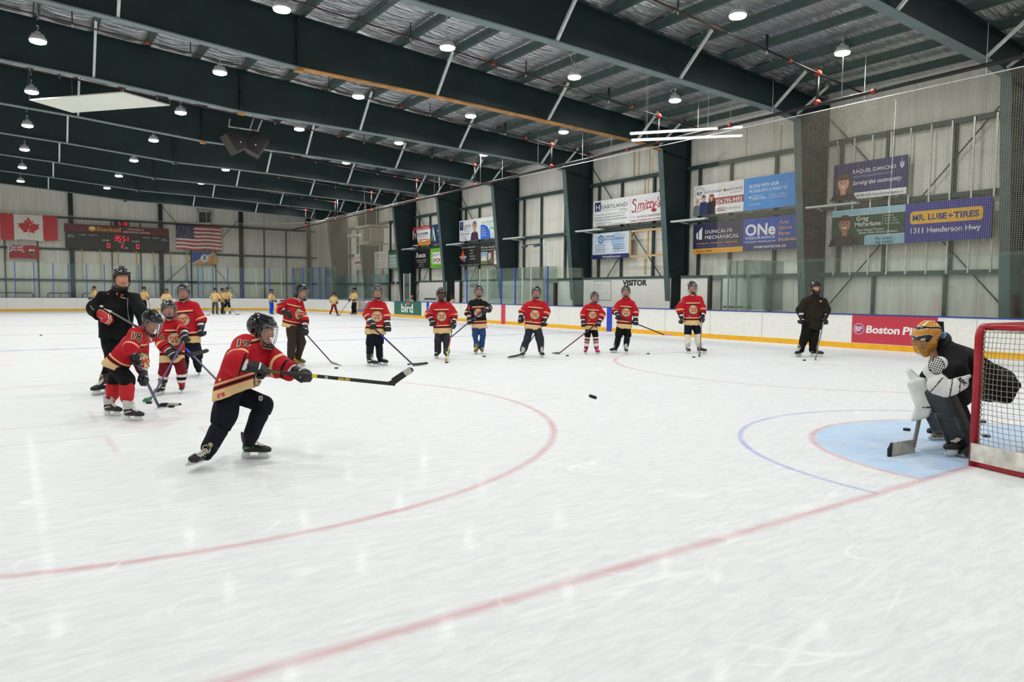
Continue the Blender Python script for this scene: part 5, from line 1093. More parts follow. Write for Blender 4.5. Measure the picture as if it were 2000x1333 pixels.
def crest_polys(R):
    P = [ringpoly(.001, R, CR_K), ringpoly(.001, R*.9, CR_C), ringpoly(R*.74, R*.8, CR_K, rings=1)]
    q = lambda pts, m: P.append(([(x*R, y*R) for x, y in pts], [tuple(range(len(pts)))], m))
    for s in (-1, 1):
        f = (lambda pts: pts if s > 0 else [(-x, y) for x, y in pts][::-1])
        q(f([(.1, -.2), (.24, -.2), (.24, .44), (.1, .44)]), CR_R); q(f([(.3, -.2), (.44, -.2), (.62, .12), (.5, .16)]), CR_R); q(f([(.62, .12), (.5, .16), (.42, .3), (.5, .42), (.66, .26)]), CR_R); q(f([(.5, .42), (.42, .3), (.3, .26), (.3, .4)]), CR_R)
    q([(-.1, .06), (.1, .06), (.1, .2), (-.1, .2)], CR_R); q([(-.44, -.46), (.44, -.46), (.46, -.26), (-.46, -.26)], CR_K)
    q([(-.3, -.4), (.3, -.4), (.3, -.34), (-.3, -.34)], CR_C)
    return P
def number_polys(t, h, m=CR_K, out=CR_C):
    P = []
    for bold, mm in ((.055, out), (.012, m)):
        v, f, w_ = text2d(t, bold, 0, .92); k = h/.72
        P.append(([((x-w_/2)*k, (y-.36)*k) for x, y in v], f, mm))
    return P

# ---- sticks
def stick(a, heel, toe, label, shaft=(24, 24, 28), blade=(22, 22, 24), tape=None, grip=None, band=None, H=.062, texts=(), name='hockey_stick', th=.030, cat='stick', shaft2=None):
    a, heel, toe = (np.asarray(v, float) for v in (a, heel, toe)); r = empty(name, heel); tag(r, label, cat)
    d = nrm(heel-a); L_ = np.linalg.norm(heel-a); side = nrm(np.cross(d, toe-heel)); wv = nrm(np.cross(side, d)); SH = mat('stick_%d_%d_%d' % shaft, shaft, .35, noise=(5, .15))
    def seg(mb, t0, t1, m, k=1.): mb.bar(a+d*L_*t0-heel, a+d*L_*t1-heel, th*k, th*.66*k, m, side)
    mb = MB(); seg(mb, 0, 1, SH); mb.build('shaft', r)
    if grip: mb = MB(); seg(mb, -.005, .12, flat(grip), 1.12); mb.build('grip_tape', r)
    if band: mb = MB(); seg(mb, band[0], band[1], flat(band[2]), 1.04); mb.build('colour_band', r)
    if shaft2: mb = MB(); seg(mb, shaft2[0], shaft2[1], flat(shaft2[2]), 1.03); mb.build('colour_band', r)
    # blade: curved, thin, taller at the heel
    t = toe-heel; bl = np.linalg.norm(t); t = nrm(t); up = nrm(np.cross(side, t)); up = up if np.dot(up, -d) > 0 else -up
    vs = []; n = 12
    for i in range(n+1):
        u = i/n; c = heel+t*bl*u+side*(.045*u*u)-heel; hgt = H*(1.0-.12*u) if u < .93 else H*(.88-(u-.93)*5); hh = hgt
        for s in (-1, 1):
            for z in (0, 1): vs.append(c+side*s*.0045*(1 if u < .95 else .6)+up*(z*hh+(.0 if z else (.012*(u > .93)))))
    fs = []
    for i in range(n):
        o = 4*i; fs += [(o, o+1, o+5, o+4), (o+2, o+6, o+7, o+3), (o+1, o+3, o+7, o+5), (o, o+4, o+6, o+2)]
    fs += [(0, 2, 3, 1), (4*n, 4*n+1, 4*n+3, 4*n+2)]
    k0, k1 = tape[1:] if tape else (0, 0); mb = MB(); mb.add(vs, fs, flat(blade))
    hs = [a+d*L_*.955-heel, -d*0+up*.028]; mb.bar(a+d*L_*.95-heel, t*.02+up*.03, .03, .014, flat(blade), side)
    b = mb.build('blade', r)
    if tape:
        mb = MB(); i0, i1 = int(tape[1]*n), int(tape[2]*n); c = heel-heel
        vv = []
        for i in range(i0, i1+1):
            q = np.array(vs[4*i:4*i+4]); m_ = q.mean(0); vv += [tuple(m_+(p-m_)*1.06+side*(.002 if np.dot(p-m_, side) > 0 else -.002)) for p in q]
        ff = []
        for i in range(i1-i0): o = 4*i; ff += [(o, o+1, o+5, o+4), (o+2, o+6, o+7, o+3), (o+1, o+3, o+7, o+5), (o, o+4, o+6, o+2)]
        ff += [(0, 2, 3, 1), (4*(i1-i0), 4*(i1-i0)+1, 4*(i1-i0)+3, 4*(i1-i0)+2)]
        mb.add(vv, ff, flat(tape[0])); mb.build('blade_tape', r)
    for (s_, t0, size, rgb, bold) in texts:
        v, f, w_ = text2d(s_, bold); nn = nrm(-CF-d*np.dot(-CF, d)); nn = side if abs(np.dot(side, nn)) > .5 else wv; nn = nn if np.dot(nn, -CF) > 0 else -nn
        up2 = np.cross(nn, d); off = (th*.66/2 if abs(np.dot(nn, side)) < .5 else th/2)+.0025
        off = th*.5+.0025
        mb = MB(); mb.add([a+d*(L_*t0+x*size)+up2*(y-.36)*size+nn*off-heel for x, y in v], f, flat(rgb)); mb.build('lettering', r, fixn=False)
    return r

# ---- puck
def _puck(mb): mb.lathe([(.034, 0), (.038, .003), (.038, .0225), (.034, .0255)], mat('black_rubber', (14, 14, 15), .6), 24)
PUCK_ME = small('puck', _puck)
def puck(p, label, rot=None, group=None):
    o = bpy.data.objects.new('puck', PUCK_ME); COL.objects.link(o); o.location = p
    if rot: o.rotation_euler = rot
    tag(o, label, 'puck', group); return o

# ---- the figure
def figure(G, J, label, H=1.6, top='jersey', jersey=None, pants='navy', long=False, socks='navy', skin='fair', face=0, pitch=0, roll=0, cage='steel', helmet=True, skates=('std', 'white'), feet=None, vox=.016,
           glove='std', grips=None, hem=None, beard=False, crest=True, num=None, mark='white', bulk=1., hemn=None, hair=False, collar=JC, seed=1, hand_open=False, back=None, mouth=None, pantleg=1., jb=1.08, sockr=1.12, full=False, cr=.017):
    """G ground point; J joints (world): head neck shL shR elL elR haL haR pel knL knR anL anR"""
    s = H/1.72*bulk; sb = H/1.72; G = np.asarray(G, float)
    j = {k: np.asarray(v, float)-G for k, v in J.items()}
    u_ = nrm((j['shL']+j['shR'])/2-j['pel']); dd_ = j['shR']-j['shL']
    for q_, k_ in (('L', 1), ('R', -1)): j['sh'+q_] = j['sh'+q_]-u_*.055*s+dd_*.07*k_
    S = (j['shL']+j['shR'])/2; P = j['pel']; u = nrm(S-P); l = j['shR']-j['shL']; l = nrm(l-u*np.dot(l, u)); n = np.cross(u, l)      # n points out of the chest
    hd = {}
    for q in 'LR': hd[q] = nrm(j['ha'+q]-j['el'+q])
    wr = {q: j['ha'+q]-hd[q]*.09*sb for q in 'LR'}
    hip = {'L': P-l*.085*sb-Z*.03*sb, 'R': P+l*.085*sb-Z*.03*sb}
    # --- body, one surface
    bp = [(P-l*.06*sb, P+l*.06*sb, .075*sb, .075*sb), (P, S-u*.12*sb, .075*sb, .085*sb), (j['shL']+l*.03*sb, j['shR']-l*.03*sb, .045*sb, .045*sb), (S-u*.02, j['neck'], .055*sb, .052*sb), (j['neck'], j['head']-Z*.06*sb, .052*sb, .05*sb)]
    for q in 'LR':
        bp += [(j['sh'+q], j['el'+q], .04*sb, .034*sb), (j['el'+q], wr[q], .034*sb, .028*sb), (wr[q], j['ha'+q], .032*sb, .03*sb), (hip[q], j['kn'+q], .062*sb, .045*sb), (j['kn'+q], j['an'+q], .044*sb, .034*sb)]
        for k in range(4):       # fingers closing inside the glove
            o_ = np.cross(hd[q], Z)*(k-1.5)*.016*sb; bp.append((j['ha'+q]+o_, j['ha'+q]+o_+hd[q]*.02*sb-Z*.025*sb, .009*sb, .008*sb))
    def bounds(pr, pad):
        A = np.array([v for q in pr for v in (q[0], q[1])]); return A.min(0)-pad, A.max(0)+pad
    lo, hi = bounds(bp, .2*sb); vb = max(vox*1.4, .02)
    bv, bf = mesh_sdf(lambda Q: union(Q, bp, .03*sb), lo, hi, vb)
    fz = nrm(Z*math.cos(math.radians(pitch))+facing(face)*math.sin(math.radians(pitch))); fy = nrm(facing(face)-fz*np.dot(facing(face), fz)); fx = np.cross(fy, fz)
    if roll: c_, s_ = math.cos(math.radians(roll)), math.sin(math.radians(roll)); fx, fz = fx*c_+fz*s_, fz*c_-fx*s_
    hs = (.62*sb+.38)*1.06; MH = frame4(fx, fy, fz, j['head'], hs)
    bv, bf, bm_ = add_head(bv, bf, np.zeros(len(bf), int), MH, beard)
    me_m = [SKIN[skin], SKIN[skin], LIP, BROW, BEARD, EYEW, IRIS]
    root = obj_from('person', bv, bf, me_m, None, bm_); root.location = G; tag(root, label, 'person')
    # --- upper garment
    if top:
        hemP = P-u*.11*sb if hem is None else np.asarray(hem, float)-G; hn = u if hemn is None else nrm(hemn)
        a0 = hemP-hn*.04; w1 = .09*s; w2 = .095*s
        tp = [(a0-l*w1, S-u*.16*sb-l*w2, .124*s*jb, .112*s*jb), (a0+l*w1, S-u*.16*sb+l*w2, .124*s*jb, .112*s*jb), (a0, S-u*.14*sb, .132*s*jb, .122*s*jb), (j['shL']-u*.005, j['shR']-u*.005, .08*s, .08*s), (j['shL']+l*.05*s, j['neck']-u*.03*sb, .07*s, .058*s), (j['shR']-l*.05*s, j['neck']-u*.03*sb, .07*s, .058*s)]
        sl = {q: [(j['sh'+q], j['el'+q], .086*s*jb, .086*s*jb), (j['el'+q], wr[q]+hd[q]*(.06 if full else .0), .085*s*jb, .068*s)] for q in 'LR'}
        sd = abs(hash(label)) % 97 if False else seed
        def tors(Q): return np.maximum(union(Q, tp, .06*s), -((Q-hemP.astype(np.float32)) @ hn.astype(np.float32)))
        def arm(Q, q): return np.maximum(union(Q, sl[q], .05*s), ((Q-(wr[q]+hd[q]*(.08 if full else -.078)*sb).astype(np.float32)) @ hd[q].astype(np.float32)))
        def allg(Q):
            d = smin(smin(tors(Q), arm(Q, 'L'), .03*s), arm(Q, 'R'), .03*s); return d+wrinkle(Q, .02*sb, .85/sb, sd)
        lo, hi = bounds(tp+sl['L']+sl['R'], .17*s)
        gv, gf = mesh_sdf(allg, lo, hi, vox)
        dt, dl, dr = tors(gv), arm(gv, 'L'), arm(gv, 'R'); ja = (np.minimum(dl, dr) < dt-.012*s).astype(float)
        top_len = np.dot(S+u*.05*s-hemP, u); jt = np.clip(((gv-hemP) @ hn)/top_len, 0, 1)
        def along(q):
            L1 = np.linalg.norm(j['el'+q]-j['sh'+q]); L2 = np.linalg.norm(wr[q]-j['el'+q]); e1, e2 = nrm(j['el'+q]-j['sh'+q]), nrm(wr[q]-j['el'+q])
            t1 = np.clip((gv-j['sh'+q]) @ e1, 0, L1); t2 = np.clip((gv-j['el'+q]) @ e2, 0, L2)
            d1 = np.linalg.norm(gv-j['sh'+q]-t1[:, None]*e1, axis=1); d2 = np.linalg.norm(gv-j['el'+q]-t2[:, None]*e2, axis=1)
            return np.where(d1 < d2, t1, L1+t2)/(L1+L2)
        js = np.where(dl < dr, along('L'), along('R'))
        g = obj_from(top, gv, gf, [jersey], root, None, {'jt': jt, 'js': js, 'ja': ja}); bvh = BVHTree.FromPolygons([tuple(map(float, v)) for v in gv], [tuple(int(i) for i in f) for f in gf])
        if collar:
            nk = j['neck']-u*.015*sb; rr = .068*s; mb = MB()
            ring = [nk+l*rr*1.05*math.cos(a)+n*rr*math.sin(a)-u*(.035*sb*max(0, math.sin(a))**2) for a in np.linspace(0, 2*math.pi, 25)[:-1]]
            mb.tube(ring, cr*s, flat(collar, .8), 8, closed=True); mb.build('collar', g)
        if crest:
            decal('crest', g, bvh, S-u*.25*sb, -l, u, crest_polys(.13*sb))
            q_ = lambda w_, h_, m_: ([(-w_, -h_), (0, -h_), (w_, -h_), (w_, h_), (0, h_), (-w_, h_)], [(0, 1, 4, 5), (1, 2, 3, 4)], m_)
            decal('patch', g, bvh, S-u*.42*sb+l*.10*sb, -l, u, [q_(.05*sb, .013*sb, CR_K), q_(.03*sb, .005*sb, GLW)])
        for (t_, org, rt, up_, hgt, a_, b_) in (num or []):
            v_ = nrm(CAM-np.asarray(org)); rt = nrm(rt-v_*np.dot(rt, v_)); up_ = np.cross(v_, rt); decal('number', g, bvh, np.asarray(org)-G, rt, up_, number_polys(t_, hgt, a_, b_), lift=.011)
        if back: decal('crest', g, bvh, S-u*.25*sb, l, u, number_polys(back[0], .2*sb, back[1], back[2]))
    # --- trousers
    k1 = 1. if not long else 1.
    pp = [(P-l*.07*sb, P+l*.07*sb, .108*s, .108*s), (P+u*.04*sb-l*.05*sb, P+u*.04*sb+l*.05*sb, .095*s, .095*s)]
    for q in 'LR':
        kd = nrm(j['kn'+q]-hip[q]); pp.append((hip[q], j['kn'+q], .108*s*pantleg, (.088 if long else .098)*s*pantleg))
        if long: pp.append((j['kn'+q], j['an'+q]+Z*.02*sb, .082*s*pantleg, .078*s*pantleg))
        else: pp.append((j['kn'+q], j['kn'+q]+nrm(j['an'+q]-j['kn'+q])*.045*sb, .092*s*pantleg, .09*s*pantleg))
    lo, hi = bounds(pp, .16*s)
    ends = [(j['an'+q]-Z*.03*sb if long else j['kn'+q]+nrm(j['an'+q]-j['kn'+q])*.07*sb, nrm(j['an'+q]-j['kn'+q])) for q in 'LR']
    def pantf(Q):
        d = union(Q, pp[:2], .05*s)
        for i, q in enumerate('LR'):
            e = union(Q, pp[2+2*i:4+2*i], .04*s); p0, dd = ends[i]; e = np.maximum(e, (Q-p0.astype(np.float32)) @ dd.astype(np.float32)); d = smin(d, e, .03*s)
        return d+wrinkle(Q, .015*sb, 1.0/sb, seed+5)
    pv_, pf_ = mesh_sdf(pantf, lo, hi, vox); pn = obj_from('trousers' if long else 'hockey_pants', pv_, pf_, [CLOTH[pants]], root)
    # --- socks
    if not long:
        for q in 'LR':
            ae = j['an'+q]+nrm(j['kn'+q]-j['an'+q])*.06*sb; sp = [(j['kn'+q], j['an'+q]-Z*.03*sb, .055*s, .047*s), (j['kn'+q], ae, .074*s*sockr, .06*s*sockr)]; sp.append((j['kn'+q]+nrm(j['an'+q]-j['kn'+q])*.12*sb, ae, .074*s*sockr, .064*s*sockr)); lo, hi = bounds(sp, .12*s)
            sv, sf = mesh_sdf(lambda Q: union(Q, sp, .02)+wrinkle(Q, .005*sb, 1.3/sb, seed+9), lo, hi, vox); d_ = j['an'+q]-j['kn'+q]
            obj_from('sock', sv, sf, [SOCK[socks]], root, None, {'jt': 1-np.clip(((sv-j['kn'+q]) @ d_)/(d_ @ d_), 0, 1)})
    # --- skates, gloves, helmet
    for i, q in enumerate('LR'):
        if feet is None: break
        f = feet[i]; put_skate(root, G, f[0], f[1], f[2] if len(f) > 2 else Z, sb*.98, *skates)
    if grips is not None:
        for i, q in enumerate('LR'):
            pal = glove if isinstance(glove, str) else glove[i]
            if pal and grips[i] is not None: put_glove(root, G, J['ha'+q], hd[q], grips[i], sb*1.24, q == 'R', pal)
    if helmet:
        hl = inst('helmet', HELM_ME, root, frame4(fx, fy, fz, j['head'], hs*1.07))
        if cage: inst('face_cage', CAGE_ME[cage], hl)
        inst('chin_cup', CHIN_ME, hl)
        if mark: inst('brand_mark', MARK_ME[mark], hl)
    if hair:
        hp = [((0, -.08, .02), (0, -.075, -.12), .06, .05), ((-.06, -.03, -.02), (-.055, -.04, -.13), .035, .03), ((.06, -.03, -.02), (.055, -.04, -.13), .035, .03)]
        hv, hf = mesh_sdf(lambda Q: union(Q, hp, .03)+wrinkle(Q, .006, 2.5, 3), (-.13, -.17, -.2), (.13, .05, .11), .01); o = obj_from('hair', hv, hf, [HAIRB], root); o.matrix_basis = Matrix(MH.tolist())
    if mouth: mb = MB(); mb.lathe([(0, .012), (.012, .008), (.016, 0), (.012, -.008), (0, -.012)], flat(mouth), 12); o = mb.build('mouthguard', root); o.matrix_basis = Matrix((MH @ frame4((1, 0, 0), (0, 0, 1), (0, -1, 0), (0, .1, -.056))).tolist())
    return root
# ================================================================ PEOPLE, STICKS, PUCKS
class Pose:
    """reads joints off the camera's sight lines at the figure's own distance (offsets in metres, + is farther)"""
    def __init__(s, gx, gy): s.G = ice(gx, gy); s.d = float(np.dot(s.G-CAM, CF))
    def __call__(s, x, y, off=0.): return CAM+ray(x, y)*(s.d+off)
def foot(x, y, yaw): return (ice(x, y), facing(yaw))
def zz(ox, oy, k): return lambda x, y: (ox+x/k, oy+y/k)
def joints(p, Zf, tab):
    out = {}
    for k, v in tab.items(): x, y = Zf(v[0], v[1]); out[k] = p(x, y, v[2] if len(v) > 2 else 0.)
    return out
A_ = zz(150, 500, 3.81); B_ = zz(350, 600, 4.04); C_ = zz(500, 530, 5.); D_ = zz(820, 530, 6.667); E_ = zz(1110, 530, 6.897); F_ = zz(1520, 530, 5.263); G_ = zz(1700, 600, 3.81)
VX = 1.0
# ---- the shooter
p = Pose(455, 903)
J = joints(p, B_, dict(head=(648, 192, .08), neck=(592, 250, .05), shL=(655, 275, .26), shR=(522, 268, -.10), elR=(472, 455, -.28), haR=(640, 500, -.22), elL=(770, 462, .16), haL=(985, 540, .02),
    pel=(412, 660, .04), knR=(352, 895, -.12), anR=(182, 1128, -.10), knL=(655, 775, .14), anL=(556, 1050, .06)))
fr = nrm(J['haL']-J['haR'])
fL = (ice(*B_(572, 1196)), facing(92)); tR = nrm(-F0*.86-H0*.36-Z*.2); upR = nrm(H0*.66+Z*.75); fRp = ice(382, 915)+Z*.036; J['anR'] = fRp+upR*.12-tR*.02
feet = (fL, (fRp, tR, upR))
shooter = figure(p.G, J, 'person in a red jersey numbered 19 leaning into a shot in the foreground', H=1.50, jersey=M_RED, pants='navy', socks='navy', face=97, pitch=14, skates=('green', 'white'), feet=feet, vox=.011, grips=(fr, fr), bulk=1.08, jb=1.3,
    hem=p(*B_(432, 692), 0), hemn=nrm(Z-H0*.33), mark=None, seed=4,
    num=[('19', p(*B_(512, 292), -.3), nrm(H0*.97-Z*.12), nrm(Z*.97+H0*.12), .098, CR_K, CR_C)])
sj = [c for c in shooter.children if c.name.startswith('jersey')][0]; sp_ = [c for c in shooter.children if c.name.startswith('hockey_pants')][0]
def bvh_of(o): return BVHTree.FromPolygons([tuple(v.co) for v in o.data.vertices], [tuple(q.vertices) for q in o.data.polygons])
rq = lambda w_, h_, m_: ([(-w_, -h_), (w_, -h_), (w_, h_), (-w_, h_)], [(0, 1, 2, 3)], m_)
decal('hem_tag', sj, bvh_of(sj), p(*B_(302, 706), -.3)-p.G, nrm(H0*.95+Z*.3), nrm(Z*.95-H0*.3), [rq(.034, .017, CR_R), rq(.022, .005, mat('tag_pink', (226, 150, 150), .7))])
decal('leaf_patch', sj, bvh_of(sj), p(*B_(280, 588), -.3)-p.G, H0, Z, [([(.02*math.sin(k*math.pi/5)*(1 if k % 2 == 0 else .5), .02*math.cos(k*math.pi/5)*(1 if k % 2 == 0 else .5)) for k in range(10)], [tuple(range(10))[::-1]], CR_C)])
decal('league_shield', sp_, bvh_of(sp_), p(*B_(638, 725), -.2)-p.G, H0, Z, [([(-.018, .022), (.018, .022), (.018, -.01), (0, -.024), (-.018, -.01)], [(4, 3, 2, 1, 0)], mat('shield_grey', (160, 164, 168), .5)), rq(.01, .004, CR_K)])
aS, hS = p(*B_(706, 517), -.2), p(772, 751, .12)
a0 = J['haR']-fr*.03
stick(J['haR']-nrm(hS-J['haR'])*.10, hS, p(808, 724, .16), 'black stick with yellow and white lettering swung forward by player 19', shaft=(34, 33, 30), blade=(22, 22, 24), tape=((190, 188, 180), .66, .97), shaft2=(.42, .455, (226, 200, 60)),
    texts=(('25', .505, .03, (236, 236, 230), .02), ('BAUER', .60, .034, (226, 206, 70), .03), ('SUPREME', .13, .024, (150, 140, 60), .01)))
# ---- player 18
p = Pose(240, 815)
J = joints(p, A_, dict(head=(553, 498, .02), neck=(508, 548, .05), shR=(452, 572, -.14), shL=(500, 585, .24), elR=(395, 690, -.22), haR=(440, 775, -.12), elL=(478, 790, .18), haL=(497, 925, .06),
    pel=(310, 790, .05), knR=(372, 930, -.08), anR=(372, 1085, -.08), knL=(280, 925, .14), anL=(262, 1065, .12)))
hd_, tp_, bt_ = ice(*A_(612, 1132)), ice(*A_(760, 1108)), J['haR']+Z*.03
g = nrm(hd_-J['haR'])
figure(p.G, J, 'person in a red jersey numbered 18 bent over a puck with red socks', H=1.46, jersey=M_RED, pants='black', socks='red', face=62, pitch=32, skates=('silver', 'white'), feet=(foot(*A_(250, 1190), 75), foot(*A_(400, 1228), 82)), vox=.0125, grips=(g, g), bulk=1.02, seed=7, mark=None, sockr=1.3, jb=1.15,
    hem=p(*A_(285, 830), .02), num=[('18', p(*A_(447, 600), -.3), nrm(H0*.95-F0*.1-Z*.15), nrm(Z*.9+H0*.25), .1, CR_K, CR_C)])
stick(J['haR']-g*.12, hd_+Z*.01, tp_, 'grey blue stick with white blade tape held by player 18', shaft=(70, 78, 104), blade=(24, 24, 26), tape=((206, 200, 180), .35, .9), band=(.30, .36, (40, 60, 200)))
q = ice(*A_(705, 1128)); puck(q, 'black puck against the blade of player 18')
# ---- small player 6
p = Pose(336, 769)
J = joints(p, A_, dict(head=(683, 402, -.02), neck=(690, 462, .02), shR=(645, 505, -.04), shL=(765, 500, .10), elR=(628, 650, -.10), haR=(715, 745, -.16), elL=(800, 560, -.05), haL=(808, 618, -.16),
    pel=(712, 745, .03), knR=(652, 860, -.05), anR=(632, 972, -.02), knL=(778, 850, .0), anL=(780, 955, .02)))
hd_ = ice(*A_(545, 1082)); g = nrm(hd_-J['haL'])
figure(p.G, J, 'small person in a red jersey numbered 6 with banded socks holding a purple stick', H=1.36, jersey=M_RED, pants='darkred', socks='bands', face=38, pitch=6, skates=('std', 'white'), feet=(foot(*A_(785, 1018), 20), foot(*A_(628, 1035), -5)), vox=.013, grips=(g, g), seed=11, mark=None, mouth=(40, 70, 220),
    num=[('6', p(*A_(634, 602), -.3), H0, Z, .075, CR_K, CR_C)])
stick(J['haL']-g*.06, hd_+Z*.01, ice(*A_(512, 1098)), 'purple stick with a green blade held by the small player 6', shaft=(70, 50, 110), blade=(40, 130, 70), grip=(40, 170, 90))
puck(ice(*A_(537, 1100)), 'black puck beside the green stick blade')
# ---- tall player behind
p = Pose(374, 736)
J = joints(p, A_, dict(head=(793, 272, 0), neck=(798, 325, .03), shR=(728, 358, .02), shL=(882, 358, .02), elR=(706, 500, -.03), haR=(790, 610, -.16), elL=(928, 480, .02), haL=(930, 572, -.05),
    pel=(830, 610, .03), knR=(800, 740, 0), anR=(800, 850, 0), knL=(890, 740, 0), anL=(905, 840, 0)))
hd_ = ice(437, 756)
g = nrm(hd_-J['haR'])
figure(p.G, J, 'tall person in a red jersey standing behind the small player 6', H=1.62, jersey=M_RED, pants='navy', socks='navy', face=12, pitch=8, skates=('std', 'white'), feet=(foot(*A_(908, 888), 25), foot(*A_(800, 905), 0)), vox=.014, grips=(g, g), seed=13)
stick(p(*A_(812, 690), -.2), hd_, ice(452, 752), 'dark stick with a bright blue band behind player 19', shaft=(32, 40, 60), band=(.02, .25, (40, 60, 220)))
# ---- coach at the left
p = Pose(222, 768)
J = joints(p, A_, dict(head=(334, 168, 0), neck=(322, 232, .03), shR=(176, 290, .0), shL=(440, 285, .05), elR=(122, 395, -.05), haR=(222, 468, -.2), elL=(478, 420, -.05), haL=(540, 612, -.15),
    pel=(290, 560, .03), knR=(262, 770, 0), anR=(215, 955, 0), knL=(335, 770, 0), anL=(345, 955, 0)))
s0, s1 = p(*A_(178, 376), -.12), p(*A_(838, 752), -.1)
g = nrm(s1-s0)
coach = figure(p.G, J, 'person in a black jacket and helmet smiling behind player 18, with red and white gloves', H=1.84, top='jacket', jersey=CLOTH['coach'], pants='coach', long=True, face=42, pitch=10, cage=None, skates=('std', 'white'), feet=(foot(*A_(345, 1030), 20), foot(*A_(205, 1030), -20)), vox=.0135, grips=(g, g), glove='coach', crest=False, collar=(12, 13, 15), cr=.036, mark=None, seed=17, bulk=1.0, jb=1.05)
# piping, zip and badge of the jacket
jk = [c for c in coach.children if c.name.startswith('jacket')][0]; bv = BVHTree.FromPolygons([tuple(v.co) for v in jk.data.vertices], [tuple(q.vertices) for q in jk.data.polygons])
def on_cloth(root, bvh, name, parent, pts, r, m):
    mb = MB(); P3 = []
    for x, y in pts:
        h = bvh.ray_cast(Vector(CAM)-root.location, Vector(nrm(ray(x, y))), 200)
        if h[0] is not None: P3.append(np.array(h[0])-nrm(ray(x, y))*.006)
    if len(P3) > 1: mb.tube(P3, r, m, 6); mb.build(name, parent)
PIP = mat('tan_piping', (176, 160, 120), .6)
on_cloth(coach, bv, 'piping', jk, [A_(*q) for q in ((205, 280), (222, 250), (250, 225))], .006, PIP); on_cloth(coach, bv, 'piping', jk, [A_(*q) for q in ((100, 372), (120, 400), (150, 430), (180, 450))], .006, PIP)
on_cloth(coach, bv, 'zip', jk, [A_(*q) for q in ((378, 262), (380, 320), (378, 380), (382, 440), (395, 500))], .006, mat('zip_metal', (150, 150, 140), .4)); on_cloth(coach, bv, 'badge', jk, [A_(*q) for q in ((325, 305), (340, 312), (365, 318))], .008, PIP)
on_cloth(coach, bv, 'badge', jk, [A_(*q) for q in ((330, 290), (346, 292))], .014, flat((190, 60, 60))); on_cloth(coach, bv, 'badge', jk, [A_(*q) for q in ((226, 283), (242, 285))], .01, flat((190, 40, 60)))
stick(s0, s1, p(*A_(985, 727), .05), 'black stick held level across the coach in the black jacket', shaft=(30, 30, 32), grip=(206, 204, 196), blade=(20, 20, 22), H=.07)
# ---- row of players, left to right
def player(gx, gy, Zf, tab, label, feet, H, face, st=None, nums=(), **kw):
    p = Pose(gx, gy); J = joints(p, Zf, tab); g = (None, None); fl = (foot(*Zf(*feet[0][:2]), feet[0][2]), foot(*Zf(*feet[1][:2]), feet[1][2]))
    for k, f in zip('LR', fl): J['an'+k] = .35*J['an'+k]+.65*(f[0]+Z*.13*H/1.72-f[1]*.03)
    if st:
        a, b, c, lb, opt = st; bt = p(*Zf(*a[:2]), a[2]); hh = ice(*Zf(*b[:2])) if len(b) == 2 else p(*Zf(*b[:2]), b[2]); tt = ice(*Zf(*c[:2])) if len(c) == 2 else p(*Zf(*c[:2]), c[2]); gg = nrm(hh-bt); g = (gg, gg); stick(bt, hh+Z*.012*(len(b) == 2), tt, lb, **opt)
    return figure(p.G, J, label, H=H, face=face, feet=fl, num=[(t_, p(*Zf(x_, y_), -.15), H0, Z, h_, a_, b_) for t_, x_, y_, h_, a_, b_ in nums], grips=g if st else (H0, H0), **kw)
player(577, 718, C_, dict(head=(437, 208, 0), neck=(402, 262, .03), shR=(318, 285, -.08), shL=(425, 275, .2), elR=(222, 372, -.12), haR=(322, 425, -.2), elL=(470, 470, .1), haL=(478, 588, -.08), pel=(372, 560, .03), knR=(352, 700, -.05), anR=(345, 850), knL=(440, 690, .1), anL=(412, 850, .1)),
    'person in a red jersey and brown trousers seen side on beyond player 19', ((415, 922, 60), (352, 935, 75)), 1.66, 72, nums=(('27', 265, 300, .1, CR_K, CR_R),), st=((300, 405, -.2), (742, 903), (865, 925), 'dark stick with a pale taped blade held by the player in brown trousers', dict(shaft=(40, 42, 46), tape=((190, 184, 160), .1, .86))),
    jersey=M_RED, pants='brown', long=True, pitch=14, skates=('gold', 'yellow'), vox=.016, hair=True, hem=Pose(577, 718)(*C_(345, 560), .03), hemn=nrm(Z-H0*-.28), seed=21, mark=None)
player(734, 715, C_, dict(head=(1182, 205, 0), neck=(1185, 262, .03), shR=(1102, 312, -.02), shL=(1248, 308, .08), elR=(1085, 430, -.05), haR=(1140, 535, -.14), elL=(1272, 430, .06), haL=(1285, 560, -.04), pel=(1170, 565, .03), knR=(1120, 700, -.02), anR=(1108, 850), knL=(1198, 690, .05), anL=(1205, 840)),
    'person in a red jersey with navy shin socks, second of the row along the ice', ((1222, 920, 60), (1120, 932, 65)), 1.60, 22, nums=(('7', 1087, 340, .09, CR_K, CR_C),), st=((1140, 545, -.14), (1545, 930), (1675, 918), 'dark blue stick with a black blade reaching right from the second player of the row', dict(shaft=(24, 28, 44), band=(.22, .4, (40, 50, 180)))),
    jersey=M_RED, pants='navy', socks='navy', pitch=8, skates=('std', 'white'), vox=.016, seed=23)
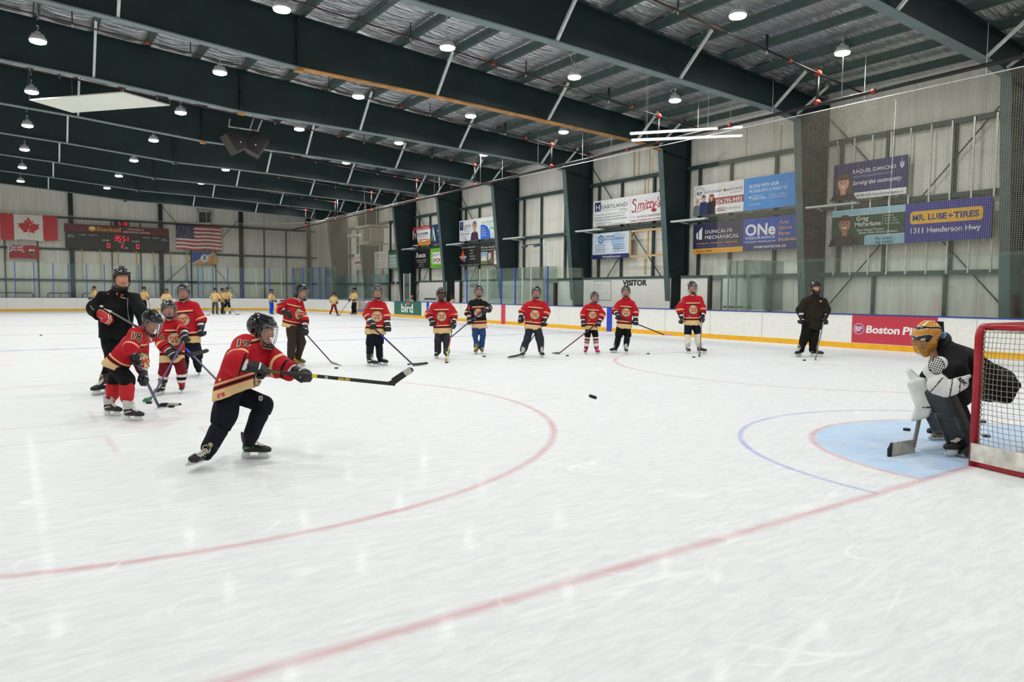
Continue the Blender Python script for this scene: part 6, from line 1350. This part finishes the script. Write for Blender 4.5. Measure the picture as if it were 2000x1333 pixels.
player(863, 701, D_, dict(head=(280, 305, 0), neck=(285, 380, .03), shR=(178, 430, 0), shL=(392, 430, 0), elR=(112, 560, 0), haR=(165, 680, -.12), elL=(445, 570, 0), haL=(438, 710, -.1), pel=(295, 745, .03), knR=(235, 900), anR=(222, 1050), knL=(350, 895), anL=(358, 1055)),
    'person in a red jersey with an orange mark on the helmet and dark grey trousers', ((350, 1140, 10), (225, 1135, -8)), 1.58, 12, nums=(('2', 122, 492, .1, CR_K, CR_C),), st=((432, 690, -.12), (345, 1192), (312, 1150), 'yellow and pink stick upright before the player with the orange helmet mark', dict(shaft=(196, 206, 70), band=(.0, .35, (60, 60, 64)), shaft2=(.35, .6, (190, 60, 80)), tape=((214, 90, 110), .3, .95))),
    jersey=M_RED, pants='charcoal', long=True, pitch=12, skates=('silver', 'white'), skin='brown', cage='black', mark='orange', vox=.018, seed=25)
player(935, 691, D_, dict(head=(765, 262, 0), neck=(762, 338, .03), shR=(662, 400, 0), shL=(858, 398, 0), elR=(628, 540, -.02), haR=(652, 660, -.1), elL=(895, 490, 0), haL=(838, 530, -.2), pel=(772, 690, .03), knR=(725, 830), anR=(725, 980), knL=(815, 820), anL=(802, 965)),
    'person in a black jersey and blue jeans standing in the row', ((805, 1072, 10), (735, 1078, -10)), 1.56, 14, nums=(('5', 640, 475, .1, CR_R, CR_R),), st=((858, 480, -.2), (405, 862, -.05), (330, 880, .1), 'blue shafted stick held across the player in the black jersey', dict(shaft=(48, 54, 110))),
    jersey=M_BLK, pants='jeans', long=True, pitch=4, skates=('gold', 'yellow'), vox=.018, seed=27)
player(1040, 698, D_, dict(head=(1518, 280, 0), neck=(1518, 348, .03), shR=(1412, 408, 0), shL=(1610, 408, 0), elR=(1330, 520, .02), haR=(1315, 640, -.05), elL=(1652, 525, .02), haL=(1618, 685, -.08), pel=(1482, 700, .03), knR=(1400, 870), anR=(1345, 1010), knL=(1558, 870), anL=(1580, 1020)),
    'person in a red jersey standing wide with a stick reaching left', ((1582, 1122, 15), (1345, 1125, -15)), 1.60, 4, st=((1612, 660, -.08), (1315, 1100), (1155, 1150), 'black stick with a blue band laid out to the left of the wide standing player', dict(shaft=(26, 28, 40), band=(.18, .42, (40, 50, 190)))),
    jersey=M_RED, pants='charcoal', long=True, pitch=4, skates=('silver', 'white'), vox=.018, seed=29, bulk=1.05)
player(1155, 692, E_, dict(head=(352, 355, 0), neck=(345, 425, .03), shR=(235, 460, 0), shL=(425, 460, 0), elR=(188, 590, 0), haR=(203, 722, -.06), elL=(458, 580, 0), haL=(408, 715, -.1), pel=(312, 745, .03), knR=(262, 862), anR=(245, 1000), knL=(365, 862), anL=(378, 1000)),
    'short person in a red jersey with bright pink skates', ((385, 1118, 15), (235, 1115, -15)), 1.36, 8, st=((408, 690, -.1), (-134, 1122), (-258, 1105), 'dark red stick reaching left from the player with pink skates', dict(shaft=(44, 28, 40), band=(.4, .7, (110, 30, 50)))),
    jersey=M_RED, pants='black', socks='grey', pitch=8, skates=('pink', 'pink'), vox=.018, seed=31)
player(1212, 690, E_, dict(head=(775, 275, 0), neck=(780, 352, .03), shR=(688, 410, 0), shL=(875, 408, 0), elR=(632, 540, 0), haR=(668, 615, -.14), elL=(905, 545, 0), haL=(905, 695, -.06), pel=(752, 720, .03), knR=(682, 850), anR=(662, 1000), knL=(798, 850), anL=(780, 1000)),
    'person in a red jersey holding a stick out low to the right', ((775, 1108, 0), (625, 1100, -50)), 1.58, -8, st=((640, 600, -.16), (1290, 858, .05), (1392, 882, .15), 'dark stick with a pale pink blade pointing right', dict(shaft=(48, 30, 34), blade=(206, 150, 160))),
    jersey=M_RED, pants='black', socks='navy', pitch=2, skates=('silver', 'white'), vox=.018, seed=33, pantleg=1.08)
player(1354, 690, E_, dict(head=(1670, 222, 0), neck=(1675, 305, .03), shR=(1556, 362, 0), shL=(1780, 362, 0), elR=(1502, 500, 0), haR=(1522, 675, -.06), elL=(1802, 500, 0), haL=(1806, 655, -.08), pel=(1668, 665, .03), knR=(1608, 830), anR=(1610, 985), knL=(1738, 820), anL=(1752, 990)),
    'person in a red jersey with tall cream socks, last of the row', ((1775, 1108, 40), (1610, 1108, 0)), 1.70, 4, nums=(('5', 1522, 400, .1, CR_K, CR_C),), st=((1800, 630, -.08), (1768, 1158), (1728, 1138), 'thin dark stick standing down beside the player with cream socks', dict(shaft=(70, 56, 66))),
    jersey=M_RED, pants='navy', socks='white', pitch=8, skates=('silver', 'white'), cage='steel', vox=.018, seed=35)
rc = player(1578, 697, F_, dict(head=(380, 182, 0), neck=(382, 242, .03), shR=(275, 290, 0), shL=(470, 290, 0), elR=(222, 400, 0), haR=(236, 512, -.06), elL=(500, 400, 0), haL=(482, 515, -.06), pel=(345, 545, .03), knR=(270, 690), anR=(240, 815), knL=(365, 690), anL=(345, 815)),
    'bearded person in a dark jacket and helmet standing alone by the right boards', ((372, 880, 50), (215, 880, -45)), 1.88, 4, st=((470, 500, -.06), (380, 918), (362, 908), 'grey stick standing beside the bearded person by the boards', dict(shaft=(110, 110, 116))),
    top='jacket', jersey=CLOTH['brownjacket'], pants='black', long=True, pitch=2, cage=None, skates=('std', 'white'), vox=.018, seed=37, crest=False, collar=(20, 18, 16), beard=True, mark=None, bulk=1.04, cr=.026, jb=1.0)
jk = [c for c in rc.children if c.name.startswith('jacket')][0]; bv = BVHTree.FromPolygons([tuple(v.co) for v in jk.data.vertices], [tuple(q.vertices) for q in jk.data.polygons])
on_cloth(rc, bv, 'badge', jk, [F_(*q) for q in ((428, 302), (436, 318), (446, 304))], .012, flat((214, 196, 140)))
# pucks on the ice
for x, y, lb in ((1771, 841.5, 'puck lying in the blue crease before the goalie'), (657, 720.5, 'puck below the pale taped blade beyond player 19'), (799, 713, 'puck at the black blade of the second player of the row'), (872.5, 709.5, 'puck at the foot of the yellow and pink stick'), (945.5, 697.5, 'puck in front of the person in jeans'),
    (1108, 696, 'puck right of the dark red stick blade'), (1266, 692, 'puck on open ice under the pink blade'), (1355, 699, 'puck left of the stick of the player in cream socks'), (1571, 705, 'puck by the skates of the bearded person'), (80, 656, 'lone puck far out on the ice at the left edge'), (1919, 826, 'puck inside the goal, the farther one'), (1926, 854, 'puck inside the goal, the nearer one')):
    puck(ice(x, y), lb)
pk = Pose(1240, 905); puck(pk(1157, 778, .2), 'flying puck in mid air on its way to the goalie', (.25, .2, .3))
# ---- far group in cream jerseys
def farguy(x, yh, yf, label, face, pants='black', socks='yellow', H=1.5, spread=4., lean=0., st=None, long=False, vox=.03, group=None):
    p = Pose(x, yf); k = (yf-yh+5)/H          # pixels per metre
    def P(dx, z, off=0.): return p(x+dx*k, yf-z*k, off)
    c = math.cos(math.radians(face)); sn = math.sin(math.radians(face)); q = H/1.72
    def W(lat, z, fwd=0., dx=0.): return P(dx-lat*q*c+fwd*q*sn, z*q, (-lat*sn-fwd*c)*q)      # lat + is the wearer's left... mirrored onto the view
    L = lambda lat, z, fwd=0.: P((lat*c+fwd*sn)*q+lean*z/1.5, z*q, (lat*sn-fwd*c)*q)
    J = dict(head=L(0, 1.60, .02), neck=L(0, 1.44), shL=L(.2, 1.38), shR=L(-.2, 1.38), elL=L(.29, 1.12, .05), elR=L(-.29, 1.12, .05), haL=L(.2, .92, .25), haR=L(-.2, .92, .25), pel=L(0, .92), knL=L(.13, .52, .04), knR=L(-.13, .52, .04), anL=L(.13, .14), anR=L(-.13, .14))
    ft = (foot(x+spread*c, yf, face+15), foot(x-spread*c, yf, face-15))
    for kk, f in zip('LR', ft): J['an'+kk] = f[0]+Z*.13*q
    g = None
    if st: h_ = ice(*st[0]); g = nrm(h_-J['haR']); stick(J['haR']-g*.1, h_, ice(*st[1]), st[2], shaft=st[3] if len(st) > 3 else (30, 30, 34))
    return figure(p.G, J, label, H=H, jersey=M_CRM, pants=pants, socks=socks, long=long, face=face, cage='black', feet=ft, vox=vox, grips=(g if g is not None else H0,)*2, crest=False, mark=None, collar=(60, 40, 40), seed=int(x) % 50, back=None, num=None)
farguy(184, 565, 611, 'person in a cream jersey half hidden behind the coach on the far ice', -60)
farguy(281, 566, 611, 'person in a cream jersey and black trousers right of the coach on the far ice', 150, st=((295, 612), (300, 613), 'far black stick right of the coach'), long=True)
farguy(325, 570, 616, 'person in a cream jersey mostly hidden behind the red jerseyed players', 0)
farguy(420, 568, 615.5, 'person in a cream jersey, left one of the far trio', 160, pants='grey', long=True, st=((408, 616), (404, 617), 'reddish stick of the far trio', (110, 60, 70)))
farguy(434, 569, 615, 'person in a cream jersey, middle one of the far trio', 100, pants='brown', long=True)
farguy(444, 567, 614.5, 'person in a cream jersey with yellow socks, right one of the far trio', -20, pants='navy', spread=6, st=((462, 615.5), (468, 615), 'black stick of the far trio reaching right'))
farguy(530, 571, 615, 'person in a cream jersey and blue trousers alone on the far ice', 60, pants='blue', long=True)
r_ = farguy(652, 577, 616, 'small person in a cream jersey and dark red socks seen from behind', 170, pants='darkred', long=True, H=1.35, spread=7)
farguy(692, 568, 615.5, 'tall person in a cream jersey and black trousers by the grey advert', -50, pants='black', long=True, H=1.7, st=((662, 617), (658, 617.5), 'black stick reaching left by the orange cones'))
# people on the benches, cut off by the boards
def bencher(x, ytop, X, label, top, hairy=False, helmet=False, skin='tan'):
    q = at(x, ytop, 0, X); zt = q[2]; G = np.array([q[0], q[1], 0.]); f = facing(-70); l = facing(20); H = zt+.02
    def L(lat, z, fwd=0.): return G+l*lat+f*fwd+Z*z
    J = dict(head=L(0, zt-.12, .02), neck=L(0, zt-.29), shL=L(.2, zt-.36), shR=L(-.2, zt-.36), elL=L(.27, zt-.6, .08), elR=L(-.27, zt-.6, .08), haL=L(.15, zt-.68, .28), haR=L(-.15, zt-.68, .28), pel=L(0, zt-.82), knL=L(.12, .48, .08), knR=L(-.12, .48, .08), anL=L(.12, .12), anR=L(-.12, .12))
    return figure(G, J, label, H=1.5, jersey=top, pants='black', long=True, face=-70, cage='black' if helmet else None, helmet=helmet, hair=hairy, vox=.028, grips=None, crest=False, mark=None, collar=(60, 44, 40), skin=skin, feet=((G+l*.12, f), (G-l*.12, f)), seed=3)
bencher(805, 577, XB+1.2, 'dark-haired person in a cream jersey on the bench above the green advert', M_CRM, hairy=True)
bencher(884, 575, XB+1.0, 'person in a helmet and cream jersey on the bench beside the frame column', M_CRM, helmet=True, skin='brown')
bencher(716, 568, XB+1.2, 'person in a brown coat behind the glass near the grey advert', CLOTH['coat'], hairy=True)
# orange cones far out
for x, y, lb in ((681, 611.5, 'small orange cone left of the tall person in cream'), (703, 613.5, 'small orange cone right of the tall person in cream')):
    mb = MB(); mb.lathe([(.11, 0), (.11, .02), (.075, .02), (.02, .19), (.0, .19)], flat((236, 96, 50)), 14); o = mb.build('training_cone'); o.location = ice(x, y); tag(o, lb, 'cone')

# ---- the goal: frame, netting, skirt
GX = .945; RP = .03; HG_ = 1.235; REDP = mat('glossy_red_post', (164, 16, 32), .22, noise=(5, .12)); NETW = mat('white_net_cord', (150, 139, 126), .8); SKIRT = mat('white_scuffed_skirt', (214, 210, 200), .6, noise=(7, .35))
r = empty('hockey_goal', (0, 0, 0)); tag(r, 'red hockey goal with white netting at the right edge', 'goal')
mb = MB(); c = .10
left = [(-GX, 0, 0), (-GX, 0, HG_-c)]+[(-GX+c-c*math.cos(a), 0, HG_-c+c*math.sin(a)) for a in np.linspace(.2, math.pi/2, 6)]
right = [(-x, y, z) for x, y, z in left[::-1]]
mb.tube(left+right, RP*1.15, REDP, 14); mb.build('goal_frame', r)
def base(t): a = math.pi*t; return (-math.cos(a)*(GX+.18*math.sin(a)), -1.02*min(1, 1.15*math.sin(a))*1.0, 0.)
BP = [(-GX, 0, .03)]+[(-(GX+.16*math.sin(min(1, k/5)*math.pi/2)*1), -.17*k, .03) for k in range(1, 5)]
BP += [(-(GX+.16)*math.cos(a)**.9 if math.cos(a) > 0 else (GX+.16)*abs(math.cos(a))**.9, -.68-.42*math.sin(a), .03) for a in np.linspace(.15, math.pi-.15, 15)]
BP += [(-x, y, z) for x, y, z in BP[:5][::-1]]
mb = MB(); mb.tube(BP, .028, REDP, 10); mb.build('base_frame', r)
TP = [(-GX+.04, 0, HG_)]+[(-GX+.06+.02*k, -.10*k, HG_-.0) for k in range(1, 4)]+[(-(GX-.16)*math.cos(a) if abs(math.cos(a)) > .02 else 0, -.32-.24*math.sin(a), HG_) for a in np.linspace(.3, math.pi-.3, 15)]+[(GX-.06-.02*k, -.10*k, HG_) for k in (3, 2, 1)]+[(GX-.04, 0, HG_)]
mb = MB(); mb.tube(TP, .024, REDP, 10); mb.build('top_frame', r)
def resample(P, n):
    P = np.array(P, float); d = np.r_[0, np.cumsum(np.linalg.norm(np.diff(P, axis=0), axis=1))]; t = np.linspace(0, d[-1], n); return np.stack([np.interp(t, d, P[:, i]) for i in range(3)], 1)
nu, nv = 78, 28; Bq, Tq = resample(BP, nu), resample(TP, nu); mb = MB()
def npnt(i, v):
    b, t = Bq[i], Tq[i]; q = b+(t-b)*v; bulge = .10*math.sin(math.pi*v); o = np.array([q[0], q[1]+.3, 0]); o = o/(np.linalg.norm(o)+1e-6); return q+o*bulge*min(1, i/6, (nu-1-i)/6)
for i in range(nu): mb.tube([npnt(i, v)+np.array([0, 0, .004*math.sin(i*2.1+v*9)]) for v in np.linspace(0, 1, nv)], .0024, NETW, 4)
for v in np.linspace(0, 1, nv)[1:]: mb.tube([npnt(i, v-.0*i) for i in range(nu)], .0024, NETW, 4)
for k in range(1, 10):                                        # netting over the top
    t = k/10; mb.tube([Tq[int(t*(nu-1)*.5)]*(1-w_)+Tq[nu-1-int(t*(nu-1)*.5)]*w_+np.array([0, 0, -.05*math.sin(math.pi*w_)]) for w_ in np.linspace(0, 1, 14)], .0024, NETW, 4)
for k in range(1, 34):
    x = -GX+2*GX*k/34; yb = np.interp(x, Tq[:, 0], Tq[:, 1]); mb.tube([(x, yb*w_, HG_-.05*math.sin(math.pi*w_)) for w_ in np.linspace(0, 1, 6)], .0024, NETW, 4)
mb.build('netting', r)
mb = MB()                                                     # lacing along the near post
for k in range(26): z = .1+k*.043; mb.tube([(-GX+.0, -.034, z), (-GX-.02, -.06, z+.02), (-GX, -.036, z+.04)], .005, NETW, 5)
mb.build('lacing', r)
mb = MB(); out = []
for (x, y, z) in resample(BP, 40): o = np.array([x, y+.3, 0]); o = o/np.linalg.norm(o); out.append((x+o[0]*.035, y+o[1]*.035))
vs = [(x, y, z) for (x, y), zz_ in zip(out, range(40)) for z in (.05, .21-.0*zz_)]; vs += [(x*.992, y*.99, z) for (x, y, z) in vs]
n2 = 80; fs = []
for i in range(39): a = 2*i; fs += [(a, a+2, a+3, a+1), (n2+a, n2+a+1, n2+a+3, n2+a+2), (a+1, a+3, n2+a+3, n2+a+1), (a, n2+a, n2+a+2, a+2)]
fs += [(0, 1, n2+1, n2), (78, n2+78, n2+79, 79)]
mb.add(vs, fs, SKIRT); mb.build('skirt', r)

# ---- the goalie
p = Pose(1880, 884)
J = joints(p, G_, dict(head=(428, 232, .02), neck=(505, 262, .05), shL=(600, 330, -.16), shR=(520, 330, .26), elL=(640, 500, -.3), haL=(535, 560, -.36), elR=(470, 520, .12), haR=(400, 660, .02), pel=(815, 515, .12), knL=(600, 690, -.18), anL=(745, 1050, -.12), knR=(520, 710, .22), anR=(620, 935, .22)))
gf = ((ice(*G_(690, 1112)), facing(-80)), (ice(*G_(560, 990)), facing(-85)))
goalie = figure(p.G, J, 'person crouching in goal in black with a gold painted mask', H=1.78, hem=p(*G_(930, 590), .12), top='goalie_sweater', jersey=CLOTH['goalie'], pants='goalie', long=False, socks='black', face=-68, pitch=26, helmet=False, skates=('std', 'white'), feet=gf, vox=.0125, grips=None, crest=False, collar=(16, 17, 18), cr=.03, seed=41, bulk=1.2, pantleg=1.1, jb=1.0, full=True)
Gp = p.G
# mask
fz = nrm(Z*math.cos(.45)+facing(-68)*math.sin(.45)); fy = nrm(facing(-68)-fz*np.dot(facing(-68), fz)); fx = np.cross(fy, fz); MM = frame4(fx, fy, fz, J['head']-Gp, 1.14)
def _mask(P):
    d = cap(P, (0, -.03, .045), (0, .025, .045), .104, .1, ((1, 0, 0), 1.06)); d = smin(d, cap(P, (0, .035, -.03), (0, .06, -.1), .085, .05), .03)
    op = cap(P, (-.03, .13, -.015), (.03, .13, -.015), .056, .056); op = np.minimum(op, cap(P, (-.015, .13, -.05), (.015, .13, -.05), .045, .045))
    d = np.maximum(d, -op); d = np.maximum(d, -cap(P, (0, -.0, -.02), (0, .02, -.16), .078, .07)); return np.maximum(d, -(P[:, 2]+.02-.75*np.minimum(P[:, 1]+.02, 0)*-1*0+.0)*0-1e-6+np.where(P[:, 1] < -.02, -(P[:, 2]+.03), -1))
mv, mf = mesh_sdf(_mask, (-.14, -.16, -.17), (.14, .16, .18), .0045); mc = mv[mf].mean(1); mi = np.zeros(len(mf), int)
sw = np.sin(mc[:, 1]*46+np.abs(mc[:, 0])*30+2.2*np.sin(mc[:, 2]*34)); mi[(sw > .72) & (mc[:, 2] > -.02)] = 1; mi[(sw > .55) & (sw <= .72) & (mc[:, 2] > -.02)] = 2; mi[(mc[:, 1] < -.075)] = 1
MG = [mat('gold_mask_paint', (206, 142, 54), .2, noise=(9, .2)), mat('navy_mask_paint', (24, 26, 40), .2), mat('cream_mask_paint', (226, 214, 190), .25)]
mk_ = obj_from('goalie_mask', mv, mf, MG, goalie, mi); mk_.matrix_basis = Matrix(MM.tolist())
mb = MB()
for z in (.015, -.012, -.04, -.068): mb.tube([(x, .128-abs(x)*abs(x)*5.5+.008, z) for x in np.linspace(-.075, .075, 9)], .003, CAGES['gold'], 5)
for x in (-.06, -.035, -.012, .012, .035, .06): mb.tube([(x, .128-x*x*5.5+.008-.012*(abs(z+.03)/.07), z) for z in np.linspace(.04, -.1, 7)], .003, CAGES['gold'], 5)
mb.build('face_cage', mk_)
mb = MB(); mb.box((0, -.1, -.02), (.17, .03, .05), flat((120, 170, 210)), Matrix.Rotation(.2, 3, 'X')); mb.box((0, -.128, .03), (.12, .02, .12), HPAD, Matrix.Rotation(.3, 3, 'X')); mb.build('back_plate', mk_)
# leg pads
def pad(top, bot, fwd, side_label):
    ax = nrm(bot-top); fw = nrm(fwd-ax*np.dot(fwd, ax)); sd = np.cross(ax, fw); L_ = np.linalg.norm(bot-top)
    def fn(Q):
        l = ((Q-top) @ ax.astype(np.float32)); a = ((Q-top) @ sd.astype(np.float32)); f = ((Q-top) @ fw.astype(np.float32))
        def bx(l0, l1, hw, f0, f1, r):
            q = np.stack([np.abs(l-(l0+l1)/2)-(l1-l0)/2+r, np.abs(a)-hw+r, np.abs(f-(f0+f1)/2)-(f1-f0)/2+r], 1); return np.linalg.norm(np.maximum(q, 0), axis=1)+np.minimum(q.max(1), 0)-r
        d = bx(-.12, L_*.97, .14, .02, .12, .035); d = smin(d, bx(-.16, L_*.2, .13, .05, .15, .03), .03)
        for k in (-1, 1): d = smin(d, np.maximum(np.sqrt((a-k*.115)**2+(f-.10)**2)-.03, np.abs(l-L_*.42)-L_*.5), .012)
        d = smin(d, bx(L_*.86, L_*1.03, .12, .02, .2, .04), .04)
        for z in (.3, .55): d = -smin(-d, np.sqrt((l-L_*z)**2+(f-.13)**2)-.012, .006)
        return d
    lo = np.minimum(top, bot)-.34; hi = np.maximum(top, bot)+.34; v, f_ = mesh_sdf(fn, lo, hi, .0125); c = v[f_].mean(1); a = (c-top) @ sd; l = (c-top) @ ax; ff = (c-top) @ fw; m = np.zeros(len(f_), int)
    m[(l > L_*.93) & (ff > .1) & (np.abs(a) < .1)] = 1
    o = obj_from('leg_pad', v, f_, [mat('dark_leather_pad', (30, 29, 27), .4, noise=(8, .35)), mat('pale_pad_trim', (176, 172, 152), .55)], goalie, m)
    bv_ = BVHTree.FromPolygons([tuple(map(float, q)) for q in v], [tuple(int(i) for i in q) for q in f_]); return o, bv_, sd, fw, ax
def lp_(k): return J[k]-Gp
fwdp = nrm(facing(-80)+F0*-.1)
o, bvp, sd, fw, ax = pad(lp_('knL'), lp_('anL')+Z*.02, fwdp, 'near'); L_ = np.linalg.norm(lp_('anL')-lp_('knL'))
# maker's lettering on the near pad's outer face
oo = lp_('knL')+ax*L_*.45
nd = nrm(-F0+facing(-90)*-.1); rt = nrm(ax-nd*np.dot(ax, nd)); up_ = np.cross(nd, rt)
tp_ = []
for t_, dx, dy, h_ in (('TPS', -.02, .03, .10),):
    v, f, w_ = text2d(t_, .04); tp_.append(([((x-w_/2)*h_/.72+dx, (y-.36)*h_/.72+dy) for x, y in v], f, mat('pale_pad_trim', (176, 172, 152), .55)))
decal('lettering', o, bvp, oo, rt, up_, tp_)
pad(lp_('knR'), lp_('anR')+Z*.02, fwdp, 'far')
# catching glove: cuff, palm shell and webbed pocket
def trap():
    M = frame4(nrm(H0*.85-F0*.5), nrm(np.cross(nrm(Z*.9-H0*.35), nrm(H0*.85-F0*.5))), nrm(Z*.9-H0*.35), J['haL']-Gp, 1.)
    return M
HAx = nrm(H0); Up = Z; O = J['haL']-Gp; to = nrm(CAM-J['haL'])
rx = nrm(np.cross(Up, to)); uy = np.cross(to, rx)          # rx image-right, uy up, to = towards the goal-end corner
def gl(P_, x, y, zf): return O+rx*x+uy*y+to*zf
def fn(Q):
    q = np.stack([(Q-O) @ rx.astype(np.float32), (Q-O) @ uy.astype(np.float32), (Q-O) @ to.astype(np.float32)], 1).astype(np.float32)/.86
    d = cap(q, (-.03, -.03, 0), (.03, -.06, 0), .115, .10, ((0, 0, 1), 1.7)); d = smin(d, cap(q, (.10, -.04, .0), (.17, -.0, .0), .085, .07, ((0, 0, 1), 1.6)), .03)
    d = smin(d, cap(q, (-.11, .12, .0), (-.03, .2, 0), .08, .075, ((0, 0, 1), 2.2)), .05)
    d = smin(d, cap(q, (.21, .06, 0), (.24, .08, 0), .025, .02), .03)
    for a, b in (((-.14, .03), (.0, -.16)), ((.085, .07), (.09, -.14)), ((.15, .06), (.17, -.08))): d = -smin(-d, cap(q, (a[0], a[1], .075), (b[0], b[1], .075), .012, .012), .008)
    return d*.86
v, f_ = mesh_sdf(fn, O-.32, O+.32, .008); c = v[f_].mean(1)-O; X_, Y_ = c @ rx/.86, c @ uy/.86; m = np.zeros(len(f_), int); m[((X_+.06)**2/.006+(Y_-.17)**2/.0085 < 1)] = 1
m[(np.abs((X_+.07)*.8+(Y_+.06)*-.55) < .006) & (Y_ < .05) & (X_ < .05)] = 1; m[np.abs(X_-.088-.1*Y_) < .006] = 1; m[(np.abs(X_-.16) < .005) & (Y_ < .06)] = 1
ct_ = obj_from('catching_glove', v, f_, [mat('white_glove_leather', (214, 216, 212), .4, noise=(10, .1)), mat('black_glove_web', (26, 26, 28), .6)], goalie, m); ct_['label'] = 'white catching glove with a black webbed pocket'
bvg = BVHTree.FromPolygons([tuple(map(float, q)) for q in v], [tuple(int(i) for i in q) for q in f_])
mb = MB()
def lac(pts):
    P3 = []
    for x, y in pts:
        h = bvg.ray_cast(Vector(O+rx*x*.86+uy*y*.86+to*.3), Vector(-to), .6)
        if h[0] is not None: P3.append(np.array(h[0])+to*.004)
    if len(P3) > 1: mb.tube(P3, .0035, GLW, 5)
for k in range(-3, 4):
    lac([(-.06+k*.022+t*.03, .17+t*.08) for t in np.linspace(-1, 1, 7) if ((k*.022+t*.03)**2/.006+(t*.08)**2/.0085) < 1]); lac([(-.06+t*.07, .17+k*.024-t*.02) for t in np.linspace(-1, 1, 7) if ((t*.07)**2/.006+(k*.024-t*.02)**2/.0085) < 1])
mb.build('web_lacing', ct_)
gv2, gf2, gw2 = text2d('RBK', .03, .2); decal('lettering', ct_, bvg, O+rx*.155+uy*.02, nrm(rx*.6-uy*.6), nrm(uy*.6+rx*.6), [([((x-gw2/2)*.045, (y-.36)*.045) for x, y in gv2], gf2, HPAD)])
# blocker on the stick hand
O2 = J['haR']-Gp; bx_ = nrm(rx*.92+uy*.35); by_ = np.cross(to, bx_)
def fn2(Q):
    x, y, z = ((Q-O2) @ w_.astype(np.float32) for w_ in (bx_, by_, to))
    q = np.stack([np.abs(x+.02+.7*np.maximum(-y-.08, 0))-.085+.03, np.abs(y+.02)-.19+.03, np.abs(z-.02)-.1+.03], 1); d = np.linalg.norm(np.maximum(q, 0), axis=1)+np.minimum(q.max(1), 0)-.03
    qq = np.stack([x, y, z], 1).astype(np.float32); d = smin(d, cap(qq, (.04, .04, .02), (.1, -.06, .02), .085, .075), .03); d = smin(d, cap(qq, (-.02, .17, .02), (-.045, .26, .02), .045, .03, ((0, 0, 1), .7)), .02); return d
v, f_ = mesh_sdf(fn2, O2-.36, O2+.36, .009); c = v[f_].mean(1)-O2; X_, Y_ = c @ bx_, c @ by_; m = np.zeros(len(f_), int)
for dx, dy in ((.06, .03), (.1, .035), (.085, -.01)): m[(X_-dx)**2+(Y_-dy)**2 < .00026] = 1
m[(np.abs(Y_+.115+.3*X_) < .006) & (X_ > -.05)] = 1; m[(X_ > .1) & (Y_ < -.0)] = 1
bk = obj_from('blocker', v, f_, [mat('white_glove_leather', (214, 216, 212), .4), mat('black_glove_web', (26, 26, 28), .6)], goalie, m); bk['label'] = 'white blocker with three black dots'
# goalie stick
gh = p(*G_(318, 1092), -.02); gh[2] = .05; tb = p(*G_(228, 1052), -.12); tb[2] = .05; hand = J['haR']
r = empty('goalie_stick', gh); tag(r, 'goalie stick with a pale broad blade resting in the blue crease', 'stick'); d = nrm(gh-hand); GS = mat('worn_white_stick', (170, 166, 156), .5, noise=(9, .3))
mb = MB(); mb.bar(hand-d*.62-gh, hand+d*.18-gh, .03, .022, GS); mb.build('shaft', r)
mb = MB(); mb.bar(hand+d*.15-gh, gh-gh, .034, .024, mat('grey_stick_paddle', (120, 112, 108), .5), facing(-90)); mb.build('paddle', r)
bt = nrm(tb-gh); mb = MB(); ub = nrm(Z-bt*bt[2]-to*.2); sd = np.cross(bt, ub)
P4 = [gh+bt*-.02-ub*.045, gh+bt*.36-ub*.05, gh+bt*.385+ub*.02, gh+bt*.34+ub*.075, gh+ub*.075]; vs = [q-gh+sd*s for s in (-.008, .008) for q in P4]
mb.add(vs, [(0, 1, 2, 3, 4), (9, 8, 7, 6, 5)]+[(i, (i+1) % 5, 5+(i+1) % 5, 5+i) for i in range(5)], GS); mb.build('blade', r)
mb = MB(); P5 = [gh+bt*.35-ub*.052, gh+bt*.388-ub*.05, gh+bt*.392+ub*.022, gh+bt*.345+ub*.078]; vs = [q-gh+sd*s for s in (-.011, .011) for q in P5]; mb.add(vs, [(0, 1, 2, 3), (7, 6, 5, 4)]+[(i, (i+1) % 4, 4+(i+1) % 4, 4+i) for i in range(4)], HPAD); mb.build('blade_tape', r)
bpy.data.scenes.remove(_tsc)
